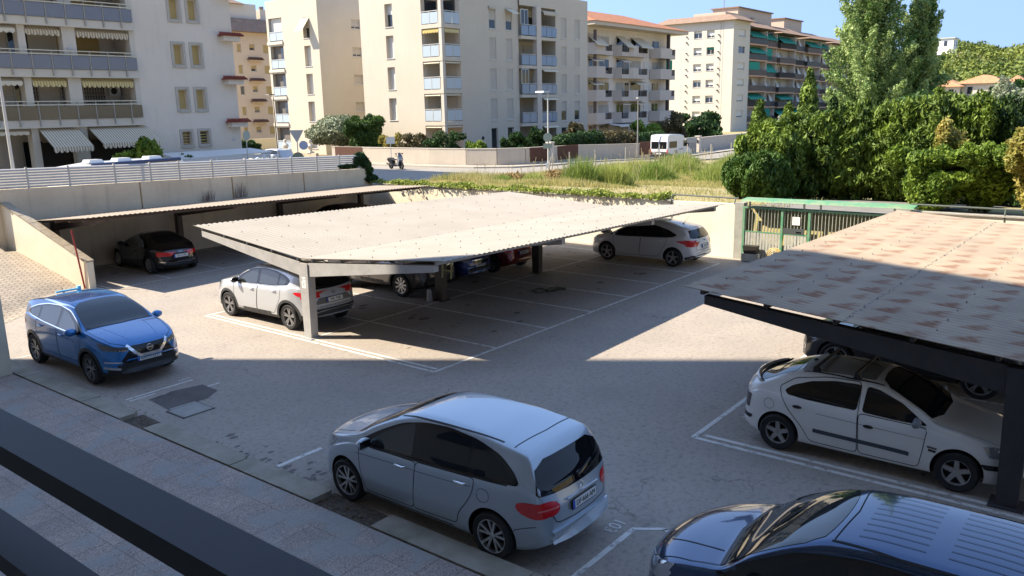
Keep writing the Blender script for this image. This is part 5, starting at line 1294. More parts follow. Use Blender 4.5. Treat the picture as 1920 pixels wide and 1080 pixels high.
# ---------------------------------------------------------------- dark car close at lower right
def dark_mpv():
    P = paint("midnight", (0.03,0.065,0.14), .75, .16)
    sp = dict(L=4.45, fo=.90, wb=2.68, wr_=.33, wr=.66, beltref=1.02, spokes=5, twin=.15, sw=.04, bowf=.34, bowr=.14, crown=.045, arch=.05,
      top=[(0,.5),(.03,.70),(.12,.82),(.35,.94),(.75,1.03),(1.0,1.08),(1.35,1.31),(1.7,1.50),(2.05,1.62),(2.5,1.665),(3.2,1.67),(3.8,1.63),(4.15,1.56),(4.22,1.5),(4.34,1.1),(4.40,.9),(4.45,.5)],
      bot=[(0,.26),(.2,.2),(4.1,.22),(4.45,.36)],
      belt=[(0,.46),(.12,.66),(.5,.84),(1.1,.99),(2.0,1.04),(3.4,1.06),(4.2,1.08),(4.45,.46)],
      w=[(0,.60),(.05,.72),(.2,.82),(.5,.88),(1.0,.91),(2.2,.915),(3.5,.915),(4.1,.88),(4.35,.82),(4.45,.7)])
    c = Car("parked_car", "glossy midnight-blue car with a ribbed roof cut off by the bottom right of the view", "car", (7.72, 1.72, 0), UP, sp, P)
    o = dict(whole=[(.95,1.03),(1.35,1.27),(1.75,1.47),(2.3,1.57),(3.2,1.58),(3.9,1.5),(4.0,1.2),(3.9,1.09),(2.2,1.06),(1.5,1.02)], ck=1,
      fw=[(1.4,1.07),(1.6,1.27),(1.9,1.44),(2.2,1.51),(2.25,1.08)], rw=[(2.35,1.09),(2.31,1.52),(3.1,1.53),(3.15,1.1)], qw=[(3.25,1.11),(3.22,1.52),(3.8,1.44),(3.85,1.15)],
      doors=[[(1.2,.98),(1.24,.6),(1.38,.34),(2.22,.34),(2.3,1.04)],[(2.31,1.04),(2.24,.34),(3.0,.36),(3.3,.85),(3.34,1.06)]], handles=[(2.05,.95),(3.05,.98)],
      mir=(1.36,1.04), hls=[(.04,.66),(.1,.80),(.55,.95),(.45,.8)], hlf=[(.4,.78),(.5,.66),(.8,.7),(.8,.86)],
      ws=[(1.0,-.74),(1.0,.74),(1.4,.73),(1.93,.64),(2.0,.35),(2.02,0),(2.0,-.35),(1.93,-.64),(1.4,-.73)], wse=[(1.04,-.74),(.96,0),(1.04,.74)], wsm=M_GLASS2,
      lines=[("roof_groove", [(2.03,s_*.62),(2.6,s_*.66),(3.9,s_*.655)], 'top', .022, M_GAP) for s_ in (1,-1)]
           +[("roof_rib", [(x0_,k*.12),(x0_+l_,k*.12)], 'top', .009, mat("rib_shade",(0.006,0.012,0.03),.3)) for k in range(-4,5) for x0_, l_ in ((2.22,.55),(2.95,1.05))]  # flat dark strips: shade of the raised roof ribs, painted as colour
           +[("bonnet_crease", [(.3,s_*.36),(.95,s_*.5)], 'top', .012, M_GAP) for s_ in (1,-1)]+[("bonnet_seam", [(.12,s_*.5),(.35,s_*.66),(.7,s_*.74),(1.05,s_*.76)], 'top', .009, M_GAP) for s_ in (1,-1)]
           +[("wiper", [(1.06,-.45),(1.14,.15)], 'top', .02, M_BLK),("wiper", [(1.05,.05),(1.2,.6)], 'top', .02, M_BLK),
             ("front_roof_seam", [(2.04,-.6),(2.09,0),(2.04,.6)], 'top', .01, M_GAP)])
    std(c, o)
dark_mpv()

# ladder and canister at the second post
t = thing("step_ladder", "pale wooden step ladder leaning on the second carport post", "ladder", (17.0,15.75,0))
mb = MB()
for y in (-.17,.17): mb.hexa([(-.05,y-.02,.75),(-.01,y-.02,.75),(-.01,y+.02,.75),(-.05,y+.02,.75),(.05,y-.02,1.9),(.09,y-.02,1.9),(.09,y+.02,1.9),(.05,y+.02,1.9)])
mb.build("rail", mat("ladder_wood",(0.40,0.36,0.18),.7), t)
for z in (.95,1.2,1.45,1.7): mb = MB(); mb.box(-.02,-.17,z,.05,.17,z+.04); mb.build("rung", MATS["ladder_wood"], t)
mb = MB(); mb.lathe([(.001,0),(.10,0),(.085,.02),(.075,.28),(.05,.34),(.001,.36)], 12, 'Z', (16.95,16.45,0)); tag(mb.build("canister", mat("grey_canister",(0.35,0.34,0.32),.5), smooth=True), "small grey canister standing at the foot of the second carport post", "canister")
# ================================================================ BUILDINGS
M_WALLB = mat("beige_render", (0.56,0.50,0.41), 0.9, col2=(0.52,0.46,0.375), vs=0.35, bump=0.1, bs=30)
M_WALLG = mat("greyish_render", (0.70,0.62,0.53), 0.9, col2=(0.64,0.57,0.48), vs=0.35, bump=0.1, bs=30)
M_WALLY = mat("warm_render", (0.58,0.51,0.40), 0.9, col2=(0.53,0.465,0.365), vs=0.35)
M_WALLP = mat("pale_cream_render", (0.60,0.55,0.47), 0.9, col2=(0.55,0.50,0.42), vs=0.3)
add_streaks(M_WALLB, (0.36,0.31,0.25), .18); add_streaks(M_WALLG, (0.36,0.32,0.28), .18); add_streaks(M_WALLP, (0.40,0.35,0.28), .15)
M_SHUTB = mat("beige_shutter", (0.50,0.45,0.38), 0.6); add_wave(M_SHUTB, 9, .5, 'Z')
M_SHUTY = mat("ochre_shutter", (0.48,0.34,0.13), 0.6); add_wave(M_SHUTY, 9, .5, 'Z')
M_SHUTW = mat("white_shutter", (0.62,0.60,0.55), 0.6); add_wave(M_SHUTW, 9, .4, 'Z')
M_PANE = mat("window_pane", (0.03,0.035,0.04), 0.06, spec=.7)
M_DARKIN = mat("dark_interior", (0.035,0.028,0.022), 0.9)
M_FRAME = mat("window_frame", (0.55,0.54,0.50), 0.5)
M_FROST = mat("frosted_balcony_glass", (0.40,0.47,0.52), 0.25, spec=.5)
M_SMOKE = mat("smoked_balcony_glass", (0.17,0.17,0.185), 0.12, spec=.6)
M_TERRA = mat("terracotta_tiles", (0.42,0.17,0.075), 0.85, col2=(0.26,0.11,0.06), vs=2.0); add_wave(M_TERRA, 1.4, .8, 'X', .05)
M_TERRAB = mat("brown_roof_tiles", (0.30,0.20,0.14), 0.85, col2=(0.20,0.13,0.09), vs=2.0); add_wave(M_TERRAB, 1.2, .8, 'X', .05)
M_AWN = mat("cream_awning", (0.60,0.53,0.40), 0.85)
def stripes(name, a, b, scale, axis='X'):
    m = mat(name, a, .85); N, L, bs_ = nodes(m); tc = N.new("ShaderNodeTexCoord"); w = N.new("ShaderNodeTexWave"); w.bands_direction = axis; w.inputs["Scale"].default_value = scale
    r = N.new("ShaderNodeValToRGB"); r.color_ramp.interpolation = 'CONSTANT'; r.color_ramp.elements[0].color = (*a,1); r.color_ramp.elements[1].color = (*b,1); r.color_ramp.elements[1].position = .5
    L.new(tc.outputs["Object"], w.inputs[0]); L.new(w.outputs["Fac"], r.inputs[0]); L.new(r.outputs[0], bs_.inputs["Base Color"]); return m
M_AWNS = stripes("striped_awning", (0.62,0.56,0.44), (0.36,0.28,0.18), 2.0)
M_AWNY = stripes("yellow_striped_awning", (0.66,0.58,0.34), (0.48,0.36,0.12), 2.0)
M_GREENA = mat("green_awning", (0.01,0.24,0.17), .8); M_BLUEA = mat("blue_awning", (0.01,0.08,0.30), .8)
M_IRON = mat("dark_iron", (0.03,0.03,0.032), .5)
M_CURT = mat("curtain", (0.40,0.38,0.34), .8)

class Face:
    """a facade: origin (x,y), direction along U, outward N; walls with real openings"""
    def __init__(s, O, U, N): s.O, s.U, s.N = O, U, N
    def P(s, u, n, z): return (s.O[0]+s.U[0]*u+s.N[0]*n, s.O[1]+s.U[1]*u+s.N[1]*n, z)
    def wall(s, mb, u0, u1, z0, z1, ops, depth=.25, m=0, n=0.0):
        us = sorted(set([u0,u1]+[o[0] for o in ops]+[o[1] for o in ops])); zs = sorted(set([z0,z1]+[o[2] for o in ops]+[o[3] for o in ops]))
        us = [u for u in us if u0 <= u <= u1]; zs = [z for z in zs if z0 <= z <= z1]
        for a, b in zip(us, us[1:]):
            for c, d in zip(zs, zs[1:]):
                mu, mz = (a+b)/2, (c+d)/2
                if any(o[0] < mu < o[1] and o[2] < mz < o[3] for o in ops): continue
                mb.poly([s.P(a,n,c), s.P(b,n,c), s.P(b,n,d), s.P(a,n,d)], m)
        for (a, b, c, d) in [o[:4] for o in ops]:
            mb.poly([s.P(a,n,c), s.P(b,n,c), s.P(b,n-depth,c), s.P(a,n-depth,c)], m); mb.poly([s.P(a,n,d), s.P(b,n,d), s.P(b,n-depth,d), s.P(a,n-depth,d)], m)
            mb.poly([s.P(a,n,c), s.P(a,n,d), s.P(a,n-depth,d), s.P(a,n-depth,c)], m); mb.poly([s.P(b,n,c), s.P(b,n,d), s.P(b,n-depth,d), s.P(b,n-depth,c)], m)
    def box(s, mb, u0, u1, n0, n1, z0, z1, m=None): mb.fbox(s.O, s.U, s.N, u0, u1, n0, n1, z0, z1, m)
    def window(s, par, u0, u1, z0, z1, kind='shutter', sh=M_SHUTB, depth=.25, sill=True, n=0.0, f=1.0, frame=M_FRAME):
        """kind: shutter (closed), half (roller partly down), glass"""
        mb = MB(); t = .05
        s.box(mb, u0, u1, n-depth, n-depth+.05, z1-t, z1); s.box(mb, u0, u1, n-depth, n-depth+.05, z0, z0+t)
        s.box(mb, u0, u0+t, n-depth, n-depth+.05, z0+t, z1-t); s.box(mb, u1-t, u1, n-depth, n-depth+.05, z0+t, z1-t)
        if sill: s.box(mb, u0-.06, u1+.06, n+.003, n+.06, z0-.07, z0-.005)
        w = mb.build("window", frame, par)
        f = {'shutter': 1.0, 'half': f if f < 1 else .55, 'glass': 0.0}[kind]
        zs = z1-(z1-z0)*f
        if f > 0:
            mb = MB(); s.box(mb, u0+t, u1-t, n-depth-.01, n-depth+.02, max(zs, z0+t), z1-t); mb.build("shutter", sh, w)
        if f < 1:
            mb = MB(); s.box(mb, u0+t, u1-t, n-depth-.02, n-depth+.0, z0+t, max(z0+t+.01, zs)); mb.cur = 0
            q = mb.build("pane", M_PANE, w)
            if u1-u0 > 1.1:
                mb = MB(); s.box(mb, (u0+u1)/2-.03, (u0+u1)/2+.03, n-depth, n-depth+.04, z0+t, zs); mb.build("mullion", frame, w)
        return w
    def awning(s, par, u0, u1, z, out, drop, mt, val=.25, n=0.0, flat=False):
        """sloping cloth with scalloped valance"""
        mb = MB(); k = max(3, int((u1-u0)/.28))
        mb.poly([s.P(u0,n,z), s.P(u1,n,z), s.P(u1,n+out,z-drop), s.P(u0,n+out,z-drop)]); mb.poly([s.P(u0,n,z-.02), s.P(u0,n+out,z-drop-.02), s.P(u1,n+out,z-drop-.02), s.P(u1,n,z-.02)])
        for i in range(k):
            a, b = u0+(u1-u0)*i/k, u0+(u1-u0)*(i+1)/k; zt = z-drop
            mb.poly([s.P(a,n+out,zt), s.P(b,n+out,zt), s.P(b,n+out+.02,zt-val*.6), s.P(b-(b-a)*.25,n+out+.03,zt-val*.95), s.P((a+b)/2,n+out+.03,zt-val), s.P(a+(b-a)*.25,n+out+.03,zt-val*.95), s.P(a,n+out+.02,zt-val*.6)])
        return mb.build("awning", mt, par)
    def balcony(s, par, u0, u1, n0, n1, z, slab=.3, kind='glass', mt=M_FROST, wallm=M_WALLB, ends=True, h=1.0):
        mb = MB(); s.box(mb, u0, u1, n0, n1, z-slab, z); b = mb.build("balcony", wallm, par)
        mb = MB()
        if kind == 'glass':
            k = max(1, round((u1-u0)/1.1))
            for i in range(k):
                a, c = u0+(u1-u0)*i/k+.03, u0+(u1-u0)*(i+1)/k-.03; s.box(mb, a, c, n1-.06, n1-.04, z+.06, z+h-.12)
            if ends:
                for u in (u0+.03, u1-.05): s.box(mb, u, u+.02, n0+.05, n1-.1, z+.06, z+h-.12)
            g = mb.build("glass_panel", mt, b)
            mb = MB(); s.box(mb, u0, u1, n1-.08, n1-.02, z+h-.04, z+h)
            for i in range(k+1): uu = u0+(u1-u0)*i/k; s.box(mb, uu-.02, uu+.02, n1-.07, n1-.03, z, z+h-.04)
            mb.build("rail", M_FRAME, b)
        elif kind == 'bars':
            s.box(mb, u0, u1, n1-.05, n1, z+h-.05, z+h); s.box(mb, u0, u1, n1-.04, n1-.01, z+.08, z+.11)
            k = int((u1-u0)/.14)
            for i in range(k+1): uu = u0+(u1-u0)*i/k; s.box(mb, uu-.01, uu+.01, n1-.035, n1-.015, z, z+h-.05)
            mb.build("railing", mt, b)
        elif kind == 'cloth':
            s.box(mb, u0, u1, n1-.05, n1, z+.05, z+h); 
            if ends: s.box(mb, u0, u0+.04, n0, n1-.05, z+.05, z+h); s.box(mb, u1-.04, u1, n0, n1-.05, z+.05, z+h)
            mb.build("railing", mt, b)
        elif kind == 'solid':
            s.box(mb, u0, u1, n1-.12, n1+.002, z-.002, z+h)
            if ends: s.box(mb, u0-.002, u0+.12, n0, n1-.12, z-.002, z+h); s.box(mb, u1-.12, u1+.002, n0, n1-.12, z-.002, z+h)
            mb.build("parapet", mt, b)
        return b

# ---------------------------------------------------------------- block A: the left block with long glazed balconies
def block_left():
    t = thing("apartment_building", "nearest cream block at left with long smoked-glass balconies and striped awnings", "building", (30,52,1))
    YF = 50.75; F = Face((10.0, YF), (1,0), (0,-1)); G = Face((27.3, YF), (1,0), (0,-1))
    FL = [5.35, 8.18, 11.02, 13.86]
    # grey side wall, X 27.3 .. 34.2 (+ chamfer behind)
    mb = MB(); ops = []
    for zt in (4.4, 7.10, 9.93, 12.76, 15.6): 
        for (a, b) in ((29.78,30.43),(31.06,31.71)): ops.append((a-27.3, b-27.3, zt-(1.35 if zt > 5 else .95), zt-.05))
    G.wall(mb, 0, 6.9, 0.5, 18, ops, .28)
    mb.poly([(34.2,YF,.5),(34.2,YF+18,.5),(34.2,YF+18,18),(34.2,YF,18)]); mb.box(10.0,YF+2.6,.5,27.3,YF+18,18); mb.poly([(10,YF,18),(34.2,YF,18),(34.2,YF+18,18),(10,YF+18,18)])
    mb.poly([(27.3,YF,.5),(27.3,YF+2.6,.5),(27.3,YF+2.6,18),(27.3,YF,18)])
    mb.build("wall", M_WALLG, t)
    for i, o in enumerate(ops):
        low = o[3] < 5
        w = G.window(t, o[0], o[1], o[2], o[3], 'shutter' if not low else 'glass', M_SHUTY, .22, sill=False)
        mb = MB(); fr = .17
        G.box(mb, o[0]-fr, o[0]-.002, .003, .05, o[2]-fr, o[3]+fr); G.box(mb, o[1]+.002, o[1]+fr, .003, .05, o[2]-fr, o[3]+fr)
        G.box(mb, o[0]-.002, o[1]+.002, .003, .05, o[3]+.002, o[3]+fr); G.box(mb, o[0]-.002, o[1]+.002, .003, .07, o[2]-fr, o[2]-.002)
        mb.build("surround", mat("window_stone",(0.46,0.42,0.36),.9,var=.1,vs=4), w)
        if low:
            mb = MB()
            for k in range(5): G.box(mb, o[0]+.05, o[1]-.05, -.16, -.12, o[2]+.1+k*.18, o[2]+.16+k*.18)
            mb.build("grille", MATS["ochre_shutter"], w)
    # little tiled hoods on the corner
    for z in (4.85, 7.7, 10.55, 13.4):
        mb = MB(); G.box(mb, 5.95, 7.2, 0.002, .5, z-.32, z)
        b = mb.build("corner_hood", M_WALLG, t)
        mb = MB(); 
        mb.hexa([G.P(5.75,-.3,z+.0), G.P(7.4,-.3,z+.0), G.P(7.4,.65,z+.0), G.P(5.75,.65,z+.0), G.P(6.0,-.1,z+.22), G.P(7.2,-.1,z+.22), G.P(7.2,.25,z+.2), G.P(6.0,.25,z+.2)])
        for k in range(9): u = 5.82+k*.19; mb.tube([G.P(u,.68,z+.03), G.P(u+.02,.2,z+.24)], .05, 6)
        mb.build("tiles", mat("red_tiles",(0.30,0.06,0.035),.85,var=.4,vs=8), b)
    # balcony bays
    cols = [(20.55,20.95),(22.95,23.7),(26.95,27.3),(17.6,17.95),(14.6,15.2),(11.6,11.95)]
    mb = MB()
    for a, b in cols: mb.box(a, YF, 0.5, b, YF+.6, 18)
    mb.build_each("pillar", M_WALLP, t)
    for k, z in enumerate(FL):
        mb = MB(); mb.box(10.0, YF-.25, z-.48, 27.25, YF+2.7, z-.02); sl = mb.build("balcony", M_WALLP, t)
        mb = MB()
        x = 10.2
        while x < 27.1: mb.box(x-.035, YF-.34, z-.38, x+.035, YF-.25, z-.12); mb.box(x-.03, YF-.34, z-.12, x+.03, YF-.28, z+.95); x += 1.08
        mb.build_each("bracket", mat("bracket_grey",(0.32,0.30,0.26),.6), sl)
        mb = MB(); x = 10.2
        while x < 27.0: mb.box(x+.05, YF-.32, z+.0, min(x+1.03,27.1), YF-.30, z+.74); x += 1.08
        mb.box(27.08, YF-.3, z, 27.1, YF+.0, z+.74)
        mb.build("glass_panel", [M_SMOKE, mat("brown_balcony_glass",(0.14,0.11,0.075),.15)][k == 0 and 1 or 0], sl)
        mb = MB(); mb.box(10.0, YF-.36, z+.78, 27.2, YF-.28, z+.84); mb.box(10.0, YF-.36, z+.98, 27.2, YF-.29, z+1.03); mb.build("rail", mat("cream_rail",(0.58,0.54,0.42),.5), sl)
    # back wall openings, doors, shutters, awnings per floor
    B = Face((10.0, YF+2.6), (1,0), (0,-1))
    def od(name, u0, u1, z0, z1, mt, n=.03):
        mb = MB(); B.box(mb, u0, u1, n-.03, n, z0, z1); return mb.build(name, mt, t)
    for k, z in enumerate([1.9]+FL):
        zt = z+2.15
        for (a, b) in ((3.0,5.2),(6.1,7.4),(13.75,16.3)) if k != 1 else ((3.0,5.2),(6.1,7.4)):
            d = od("balcony_door", a, b, z, zt, M_SHUTY if a > 8 else M_SHUTW)
        d = od("balcony_door", 10.95, 12.1, z, zt, M_PANE); mb = MB(); B.box(mb, 11.5, 11.58, .03, .05, z, zt); B.box(mb, 10.95, 11.02, .03, .05, z, zt); mb.build("frame", M_FRAME, d)
    # trellis shutters on the first floor
    z = FL[0]
    for (a, b) in ((11.3,12.3),(13.6,16.3)):
        mb = MB(); d = od("security_grille", a, b, z, z+2.15, M_DARKIN, .031)
        mb = MB(); k = int((b-a)/.16)
        for i in range(k+1): B.box(mb, a+i*(b-a)/k-.012, a+i*(b-a)/k+.012, .05, .06, z, z+2.15)
        for j in range(9):
            for i in range(k):
                u = a+i*(b-a)/k; w_ = (b-a)/k; zz = z+j*.24
                mb.poly([B.P(u,.065,zz+.06), B.P(u+w_/2,.065,zz+.0), B.P(u+w_,.065,zz+.06), B.P(u+w_,.065,zz+.09), B.P(u+w_/2,.065,zz+.03), B.P(u,.065,zz+.09)]); mb.poly([B.P(u,.065,zz+.12), B.P(u+w_/2,.065,zz+.18), B.P(u+w_,.065,zz+.12), B.P(u+w_,.065,zz+.15), B.P(u+w_/2,.065,zz+.21), B.P(u,.065,zz+.15)])
        for u in (a, (a+b)/2, b): B.box(mb, u-.04, u+.04, .05, .08, z, z+2.15)
        mb.build("lattice", mat("lattice_white",(0.50,0.44,0.38),.6), d)
    mb = MB(); B.box(mb, 16.45, 17.15, .05, .40, z+1.35, z+1.95); ac = mb.build("air_conditioner", mat("ac_white",(0.62,0.62,0.58),.5), t)
    mb = MB(); c = B.P(16.7,.41,z+1.65); mb.lathe([(.001,0),(.2,0),(.2,-.01)], 20, 'Y', c); mb.build("fan", M_DARKIN, ac)
    # awnings (rolled with hanging valance on the upper floors)
    for k, z in enumerate(FL[1:4]):
        mt = [M_AWNY, M_AWNS, M_AWNS][k]
        F.awning(t, 13.75, 16.9, z-.5, .25, .18, mt, .36, n=-.3); F.awning(t, 11.0, 12.9, z-.5, .25, .18, mt, .34, n=-.3); F.awning(t, 8.0, 10.4, z-.5, .45, .22, M_AWN, .25, n=-.3)
    F.awning(t, 13.75, 17.4, FL[0]-.5, 1.7, .95, M_AWNS, .32, n=-.1); F.awning(t, 10.95, 13.2, FL[0]-.5, 1.7, 1.05, M_AWNS, .32, n=-.1); F.awning(t, 7.9, 10.4, FL[0]-.5, .3, .15, M_AWN, .2, n=-.2)
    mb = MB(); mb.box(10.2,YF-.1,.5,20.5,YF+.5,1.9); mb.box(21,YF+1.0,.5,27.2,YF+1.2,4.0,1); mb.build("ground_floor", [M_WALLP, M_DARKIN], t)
    mb = MB()
    for (a, z) in ((23.3,9.3),(23.3,4.6),(33.6,3.6)): mb.box(a-.12,YF-.02-(0.02 if a<30 else 0),z,a+.12,YF-.005,z+.14); mb.box(a-.04,YF-.02,z+.2,a+.04,YF-.005,z+.28)
    mb.build("number_sign", mat("sign_blue_white",(0.45,0.47,0.50),.5), t)
    world_children(t)
block_left()

# ---------------------------------------------------------------- pale pink-cream block behind, with tiled hoods
def block_behind():
    t = thing("apartment_building", "pink-cream block far behind with a brown tiled eave and small tiled window hoods", "building", (76,108,1))
    YF = 102.; F = Face((64.0,YF),(1,0),(0,-1)); mb = MB(); ops = []
    for z in (14.75,11.9,9.05,6.2,3.4):
        ops += [(5.35,6.0,z-1.2,z),(7.35,8.2,z-.85,z),(9.6,10.9,z-1.2,z),(2.0,3.3,z-1.2,z),(13.,14.2,z-1.2,z)]
    F.wall(mb, 0, 22, .3, 16.6, ops, .2); mb.poly([(64,YF,.3),(64,YF+12,.3),(64,YF+12,16.6),(64,YF,16.6)]); mb.poly([(86,YF,.3),(86,YF+12,.3),(86,YF+12,16.6),(86,YF,16.6)])
    mb.build("wall", mat("pink_cream_render",(0.64,0.50,0.36),.9,var=.08,vs=.5), t)
    for i, o in enumerate(ops): F.window(t, *o, ['shutter','half','shutter','shutter','shutter'][i%5] if i not in (10,) else 'glass', M_SHUTY, .18, sill=False)
    for z in (12.6,9.75,6.9,4.05):
        mb = MB(); F.box(mb, 6.9, 8.9, .002, .5, z-.25, z); q = mb.build("hood", MATS["pink_cream_render"], t)
        mb = MB(); mb.hexa([F.P(6.8,0.01,z), F.P(9.1,.01,z), F.P(9.1,.8,z), F.P(6.8,.8,z), F.P(7.1,0.01,z+.4), F.P(8.8,.01,z+.4), F.P(8.8,.3,z+.3), F.P(7.1,.3,z+.3)])
        for k in range(8): u = 6.9+k*.3; mb.tube([F.P(u,.82,z+.03), F.P(u,.3,z+.33)], .09, 5)
        mb.build("tiles", mat("dark_tiles",(0.16,0.08,0.055),.85,var=.3,vs=4), q)
    mb = MB(); mb.hexa([(63,YF-1.1,16.3),(87,YF-1.1,16.3),(87,YF+13,16.3),(63,YF+13,16.3),(64,YF+.6,18.2),(86,YF+.6,18.2),(86,YF+11,18.2),(64,YF+11,18.2)]); mb.build("roof", M_TERRAB, t)
    mb = MB(); mb.box(65,YF+1.5,18,74,YF+8,20.3); mb.box(75,YF+2,18,77,YF+4,19.8); mb.box(78.5,YF+2,18,80,YF+3.4,19.4); mb.build("penthouse", M_WALLP, t)
    mb = MB(); mb.hexa([(64.6,YF+1.0,20.2),(72.,YF+1.0,20.2),(72,YF+9,20.2),(64.6,YF+9,20.2),(65,YF+4,21.6),(69.5,YF+4,21.6),(69.5,YF+6,21.6),(65,YF+6,21.6)]); mb.build("upper_roof", M_TERRAB, t)
    mb = MB(); mb.tube([(76,YF+3,19.8),(76,YF+3,20.3)],.35,10); mb.build("chimney", M_TERRAB, t)
    world_children(t)
block_behind()

# ---------------------------------------------------------------- block B2 (corner sunlit, left of centre)
def block_two():
    t = thing("apartment_building", "sunlit sand-coloured block with a column of glazed balconies on its left edge", "building", (60,73,1))
    X = 56.6; L_ = Face((X,77.5),(0,-1),(-1,0)); mb = MB(); ops = []; win = []
    for k in range(5):
        z = 15.2-2.86*k; ops.append((0.35,2.65,z-2.45,z))
    for k in range(5):
        z = 14.9-2.82*k
        win.append((6.1,7.15,z-2.05,z))
    L_.wall(mb, 0, 8.5, .3, 17, ops+win, .45)
    S = Face((X,69.0),(1,0),(0,-1)); so = [(4.45,5.72,z-.95,z) for z in (14.85,12.0,9.15,6.3)]
    S.wall(mb, 0, 6.9, .3, 17, so, .2)
    mb.poly([(X,77.5,.3),(X+9,77.5,.3),(X+9,77.5,17),(X,77.5,17)]); mb.poly([(X,69,17),(X+12,69,17),(X+12,77.5,17),(X,77.5,17)])
    mb.box(63.5,70.2,.3,68,77.4,17)
    for z in (15.6,12.7,9.85,7.0,4.1,1.3): mb.box(63.5,69.02,z-.1,68,70.2,z+1.05)
    mb.build("wall", M_WALLY, t)
    for k, o in enumerate(ops):
        mb = MB(); L_.box(mb, o[0], o[1], -.02, .0, o[2]+.15, o[2]+1.0); b = mb.build("balcony_front", M_FROST, t)
        mb = MB(); L_.box(mb, o[0], o[1], .002, .04, o[2]+1.0, o[2]+1.06); L_.box(mb, (o[0]+o[1])/2-.03, (o[0]+o[1])/2+.03, .002, .03, o[2]+.15, o[2]+1.0); L_.box(mb,o[0]-.0,o[0]+.06,.002,.03,o[2],o[3]-.01); mb.build("rail", M_FRAME, b)
        mb = MB(); L_.box(mb, o[0]-.35, o[1], .003, .12, o[2]-.26, o[2]+.05); mb.build("slab_edge", M_WALLP, t)
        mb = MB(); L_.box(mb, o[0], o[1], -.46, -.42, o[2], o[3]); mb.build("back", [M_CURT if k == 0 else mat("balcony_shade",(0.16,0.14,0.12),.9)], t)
        if k in (1,2,3): mb = MB(); L_.box(mb, 1.7, 2.5, -.4, -.36, o[2]+1.1, o[3]-.2); mb.build("balcony_door", M_PANE, t)
        if k == 0:
            mb = MB()
            for q in range(4): L_.box(mb, o[0]+.05+q*.57, o[0]+.6+q*.57, -.3, -.28, o[2]+1.1, o[3]-.02)
            mb.build("curtain", M_SHUTW, t)
    for k, o in enumerate(win):
        L_.window(t, *o, 'half' if k == 0 else 'shutter', M_SHUTW if k else M_SHUTB, .42, f=.5)
    L_.awning(t, 6.0, 7.2, 14.85, 1.0, 1.3, M_AWN, .1, n=.0)
    for k, o in enumerate(so): S.window(t, *o, 'half' if k < 2 else 'shutter', M_SHUTB, .17, f=.75)
    mb = MB()
    for z in (13.9,11.0,8.2): mb.lathe([(.001,0),(.09,0),(.09,.05)], 10, 'Y', (64.1,68.97,z))
    mb.build("wall_lamp", M_DARKIN, t)
    world_children(t)
block_two()

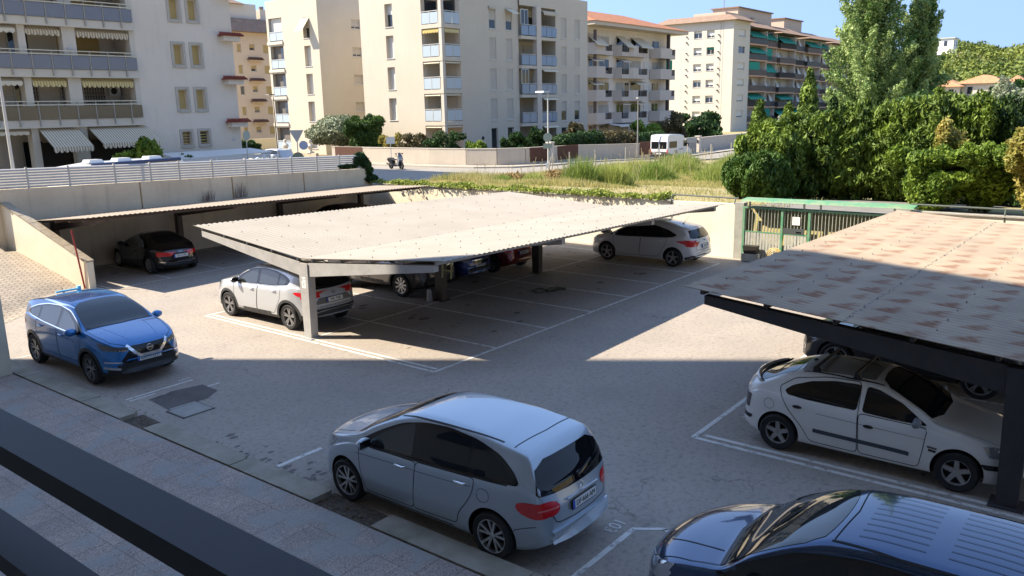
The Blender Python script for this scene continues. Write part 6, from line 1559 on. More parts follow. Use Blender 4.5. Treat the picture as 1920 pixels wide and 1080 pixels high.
# ---------------------------------------------------------------- block B3 (centre, corner balconies)
def block_centre():
    t = thing("apartment_building", "large greige central block with stacked corner balconies in pale blue glass", "building", (67,58,1))
    X, Y = 56.0, 51.45; TOP = 16.55
    L_ = Face((X,62.0),(0,-1),(-1,0)); R = Face((X,Y),(1,0),(0,-1)); mb = MB()
    lw = [(62-58.55,62-57.55,z-2.05,z) for z in (15.03,12.2,9.35,6.5)]
    rw = [(a,a+1.0,z-2.05,z) for z in (14.82,11.98,9.15,6.3) for a in (6.65,9.2)]; rg = [(a,a+1.0,1.4,3.5) for a in (6.65,9.2)]
    cu, cv = 2.45, 2.45    # corner recess width on the two faces
    FL = [12.85, 10.0, 7.15, 4.3]
    L_.wall(mb, 0, 62-Y-cv, .3, 15.9, lw, .4); L_.wall(mb, 0, 62-Y, 15.9, TOP, [])
    R.wall(mb, cu, 11.2, .3, 15.9, rw+rg, .22); R.wall(mb, 0, 11.2, 15.9, TOP, [])
    # recess inner walls
    mb.poly([(X,Y+cv,.3),(X+2.1,Y+cv,.3),(X+2.1,Y+cv,15.9),(X,Y+cv,15.9)]); mb.poly([(X+cu,Y,.3),(X+cu,Y+2.1,.3),(X+cu,Y+2.1,15.9),(X+cu,Y,15.9)])
    mb.poly([(X+2.1,Y+cv,.3),(X+cu,Y+2.1,.3),(X+cu,Y+2.1,15.9),(X+2.1,Y+cv,15.9)])
    mb.poly([(X,Y,15.9),(X+cu,Y,15.9),(X+cu,Y+cv,15.9),(X,Y+cv,15.9)])
    # second volume with recess
    x1, x2 = 67.2, 79.55; R2 = Face((x1,Y-.15),(1,0),(0,-1)); bo = [(a,a+1.0,z-2.05,z) for z in (14.5,11.6,8.75,5.95) for a in (7.2,9.75)]+[(a,a+1.0,1.3,3.2) for a in (7.2,9.75)]
    R2.wall(mb, 6.2, 12.35, .3, TOP, bo, .22); R2.wall(mb, 0, 6.2, 15.25, TOP, [])
    mb.poly([(x2,Y-.15,.3),(x2,Y+16,.3),(x2,Y+16,TOP),(x2,Y-.15,TOP)]); mb.poly([(X,Y,TOP),(x2,Y,TOP),(x2,62,TOP),(X,62,TOP)]); mb.poly([(X,62,.3),(x2,62,.3),(x2,62,TOP),(X,62,TOP)])
    mb.poly([(x1,Y,.3),(x1,Y+2.2,.3),(x1,Y+2.2,TOP),(x1,Y,TOP)]); mb.poly([(x1+6.2,Y-.15,.3),(x1+6.2,Y+2.2,.3),(x1+6.2,Y+2.2,15.25),(x1+6.2,Y-.15,15.25)]); mb.poly([(x1,Y+2.2,.3),(x1+6.2,Y+2.2,.3),(x1+6.2,Y+2.2,TOP),(x1,Y+2.2,TOP)])
    mb.poly([(x1,Y-.15,15.25),(x1+6.2,Y-.15,15.25),(x1+6.2,Y+2.2,15.25),(x1,Y+2.2,15.25)])
    mb.build("wall", M_WALLB, t)
    mb = MB(); mb.box(X-.02,Y-.02,.3,X+.33,Y+.33,15.9); mb.box(x1+2.55,Y-.4,.3,x1+3.35,Y+.15,15.25); mb.build_each("column", mat("pale_column",(0.60,0.53,0.45),.9,var=.1,vs=1), t)
    for k, o in enumerate(lw): L_.window(t, *o, 'half' if k == 0 else 'shutter', M_SHUTW, .36, f=.45)
    for k, o in enumerate(rw): R.window(t, *o, 'half' if k < 2 else 'shutter', M_SHUTB, .1, f=.6)
    for o in rg: R.window(t, *o, 'glass', M_SHUTB, .18)
    for k, o in enumerate(bo): R2.window(t, *o, 'half' if k in (6,7) else ('glass' if k > 7 else 'shutter'), M_SHUTB, .1, f=.5)
    # awnings over right windows
    R.awning(t, 9.1, 10.3, 14.75, .9, .45, M_AWN, .06); R.awning(t, 6.6, 7.7, 14.85, .12, .1, M_AWNS, .25)
    for k, z in enumerate(FL):
        mb = MB(); mb.box(X-.06,Y-.06,z-.36,X+cu,Y+cv,z); s_ = mb.build("balcony", M_WALLB, t)
        mb = MB()
        for a, b in ((.42,1.38),(1.46,2.4)): mb.box(X+a,Y-.03,z+.06,X+b,Y-.01,z+1.0); mb.box(X-.03,Y+a,z+.06,X-.01,Y+b,z+1.0)
        mb.build_each("glass_panel", M_FROST, s_)
        mb = MB(); mb.box(X+.3,Y-.06,z+1.08,X+cu,Y-.01,z+1.13); mb.box(X-.06,Y+.3,z+1.08,X-.01,Y+cv,z+1.13)
        for a in (.38,1.42,2.4): mb.box(X+a-.02,Y-.05,z,X+a+.02,Y-.01,z+1.08); mb.box(X-.05,Y+a-.02,z,X-.01,Y+a+.02,z+1.08)
        mb.build("rail", M_FRAME, s_)
        mt = M_PANE if k == 0 else M_SHUTB
        mb = MB(); mb.box(X+.5,Y+cv-.06,z,X+2.0,Y+cv-.01,z+2.2); mb.build("balcony_door", mt, t); mb = MB(); mb.box(X+cu-.06,Y+.5,z,X+cu-.01,Y+2.0,z+2.2); mb.build("balcony_door", mt, t)
        zz = z-.37
        if k == 0: L_.awning(t, 62-Y-cv+.1, 62-Y-.4, zz, .1, .08, M_AWNY, .34, n=-.12); R.awning(t, .4, cu-.1, zz, .1, .08, M_AWNY, .34, n=-.12)
        else: L_.awning(t, 62-Y-cv+.1, 62-Y-.4, zz, .12, .1, M_AWN, .1, n=-.12); R.awning(t, .4, cu-.1, zz, .12, .1, M_AWN, .1, n=-.12)
    for k, z in enumerate((12.35,9.5,6.65,3.8)):
        mb = MB(); mb.box(x1,Y-.35,z-.3,x1+6.2,Y+2.2,z); s_ = mb.build("balcony", M_WALLB, t)
        mb = MB()
        for a, b in ((.1,1.25),(1.33,2.5),(3.4,4.3),(4.36,5.25),(5.3,6.15)): mb.box(x1+a,Y-.33,z+.08,x1+b,Y-.3,z+1.0)
        mb.build_each("glass_panel", mat("blue_balcony_glass",(0.20,0.27,0.36),.2), s_)
        mb = MB(); mb.box(x1,Y-.36,z+1.05,x1+2.55,Y-.3,z+1.1); mb.box(x1+3.35,Y-.36,z+1.05,x1+6.2,Y-.3,z+1.1); mb.build("rail", M_FRAME, s_)
        mb = MB(); mb.box(x1+.5,Y+2.14,z,x1+2.2,Y+2.19,z+2.2); mb.box(x1+3.6,Y+2.14,z,x1+5.6,Y+2.19,z+2.2,0 if k == 0 else 1); mb.build_each("balcony_door", [M_PANE, M_SHUTB], t)
        if k in (0,2):
            mb = MB(); mb.box(x1+.05,Y-.3,z+1.1,x1+1.2,Y-.27,z+2.5); g_ = mb.build("glazed_screen", M_PANE, t)
            mb = MB(); 
            for a in (.05,.62,1.2): mb.box(x1+a-.03,Y-.32,z+1.1,x1+a+.03,Y-.26,z+2.5)
            mb.box(x1+.05,Y-.32,z+2.45,x1+1.2,Y-.26,z+2.52); mb.build("frame", M_FRAME, g_)
        R2.awning(t, 3.5, 6.1, z+2.62 if k == 0 else z-.3, .35, .2, M_AWNS if k == 0 else M_AWN, .3 if k == 0 else .08, n=.1)
    mb = MB(); mb.lathe([(.001,0),(.16,0),(.16,.05)], 12, 'Y', (X+5.3,Y-.06,2.6)); mb.build("wall_lamp", M_DARKIN, t)
    world_children(t)
block_centre()

# ---------------------------------------------------------------- block B4 (terracotta roof, angular solid balconies)
def block_terra():
    t = thing("apartment_building", "mid-distance block with terracotta hipped roof and angular solid cream balconies", "building", (101,63,1))
    X, Y = 90.0, 58.3; FLR = [11.75, 8.9, 6.0, 3.15]
    mb = MB(); mb.box(X+.2,Y,.3,111.5,Y+14,15.3); mb.build("wall", M_WALLG, t)
    F = Face((X,Y),(1,0),(0,-1)); L_ = Face((X+.2,Y+14),(0,-1),(-1,0))
    for k, z in enumerate(FLR+[.5]):
        # openings
        for (a, b, kk) in ((.6,2.4,'d'),(3.1,5.4,'w'),(7.4,9.2,'d'),(9.6,10.6,'d'),(11.2,13.8,'d'),(14.9,16.3,'s'),(17.2,19.0,'d')):
            mb = MB(); z0 = z+(.95 if kk in 'ws' else .05); F.box(mb, a, b, .0, .04, z0, z+2.3)
            w = mb.build("window" if kk != 'd' else "balcony_door", M_SHUTW if kk == 's' else (M_PANE if (k+int(a)) % 3 else M_CURT), t)
            mb = MB(); F.box(mb, (a+b)/2-.04, (a+b)/2+.04, .04, .06, z0, z+2.3); F.box(mb, a-.05, a, .0, .07, z0, z+2.3); F.box(mb, b, b+.05, .0, .07, z0, z+2.3); mb.build("frame", M_FRAME, w)
        if k == 4: continue
        M_ = mat("balcony_cream",(0.56,0.49,0.42),.9,var=.08,vs=1)
        # solid angular parapets
        def para(pts, zt, open_=None, lab="balcony"):
            mb = MB(); n = len(pts)
            mb.poly([(p[0],p[1],z-.08) for p in pts]+[(pts[-1][0],Y+.02,z-.08),(pts[0][0],Y+.02,z-.08)]); mb.poly([(p[0],p[1],z+.1) for p in pts]+[(pts[-1][0],Y+.02,z+.1),(pts[0][0],Y+.02,z+.1)])
            for i, (p, q) in enumerate(zip(pts, pts[1:])):
                h = zt if not (open_ and i in open_) else .45
                d = Vector((q[0]-p[0], q[1]-p[1])).normalized(); nn = Vector((d.y,-d.x))*-.14
                mb.hexa([(p[0],p[1],z-.1),(q[0],q[1],z-.1),(q[0]+nn.x,q[1]+nn.y,z-.1),(p[0]+nn.x,p[1]+nn.y,z-.1),(p[0],p[1],z+h),(q[0],q[1],z+h),(q[0]+nn.x,q[1]+nn.y,z+h),(p[0]+nn.x,p[1]+nn.y,z+h)])
            b = mb.build(lab, M_, t)
            if open_:
                mb = MB()
                for i in open_:
                    p, q = pts[i], pts[i+1]; kk = max(2, int(math.dist(p, q)/.16))
                    for j in range(kk+1): x = p[0]+(q[0]-p[0])*j/kk; y = p[1]+(q[1]-p[1])*j/kk; mb.tube([(x,y+.05,z+.4),(x,y+.05,z+1.15)],.018,4,cap=False)
                    mb.tube([(p[0],p[1]+.05,z+1.15),(q[0],q[1]+.05,z+1.15)],.03,5)
                mb.build("railing", M_IRON, b)
        para([(X+.22,Y+3),(X-.9,Y+2),(X-.9,Y-.2),(X+.2,Y-1.5),(X+2.3,Y-1.5),(X+3.1,Y-1.0),(X+4.9,Y-1.0),(X+5.6,Y-.1)], 1.3, (5,))
        para([(X+6.3,Y-.0),(X+6.9,Y-1.2),(X+8.7,Y-1.2),(X+9.4,Y-1.5),(X+10.6,Y-1.5),(X+11.3,Y-1.2),(X+13.9,Y-1.2),(X+14.5,Y-.1)], 1.3, (1,5))
        para([(X+16.4,Y-.1),(X+17.,Y-1.5),(X+20,Y-1.7),(X+20.6,Y-1.2),(X+22,Y-1.2),(X+22.4,Y+3)], 1.3, (3,))
        zz = z+2.55
        for j, (a, b, out, dr) in enumerate(((-.2,2.4,1.3,.5),(7.3,9.4,1.2,.45),(11,14.2,1.3,.4))):
            if k == 0: out, dr = out+.6, dr+1.0
            if (k+j) % 4 == 3: continue
            F.awning(t, a, b, zz, out, dr if k < 3 else .2, M_AWN, .12)
        if k == 1:
            mb = MB(); F.box(mb, 19.0, 20.8, 1.3, 1.34, z+.9, z+2.6); mb.build("green_blind", mat("green_cloth",(0.01,0.22,0.12),.8), t)
    mb = MB(); mb.box(X+19.2,Y-1.6,.3,X+19.6,Y-1.2,15); mb.box(X+.2,Y-1.3,.3,X+.5,Y-1.0,14.6); mb.build_each("column", M_BROWN, t)
    mb = MB(); mb.box(X-1.4,Y-2.2,15.1,X+24,Y+16,15.55); mb.build("eave", mat("eave_cream",(0.58,0.50,0.40),.9), t)
    mb = MB(); mb.hexa([(X-1.6,Y-2.4,15.55),(X+24.2,Y-2.4,15.55),(X+24.2,Y+16.2,15.55),(X-1.6,Y+16.2,15.55),(X+4.5,Y+5.5,18.0),(X+18.5,Y+5.5,18.0),(X+18.5,Y+8,18.0),(X+4.5,Y+8,18.0)]); mb.build("roof", M_TERRA, t)
    F.awning(t, 4.2, 10.5, 3.0, 2.6, .3, M_SHUTW, .12)
    world_children(t)
block_terra()

# ---------------------------------------------------------------- block B5 (tall, green awnings)
def block_green():
    t = thing("apartment_building", "tall distant cream block with rows of green awnings over dark balconies", "building", (160,66,1))
    X, Y = 135.4, 58.4; ROWS = [17.4, 14.65, 11.95, 9.25, 6.6, 3.95]
    L_ = Face((X,72.6),(0,-1),(-1,0)); mb = MB()
    wins = []
    for z in ROWS: wins += [(72.6-65.6,72.6-64.1,z-1.2,z),(72.6-63.2,72.6-61.8,z-1.2,z)]
    L_.wall(mb, 0, 72.6-60.7, .1, 18.8, wins, .35); L_.wall(mb, 72.6-60.2, 14.2, .1, 18.8, [])
    R = Face((X,Y),(1,0),(0,-1)); rwn = [(2.2,5.0,z-1.1,z+.05) for z in ROWS]
    R.wall(mb, 0, 7.0, .1, 18.8, rwn, .2)
    mb.box(X+.01,60.25,.1,X+.3,60.65,18.8); mb.box(X+7.0,Y+1.6,.1,215,72.6,17.6); mb.poly([(X+7,Y,.1),(X+7,Y+1.6,.1),(X+7,Y+1.6,18.8),(X+7,Y,18.8)]); mb.poly([(X,Y,18.8),(X+7,Y,18.8),(X+7,72.6,18.8),(X,72.6,18.8)])
    mb.build("wall", M_WALLP, t)
    for k, o in enumerate(wins): L_.window(t, *o, 'half', M_SHUTW if k != 3 else M_GREENA, .3, f=.7 if k % 3 else .3, sill=True)
    for k, o in enumerate(rwn): R.window(t, *o, 'glass' if k in (1,) else 'half', M_SHUTW, .18, f=.85)
    mb = MB()
    for z in ROWS:
        for y in (66.9,61.0): mb.box(X-.25,y-.1,z-1.9,X-.01,y+.1,z-1.7); mb.box(X-.25,y-.1,z-.9,X-.01,y+.1,z-.75)
    mb.build("vent_pipe", M_DARKIN, t)
    # balconies
    bays = []; x = X+7.0; rr = random.Random(4)
    ws = [8.6,6.2,8.6,6.6,8.6,6.6,8.6,6.6,8.6,6.6]
    for w in ws:
        bays.append((x, x+w)); x += w
    step = 0
    for i, (a, b) in enumerate(bays):
        dz = -.12*i
        nn = 1.4 if i % 2 == 0 else .9
        for k, z0 in enumerate((15.4,12.7,10.0,7.3,4.6,1.9)):
            z = z0+dz
            if b > 214: continue
            mt = rr.choice([M_DARKIN, M_IRON, M_BROWN, M_IRON]); kind = rr.choice(['cloth','bars','cloth','cloth'])
            F = Face((a,Y+1.6),(1,0),(0,-1)); q = F.balcony(t, .1, b-a-.1, 0, nn+.2, z, .26, kind, mt, mat("salmon_slab",(0.50,0.30,0.20),.9), h=.95)
            mb = MB(); F.box(mb, b-a-.18, b-a+.02, 0.01, nn, z, z+2.4); mb.build("party_wall", M_WALLP, t)
            mb = MB(); F.box(mb, 1.0, 2.6, .01, .05, z, z+2.0); F.box(mb, 3.6, min(5.2,b-a-.8), .01, .05, z, z+2.0, 1); mb.build_each("balcony_door", [M_PANE, M_CURT], t)
            r = rr.random()
            if (i, k) in ((1,0),(0,1),(0,4),(2,5),(4,0),(5,0)) or r < .13: F.awning(t, .6, b-a-.5, z+2.35, nn+.3, .9+rr.random()*.6, M_GREENA, .15, n=.1)
            elif (i, k) == (2,0): F.awning(t, .6, b-a-.5, z+2.35, nn+.4, .9, M_BLUEA, .15, n=.1)
            elif r < .27: mb = MB(); F.box(mb, .5, (b-a)*.6, nn+.05, nn+.08, z+.3, z+2.3); mb.build("blind", M_GREENA, t)
            else:
                for u in (1.4,4.4):
                    if rr.random() < .6: mb = MB(); mb.poly([F.P(u,.3,z+2.2), F.P(u+.9,.3,z+2.2), F.P(u+1.3,.9,z+.6), F.P(u-.2,.9,z+.6)]); mb.build("blind", M_SHUTW, t)
    # roofs
    mb = MB(); mb.hexa([(X-.8,Y-1,18.8),(X+7.4,Y-1,18.8),(X+7.4,73.5,18.8),(X-.8,73.5,18.8),(X+1.2,Y+1.4,19.9),(X+7.4,Y+1.4,19.9),(X+7.4,71.2,19.9),(X+1.2,71.2,19.9)])
    for i in range(0, 10, 2):
        a = bays[i][0]; b = bays[min(i+1,9)][1]; dz = -.12*i
        mb.hexa([(a+.4,Y-.4,18.1+dz),(b+.4,Y-.4,18.1+dz),(b+.4,73,18.1+dz),(a+.4,73,18.1+dz),(a+3,Y+4,19.9+dz),(b-1,Y+4,19.9+dz),(b-1,70,19.9+dz),(a+3,70,19.9+dz)])
    mb.build("roof", M_TERRAB, t)
    mb = MB(); mb.box(140,62,19,147,68,20.7); mb.box(150,64,18.5,166.5,69,22.3); mb.box(173.5,64,18,184,69,21.9); mb.build_each("lift_housing", mat("peach_render",(0.55,0.42,0.32),.9), t)
    mb = MB(); mb.box(149.7,63.7,22.3,166.8,69.3,22.5); mb.box(173.2,63.7,21.9,184.3,69.3,22.1); mb.tube([(146,65,20.7),(146,65,26)],.06,5); mb.tube([(145,65,25),(147,65,25.2)],.04,4); mb.build("aerial", M_TERRAB, t)
    mb = MB(); mb.lathe([(.001,.05),(.5,.2),(.65,.4)], 16, 'Z', (154.,62.8,20.3)); mb.build("satellite_dish", M_FRAME, t)
    world_children(t)
block_green()

# ---------------------------------------------------------------- hill houses
def house(name, label, loc, w, d, h, roofm, rz=0, flat=False):
    t = thing("house", label, "house", loc, rz)
    mb = MB(); mb.box(0,0,-4,w,d,h); mb.build("wall", M_WALLP if not flat else mat("white_render",(0.70,0.69,0.66),.9), t)
    mb = MB(); n = max(2, int(w/4))
    for k in range(n):
        u = (k+.5)*w/n; mb = MB(); mb.box(u-.7,-.06,h*.35,u+.7,.01,h*.8); mb.build("window", M_PANE, t)
        mb = MB(); mb.box(-.06,d*(k+.5)/n-.6,h*.35,.01,d*(k+.5)/n+.6,h*.8); mb.build("window", M_PANE, t)
    if flat: mb = MB(); mb.box(-.5,-.5,h,w+.5,d+.5,h+.35); mb.build("roof", M_FRAME, t)
    else:
        mb = MB(); mb.hexa([(-1,-1,h),(w+1,-1,h),(w+1,d+1,h),(-1,d+1,h),(w*.15,d*.45,h+2.2),(w*.85,d*.45,h+2.2),(w*.85,d*.55,h+2.2),(w*.15,d*.55,h+2.2)]); mb.build("roof", roofm, t)
    return t
M_TERRP = mat("pale_terracotta",(0.50,0.25,0.13),.85,var=.3,vs=1.5)
house("house","long villa with orange tiled roof on the hillside, lower of the hill houses", (256,33.5,gz(256,36)+.2), 9, 12, 4.2, M_TERRP)
house("house","pink-walled wing with terrace left of the orange-roofed villa", (253,44.5,gz(256,46)-.8), 8, 8, 3.6, M_TERRP)
house("house","small white gabled house at the right end of the orange-roofed villa", (258,30,gz(258,30)+.4), 5, 4, 3.2, M_TERRP)
house("house","white flat-roofed villa high on the hillside beside the poplars", (388,72,gz(390,76)+4.2), 8, 12, 4.6, M_TERRP, flat=True)
# ================================================================ VEGETATION
def leafmat(name, a, b, tr=.25, rough=.6):
    return mat(name, a, rough, attr="tone", col2=b, trans=tr, spec=.3)
NR = np.random.default_rng(12)
def leaf_mesh(name, centers, normals, size, mt, tone, aspect=1.6, parent=None, up=0.0, nw=.8):
    """one quad per leaf clump"""
    n = len(centers)
    rnd = NR.normal(size=(n,3)); rnd /= np.linalg.norm(rnd, axis=1)[:,None]
    nrm = normals*nw+rnd*.8; nrm /= np.linalg.norm(nrm, axis=1)[:,None]+1e-9
    t = NR.normal(size=(n,3)); t[:,2] += up*3
    t -= nrm*np.sum(t*nrm, axis=1)[:,None]; t /= np.linalg.norm(t, axis=1)[:,None]+1e-9
    b = np.cross(nrm, t); s = size*(.55+.9*NR.random(n))[:,None]
    V = np.empty((n,4,3)); a_ = aspect
    V[:,0] = centers-t*s*a_*.5; V[:,1] = centers+b*s*.42+t*s*.05; V[:,2] = centers+t*s*a_*.5; V[:,3] = centers-b*s*.42+t*s*.05
    me = bpy.data.meshes.new(name); me.vertices.add(n*4); me.vertices.foreach_set("co", V.reshape(-1))
    me.loops.add(n*4); me.loops.foreach_set("vertex_index", np.arange(n*4, dtype=np.int32))
    me.polygons.add(n); me.polygons.foreach_set("loop_start", np.arange(0,n*4,4,dtype=np.int32)); me.polygons.foreach_set("loop_total", np.full(n,4,dtype=np.int32))
    me.update(); at = me.attributes.new("tone", 'FLOAT', 'FACE'); at.data.foreach_set("value", np.clip(tone,0,1).astype(np.float32))
    me.materials.append(mt); o = bpy.data.objects.new(name, me); COL.objects.link(o)
    if parent: o.parent = parent
    return o
def vnoise(P, sc, seed):
    """cheap smooth noise from a few sine waves"""
    r = np.random.default_rng(seed); v = np.zeros(len(P))
    for k in range(6):
        w = r.normal(size=3)*sc*(1.0+.5*k); v += np.sin(P@w+r.random()*6.28)/(1+.4*k)
    return v/3.0
def crown_points(blobs, n, seed, hollow=.55, rough=.18, sc=1.6):
    """points in a union of ellipsoids (cx,cy,cz,rx,ry,rz), denser near the surface, with lumps and gaps"""
    r = np.random.default_rng(seed); vol = np.array([(b[3]*b[4]*b[5])**(2/3) for b in blobs]); cnt = (n*vol/vol.sum()).astype(int)
    Ps, Ns = [], []
    for b, c in zip(blobs, cnt):
        d = r.normal(size=(c,3)); d /= np.linalg.norm(d, axis=1)[:,None]
        rad = hollow+(1-hollow)*r.random(c)**.6
        cen = np.array(b[:3]); ax = np.array(b[3:6])
        q = cen+d*ax; f = 1+rough*vnoise(q, sc, seed+1)+rough*.6*vnoise(q, sc*3, seed+2)
        p = cen+d*ax*(rad*f)[:,None]; nn = d/ax; nn /= np.linalg.norm(nn, axis=1)[:,None]
        Ps.append(p); Ns.append(nn)
    P, N_ = np.concatenate(Ps), np.concatenate(Ns)
    g = vnoise(P, sc*1.8, seed+5); keep = g > -.95+.25*r.random(len(P))-.0
    keep &= (g > -.28) | (r.random(len(P)) < .72)
    return P[keep], N_[keep]
def plant(name, label, cat, base, blobs, n, leaf, mt, seed, trunk=None, limbs=6, group=None, trunkmat=None, sc=1.6, rough=.18, hollow=.55, aspect=1.6, up=0.0, tonef=None, partname="crown", nw=.8):
    t = thing(name, label, cat, base, 0, group)
    b2 = [(b[0]-base[0], b[1]-base[1], b[2]-base[2], *b[3:]) for b in blobs]
    P, N_ = crown_points(b2, n, seed, hollow, rough, sc)
    keep = P[:,2] > .02; P, N_ = P[keep], N_[keep]
    tone = .5+.45*vnoise(P, sc*.9, seed+9)+NR.normal(size=len(P))*.18
    if tonef is not None: tone = tonef(P, tone)
    leaf_mesh(partname, P, N_, leaf, mt, tone, aspect, t, up, nw)
    if trunk:
        mb = MB(); r0_, h = trunk; rr = random.Random(seed)
        mb.tube([(0,0,-.15),(.03,.02,h*.5),(-.02,.04,h)], [r0_*1.15,r0_,r0_*.8], 8)
        for k in range(limbs):
            b = b2[k % len(b2)]; a = rr.uniform(0,6.28); e = Vector((b[0]+b[3]*.6*math.cos(a), b[1]+b[4]*.6*math.sin(a), b[2]+b[5]*rr.uniform(-.1,.5)))
            s_ = Vector((0,.03,h*rr.uniform(.75,1.0))); m_ = s_.lerp(e,.5)+Vector((rr.uniform(-.2,.2),rr.uniform(-.2,.2),.15))
            mb.tube([s_, m_, e], [r0_*.5,r0_*.3,r0_*.08], 6)
        mb.build("trunk", trunkmat or mat("bark",(0.13,0.10,0.075),.95,var=.4,vs=6,bump=.6,bs=15), t, smooth=True)
    return t
L_OLIVE = leafmat("olive_leaf", (0.13,0.16,0.09), (0.38,0.42,0.28), .15)
L_DARK = leafmat("dark_leaf", (0.015,0.04,0.012), (0.05,0.11,0.025))
L_MID = leafmat("mid_leaf", (0.02,0.055,0.012), (0.09,0.17,0.03), .15)
L_LIME = leafmat("lime_leaf", (0.05,0.11,0.012), (0.28,0.38,0.05), .25)
L_CYP = leafmat("cypress_leaf", (0.025,0.06,0.012), (0.22,0.31,0.045), .15)
L_CYPD = leafmat("dark_cypress_leaf", (0.012,0.035,0.008), (0.07,0.13,0.025), .1)
L_POP = leafmat("poplar_leaf", (0.08,0.17,0.03), (0.48,0.58,0.24), .35)
L_SILV = leafmat("silver_leaf", (0.14,0.18,0.10), (0.40,0.44,0.32), .2)
L_YEL = leafmat("yellowing_leaf", (0.16,0.20,0.03), (0.50,0.40,0.12), .3)
L_BRONZE = leafmat("bronze_leaf", (0.05,0.05,0.02), (0.16,0.13,0.06), .2)
L_PALM = leafmat("palm_leaf", (0.05,0.12,0.025), (0.25,0.32,0.08), .25)

# hedge of clipped-looking cypresses beyond the wall; each a plant of its own
def hedge_row():
    # (x, y, height top z, half width x, half width y, label)
    P = [(31.9,12.5,3.5,1.4,1.2,"dark bushy shrub spilling over the pale wall at the left hedge end"),
         (33.6,12.6,4.6,1.4,1.3,"bushy yellow-green hedge conifer nearest the weedy field"),
         (35.0,11.4,5.0,1.4,1.2,"yellow-green hedge conifer second from the field end of the hedge"),
         (35.6,10.1,5.1,1.4,1.2,"broad hedge conifer standing behind the left half of the green gate"),
         (36.0,8.8,5.2,1.4,1.2,"hedge conifer standing behind the middle of the green gate"),
         (36.4,7.5,5.5,1.4,1.2,"tall hedge conifer standing behind the notice on the green gate"),
         (36.9,6.2,5.7,1.4,1.2,"tallest dark hedge conifer behind the right half of the green gate"),
         (37.4,4.9,5.3,1.4,1.3,"dark rounded conifer at the right end of the tall hedge")]
    rr = random.Random(8)
    for i, (x, y, zt, wx, wy, lab) in enumerate(P):
        z0 = gz(x, y); h = zt-z0
        bl = [(x,y,z0+h*.42,wx,wy,h*.48),(x+.1,y-.1,z0+h*.68,wx*.8,wy*.85,h*.33)]
        for k in range(15):
            a = rr.uniform(-1,1); b = rr.uniform(-1,1); bl.append((x+a*wx*.85,y+b*wy*.85,z0+h*rr.uniform(.55,.88),.24,.24,h*rr.uniform(.14,.24)))
        mt = L_CYP if i not in (0,7) else (L_MID if i == 0 else L_CYPD)
        plant("hedge_conifer", lab, "conifer", (x,y,z0), bl, 34000, .09, mt, 100+i, trunk=(.1,.8), limbs=3, group="conifers of the tall hedge behind the gate", sc=1.5, rough=.34, hollow=.55, up=.8, aspect=2.8, nw=.45)
hedge_row()
# slender cypresses
for i, (x, y, zt, r, lab) in enumerate([(52.0,17.4,7.4,.72,"tallest slender cypress, a single pale green spire in front of the green-awning block"),
        (46.4,18.3,5.6,.62,"small dark slender cypress, leftmost of the spires"),(46.6,16.7,5.4,.7,"small slender cypress between the leftmost spire and the tallest one"),(55.5,17.0,5.6,.75,"dim slender cypress just right of the tallest spire")]):
    z0 = gz(x,y); h = zt-z0
    bl = [(x,y,z0+h*.36,r*1.15,r*1.15,h*.38),(x,y,z0+h*.62,r*.8,r*.8,h*.3),(x+.05,y,z0+h*.84,r*.42,r*.42,h*.17)]
    plant("cypress", lab, "cypress", (x,y,z0), bl, 9000, .14, [L_CYP,L_CYP,L_CYP,L_CYPD][i], 200+i, trunk=(.08,.8), limbs=1, group="slender cypresses behind the hedge", sc=2.5, rough=.16, up=1)
# poplars
def poplar(label, x, y, zt, w, seed, mt, nbr=150, nleaf=420):
    """ascending sprays of small leaves round a hidden trunk"""
    z0 = gz(x,y); h = zt-z0; r = np.random.default_rng(seed)
    t = thing("poplar", label, "tree", (x,y,z0), 0, "two poplars by the hedge")
    mb = MB(); Ps, Ns, Ts = [], [], []
    mb.tube([(0,0,-.2),(.05,0,h*.4),(0,.05,h*.85)], [.2,.13,.04], 8)
    for k in range(nbr):
        f = .03+.93*(k/nbr); a = k*2.4+r.random()*.6; env = w*(1-f)**.62*(.55+.45*min(1,f/.12))
        el = math.radians(38+34*f+r.normal()*7); L = env*(.55+.55*r.random())/math.cos(el)*.95+.5
        s_ = np.array([0,0,h*f*.93]); d = np.array([math.cos(a)*math.cos(el), math.sin(a)*math.cos(el), math.sin(el)])
        mb.tube([Vector(s_), Vector(s_+d*L*.5+[0,0,-.05*L]), Vector(s_+d*L*.95)], [.04,.022,.006], 4, cap=False)
        m = int(nleaf*L/3.0); q = r.random(m)**.75; rad = (.16+.34*np.sin(np.pi*np.clip(q,.08,.95)))*(.7+.1*L)
        v = r.normal(size=(m,3)); v /= np.linalg.norm(v,axis=1)[:,None]
        p = s_+np.outer(q*L,d)+v*(rad*r.random(m)**.45)[:,None]; Ps.append(p); Ns.append(v); Ts.append(np.full(m, .5+r.normal()*.22)+r.normal(size=m)*.22)
    P = np.concatenate(Ps); leaf_mesh("crown", P, np.concatenate(Ns), .125, mt, np.concatenate(Ts), 1.25, t, 0, .5)
    mb.build("trunk", mat("pale_bark",(0.22,0.21,0.17),.9,var=.3,vs=5), t, smooth=True)
    return t
poplar("tallest silvery-green poplar with its top above the view, right of the green-awning block", 61.0, 16.4, 19.5, 3.3, 301, L_POP, 210, 460)
poplar("shorter ragged poplar to the right of the tallest one", 64.8, 14.2, 12.3, 2.6, 302, L_POP, 130, 460)
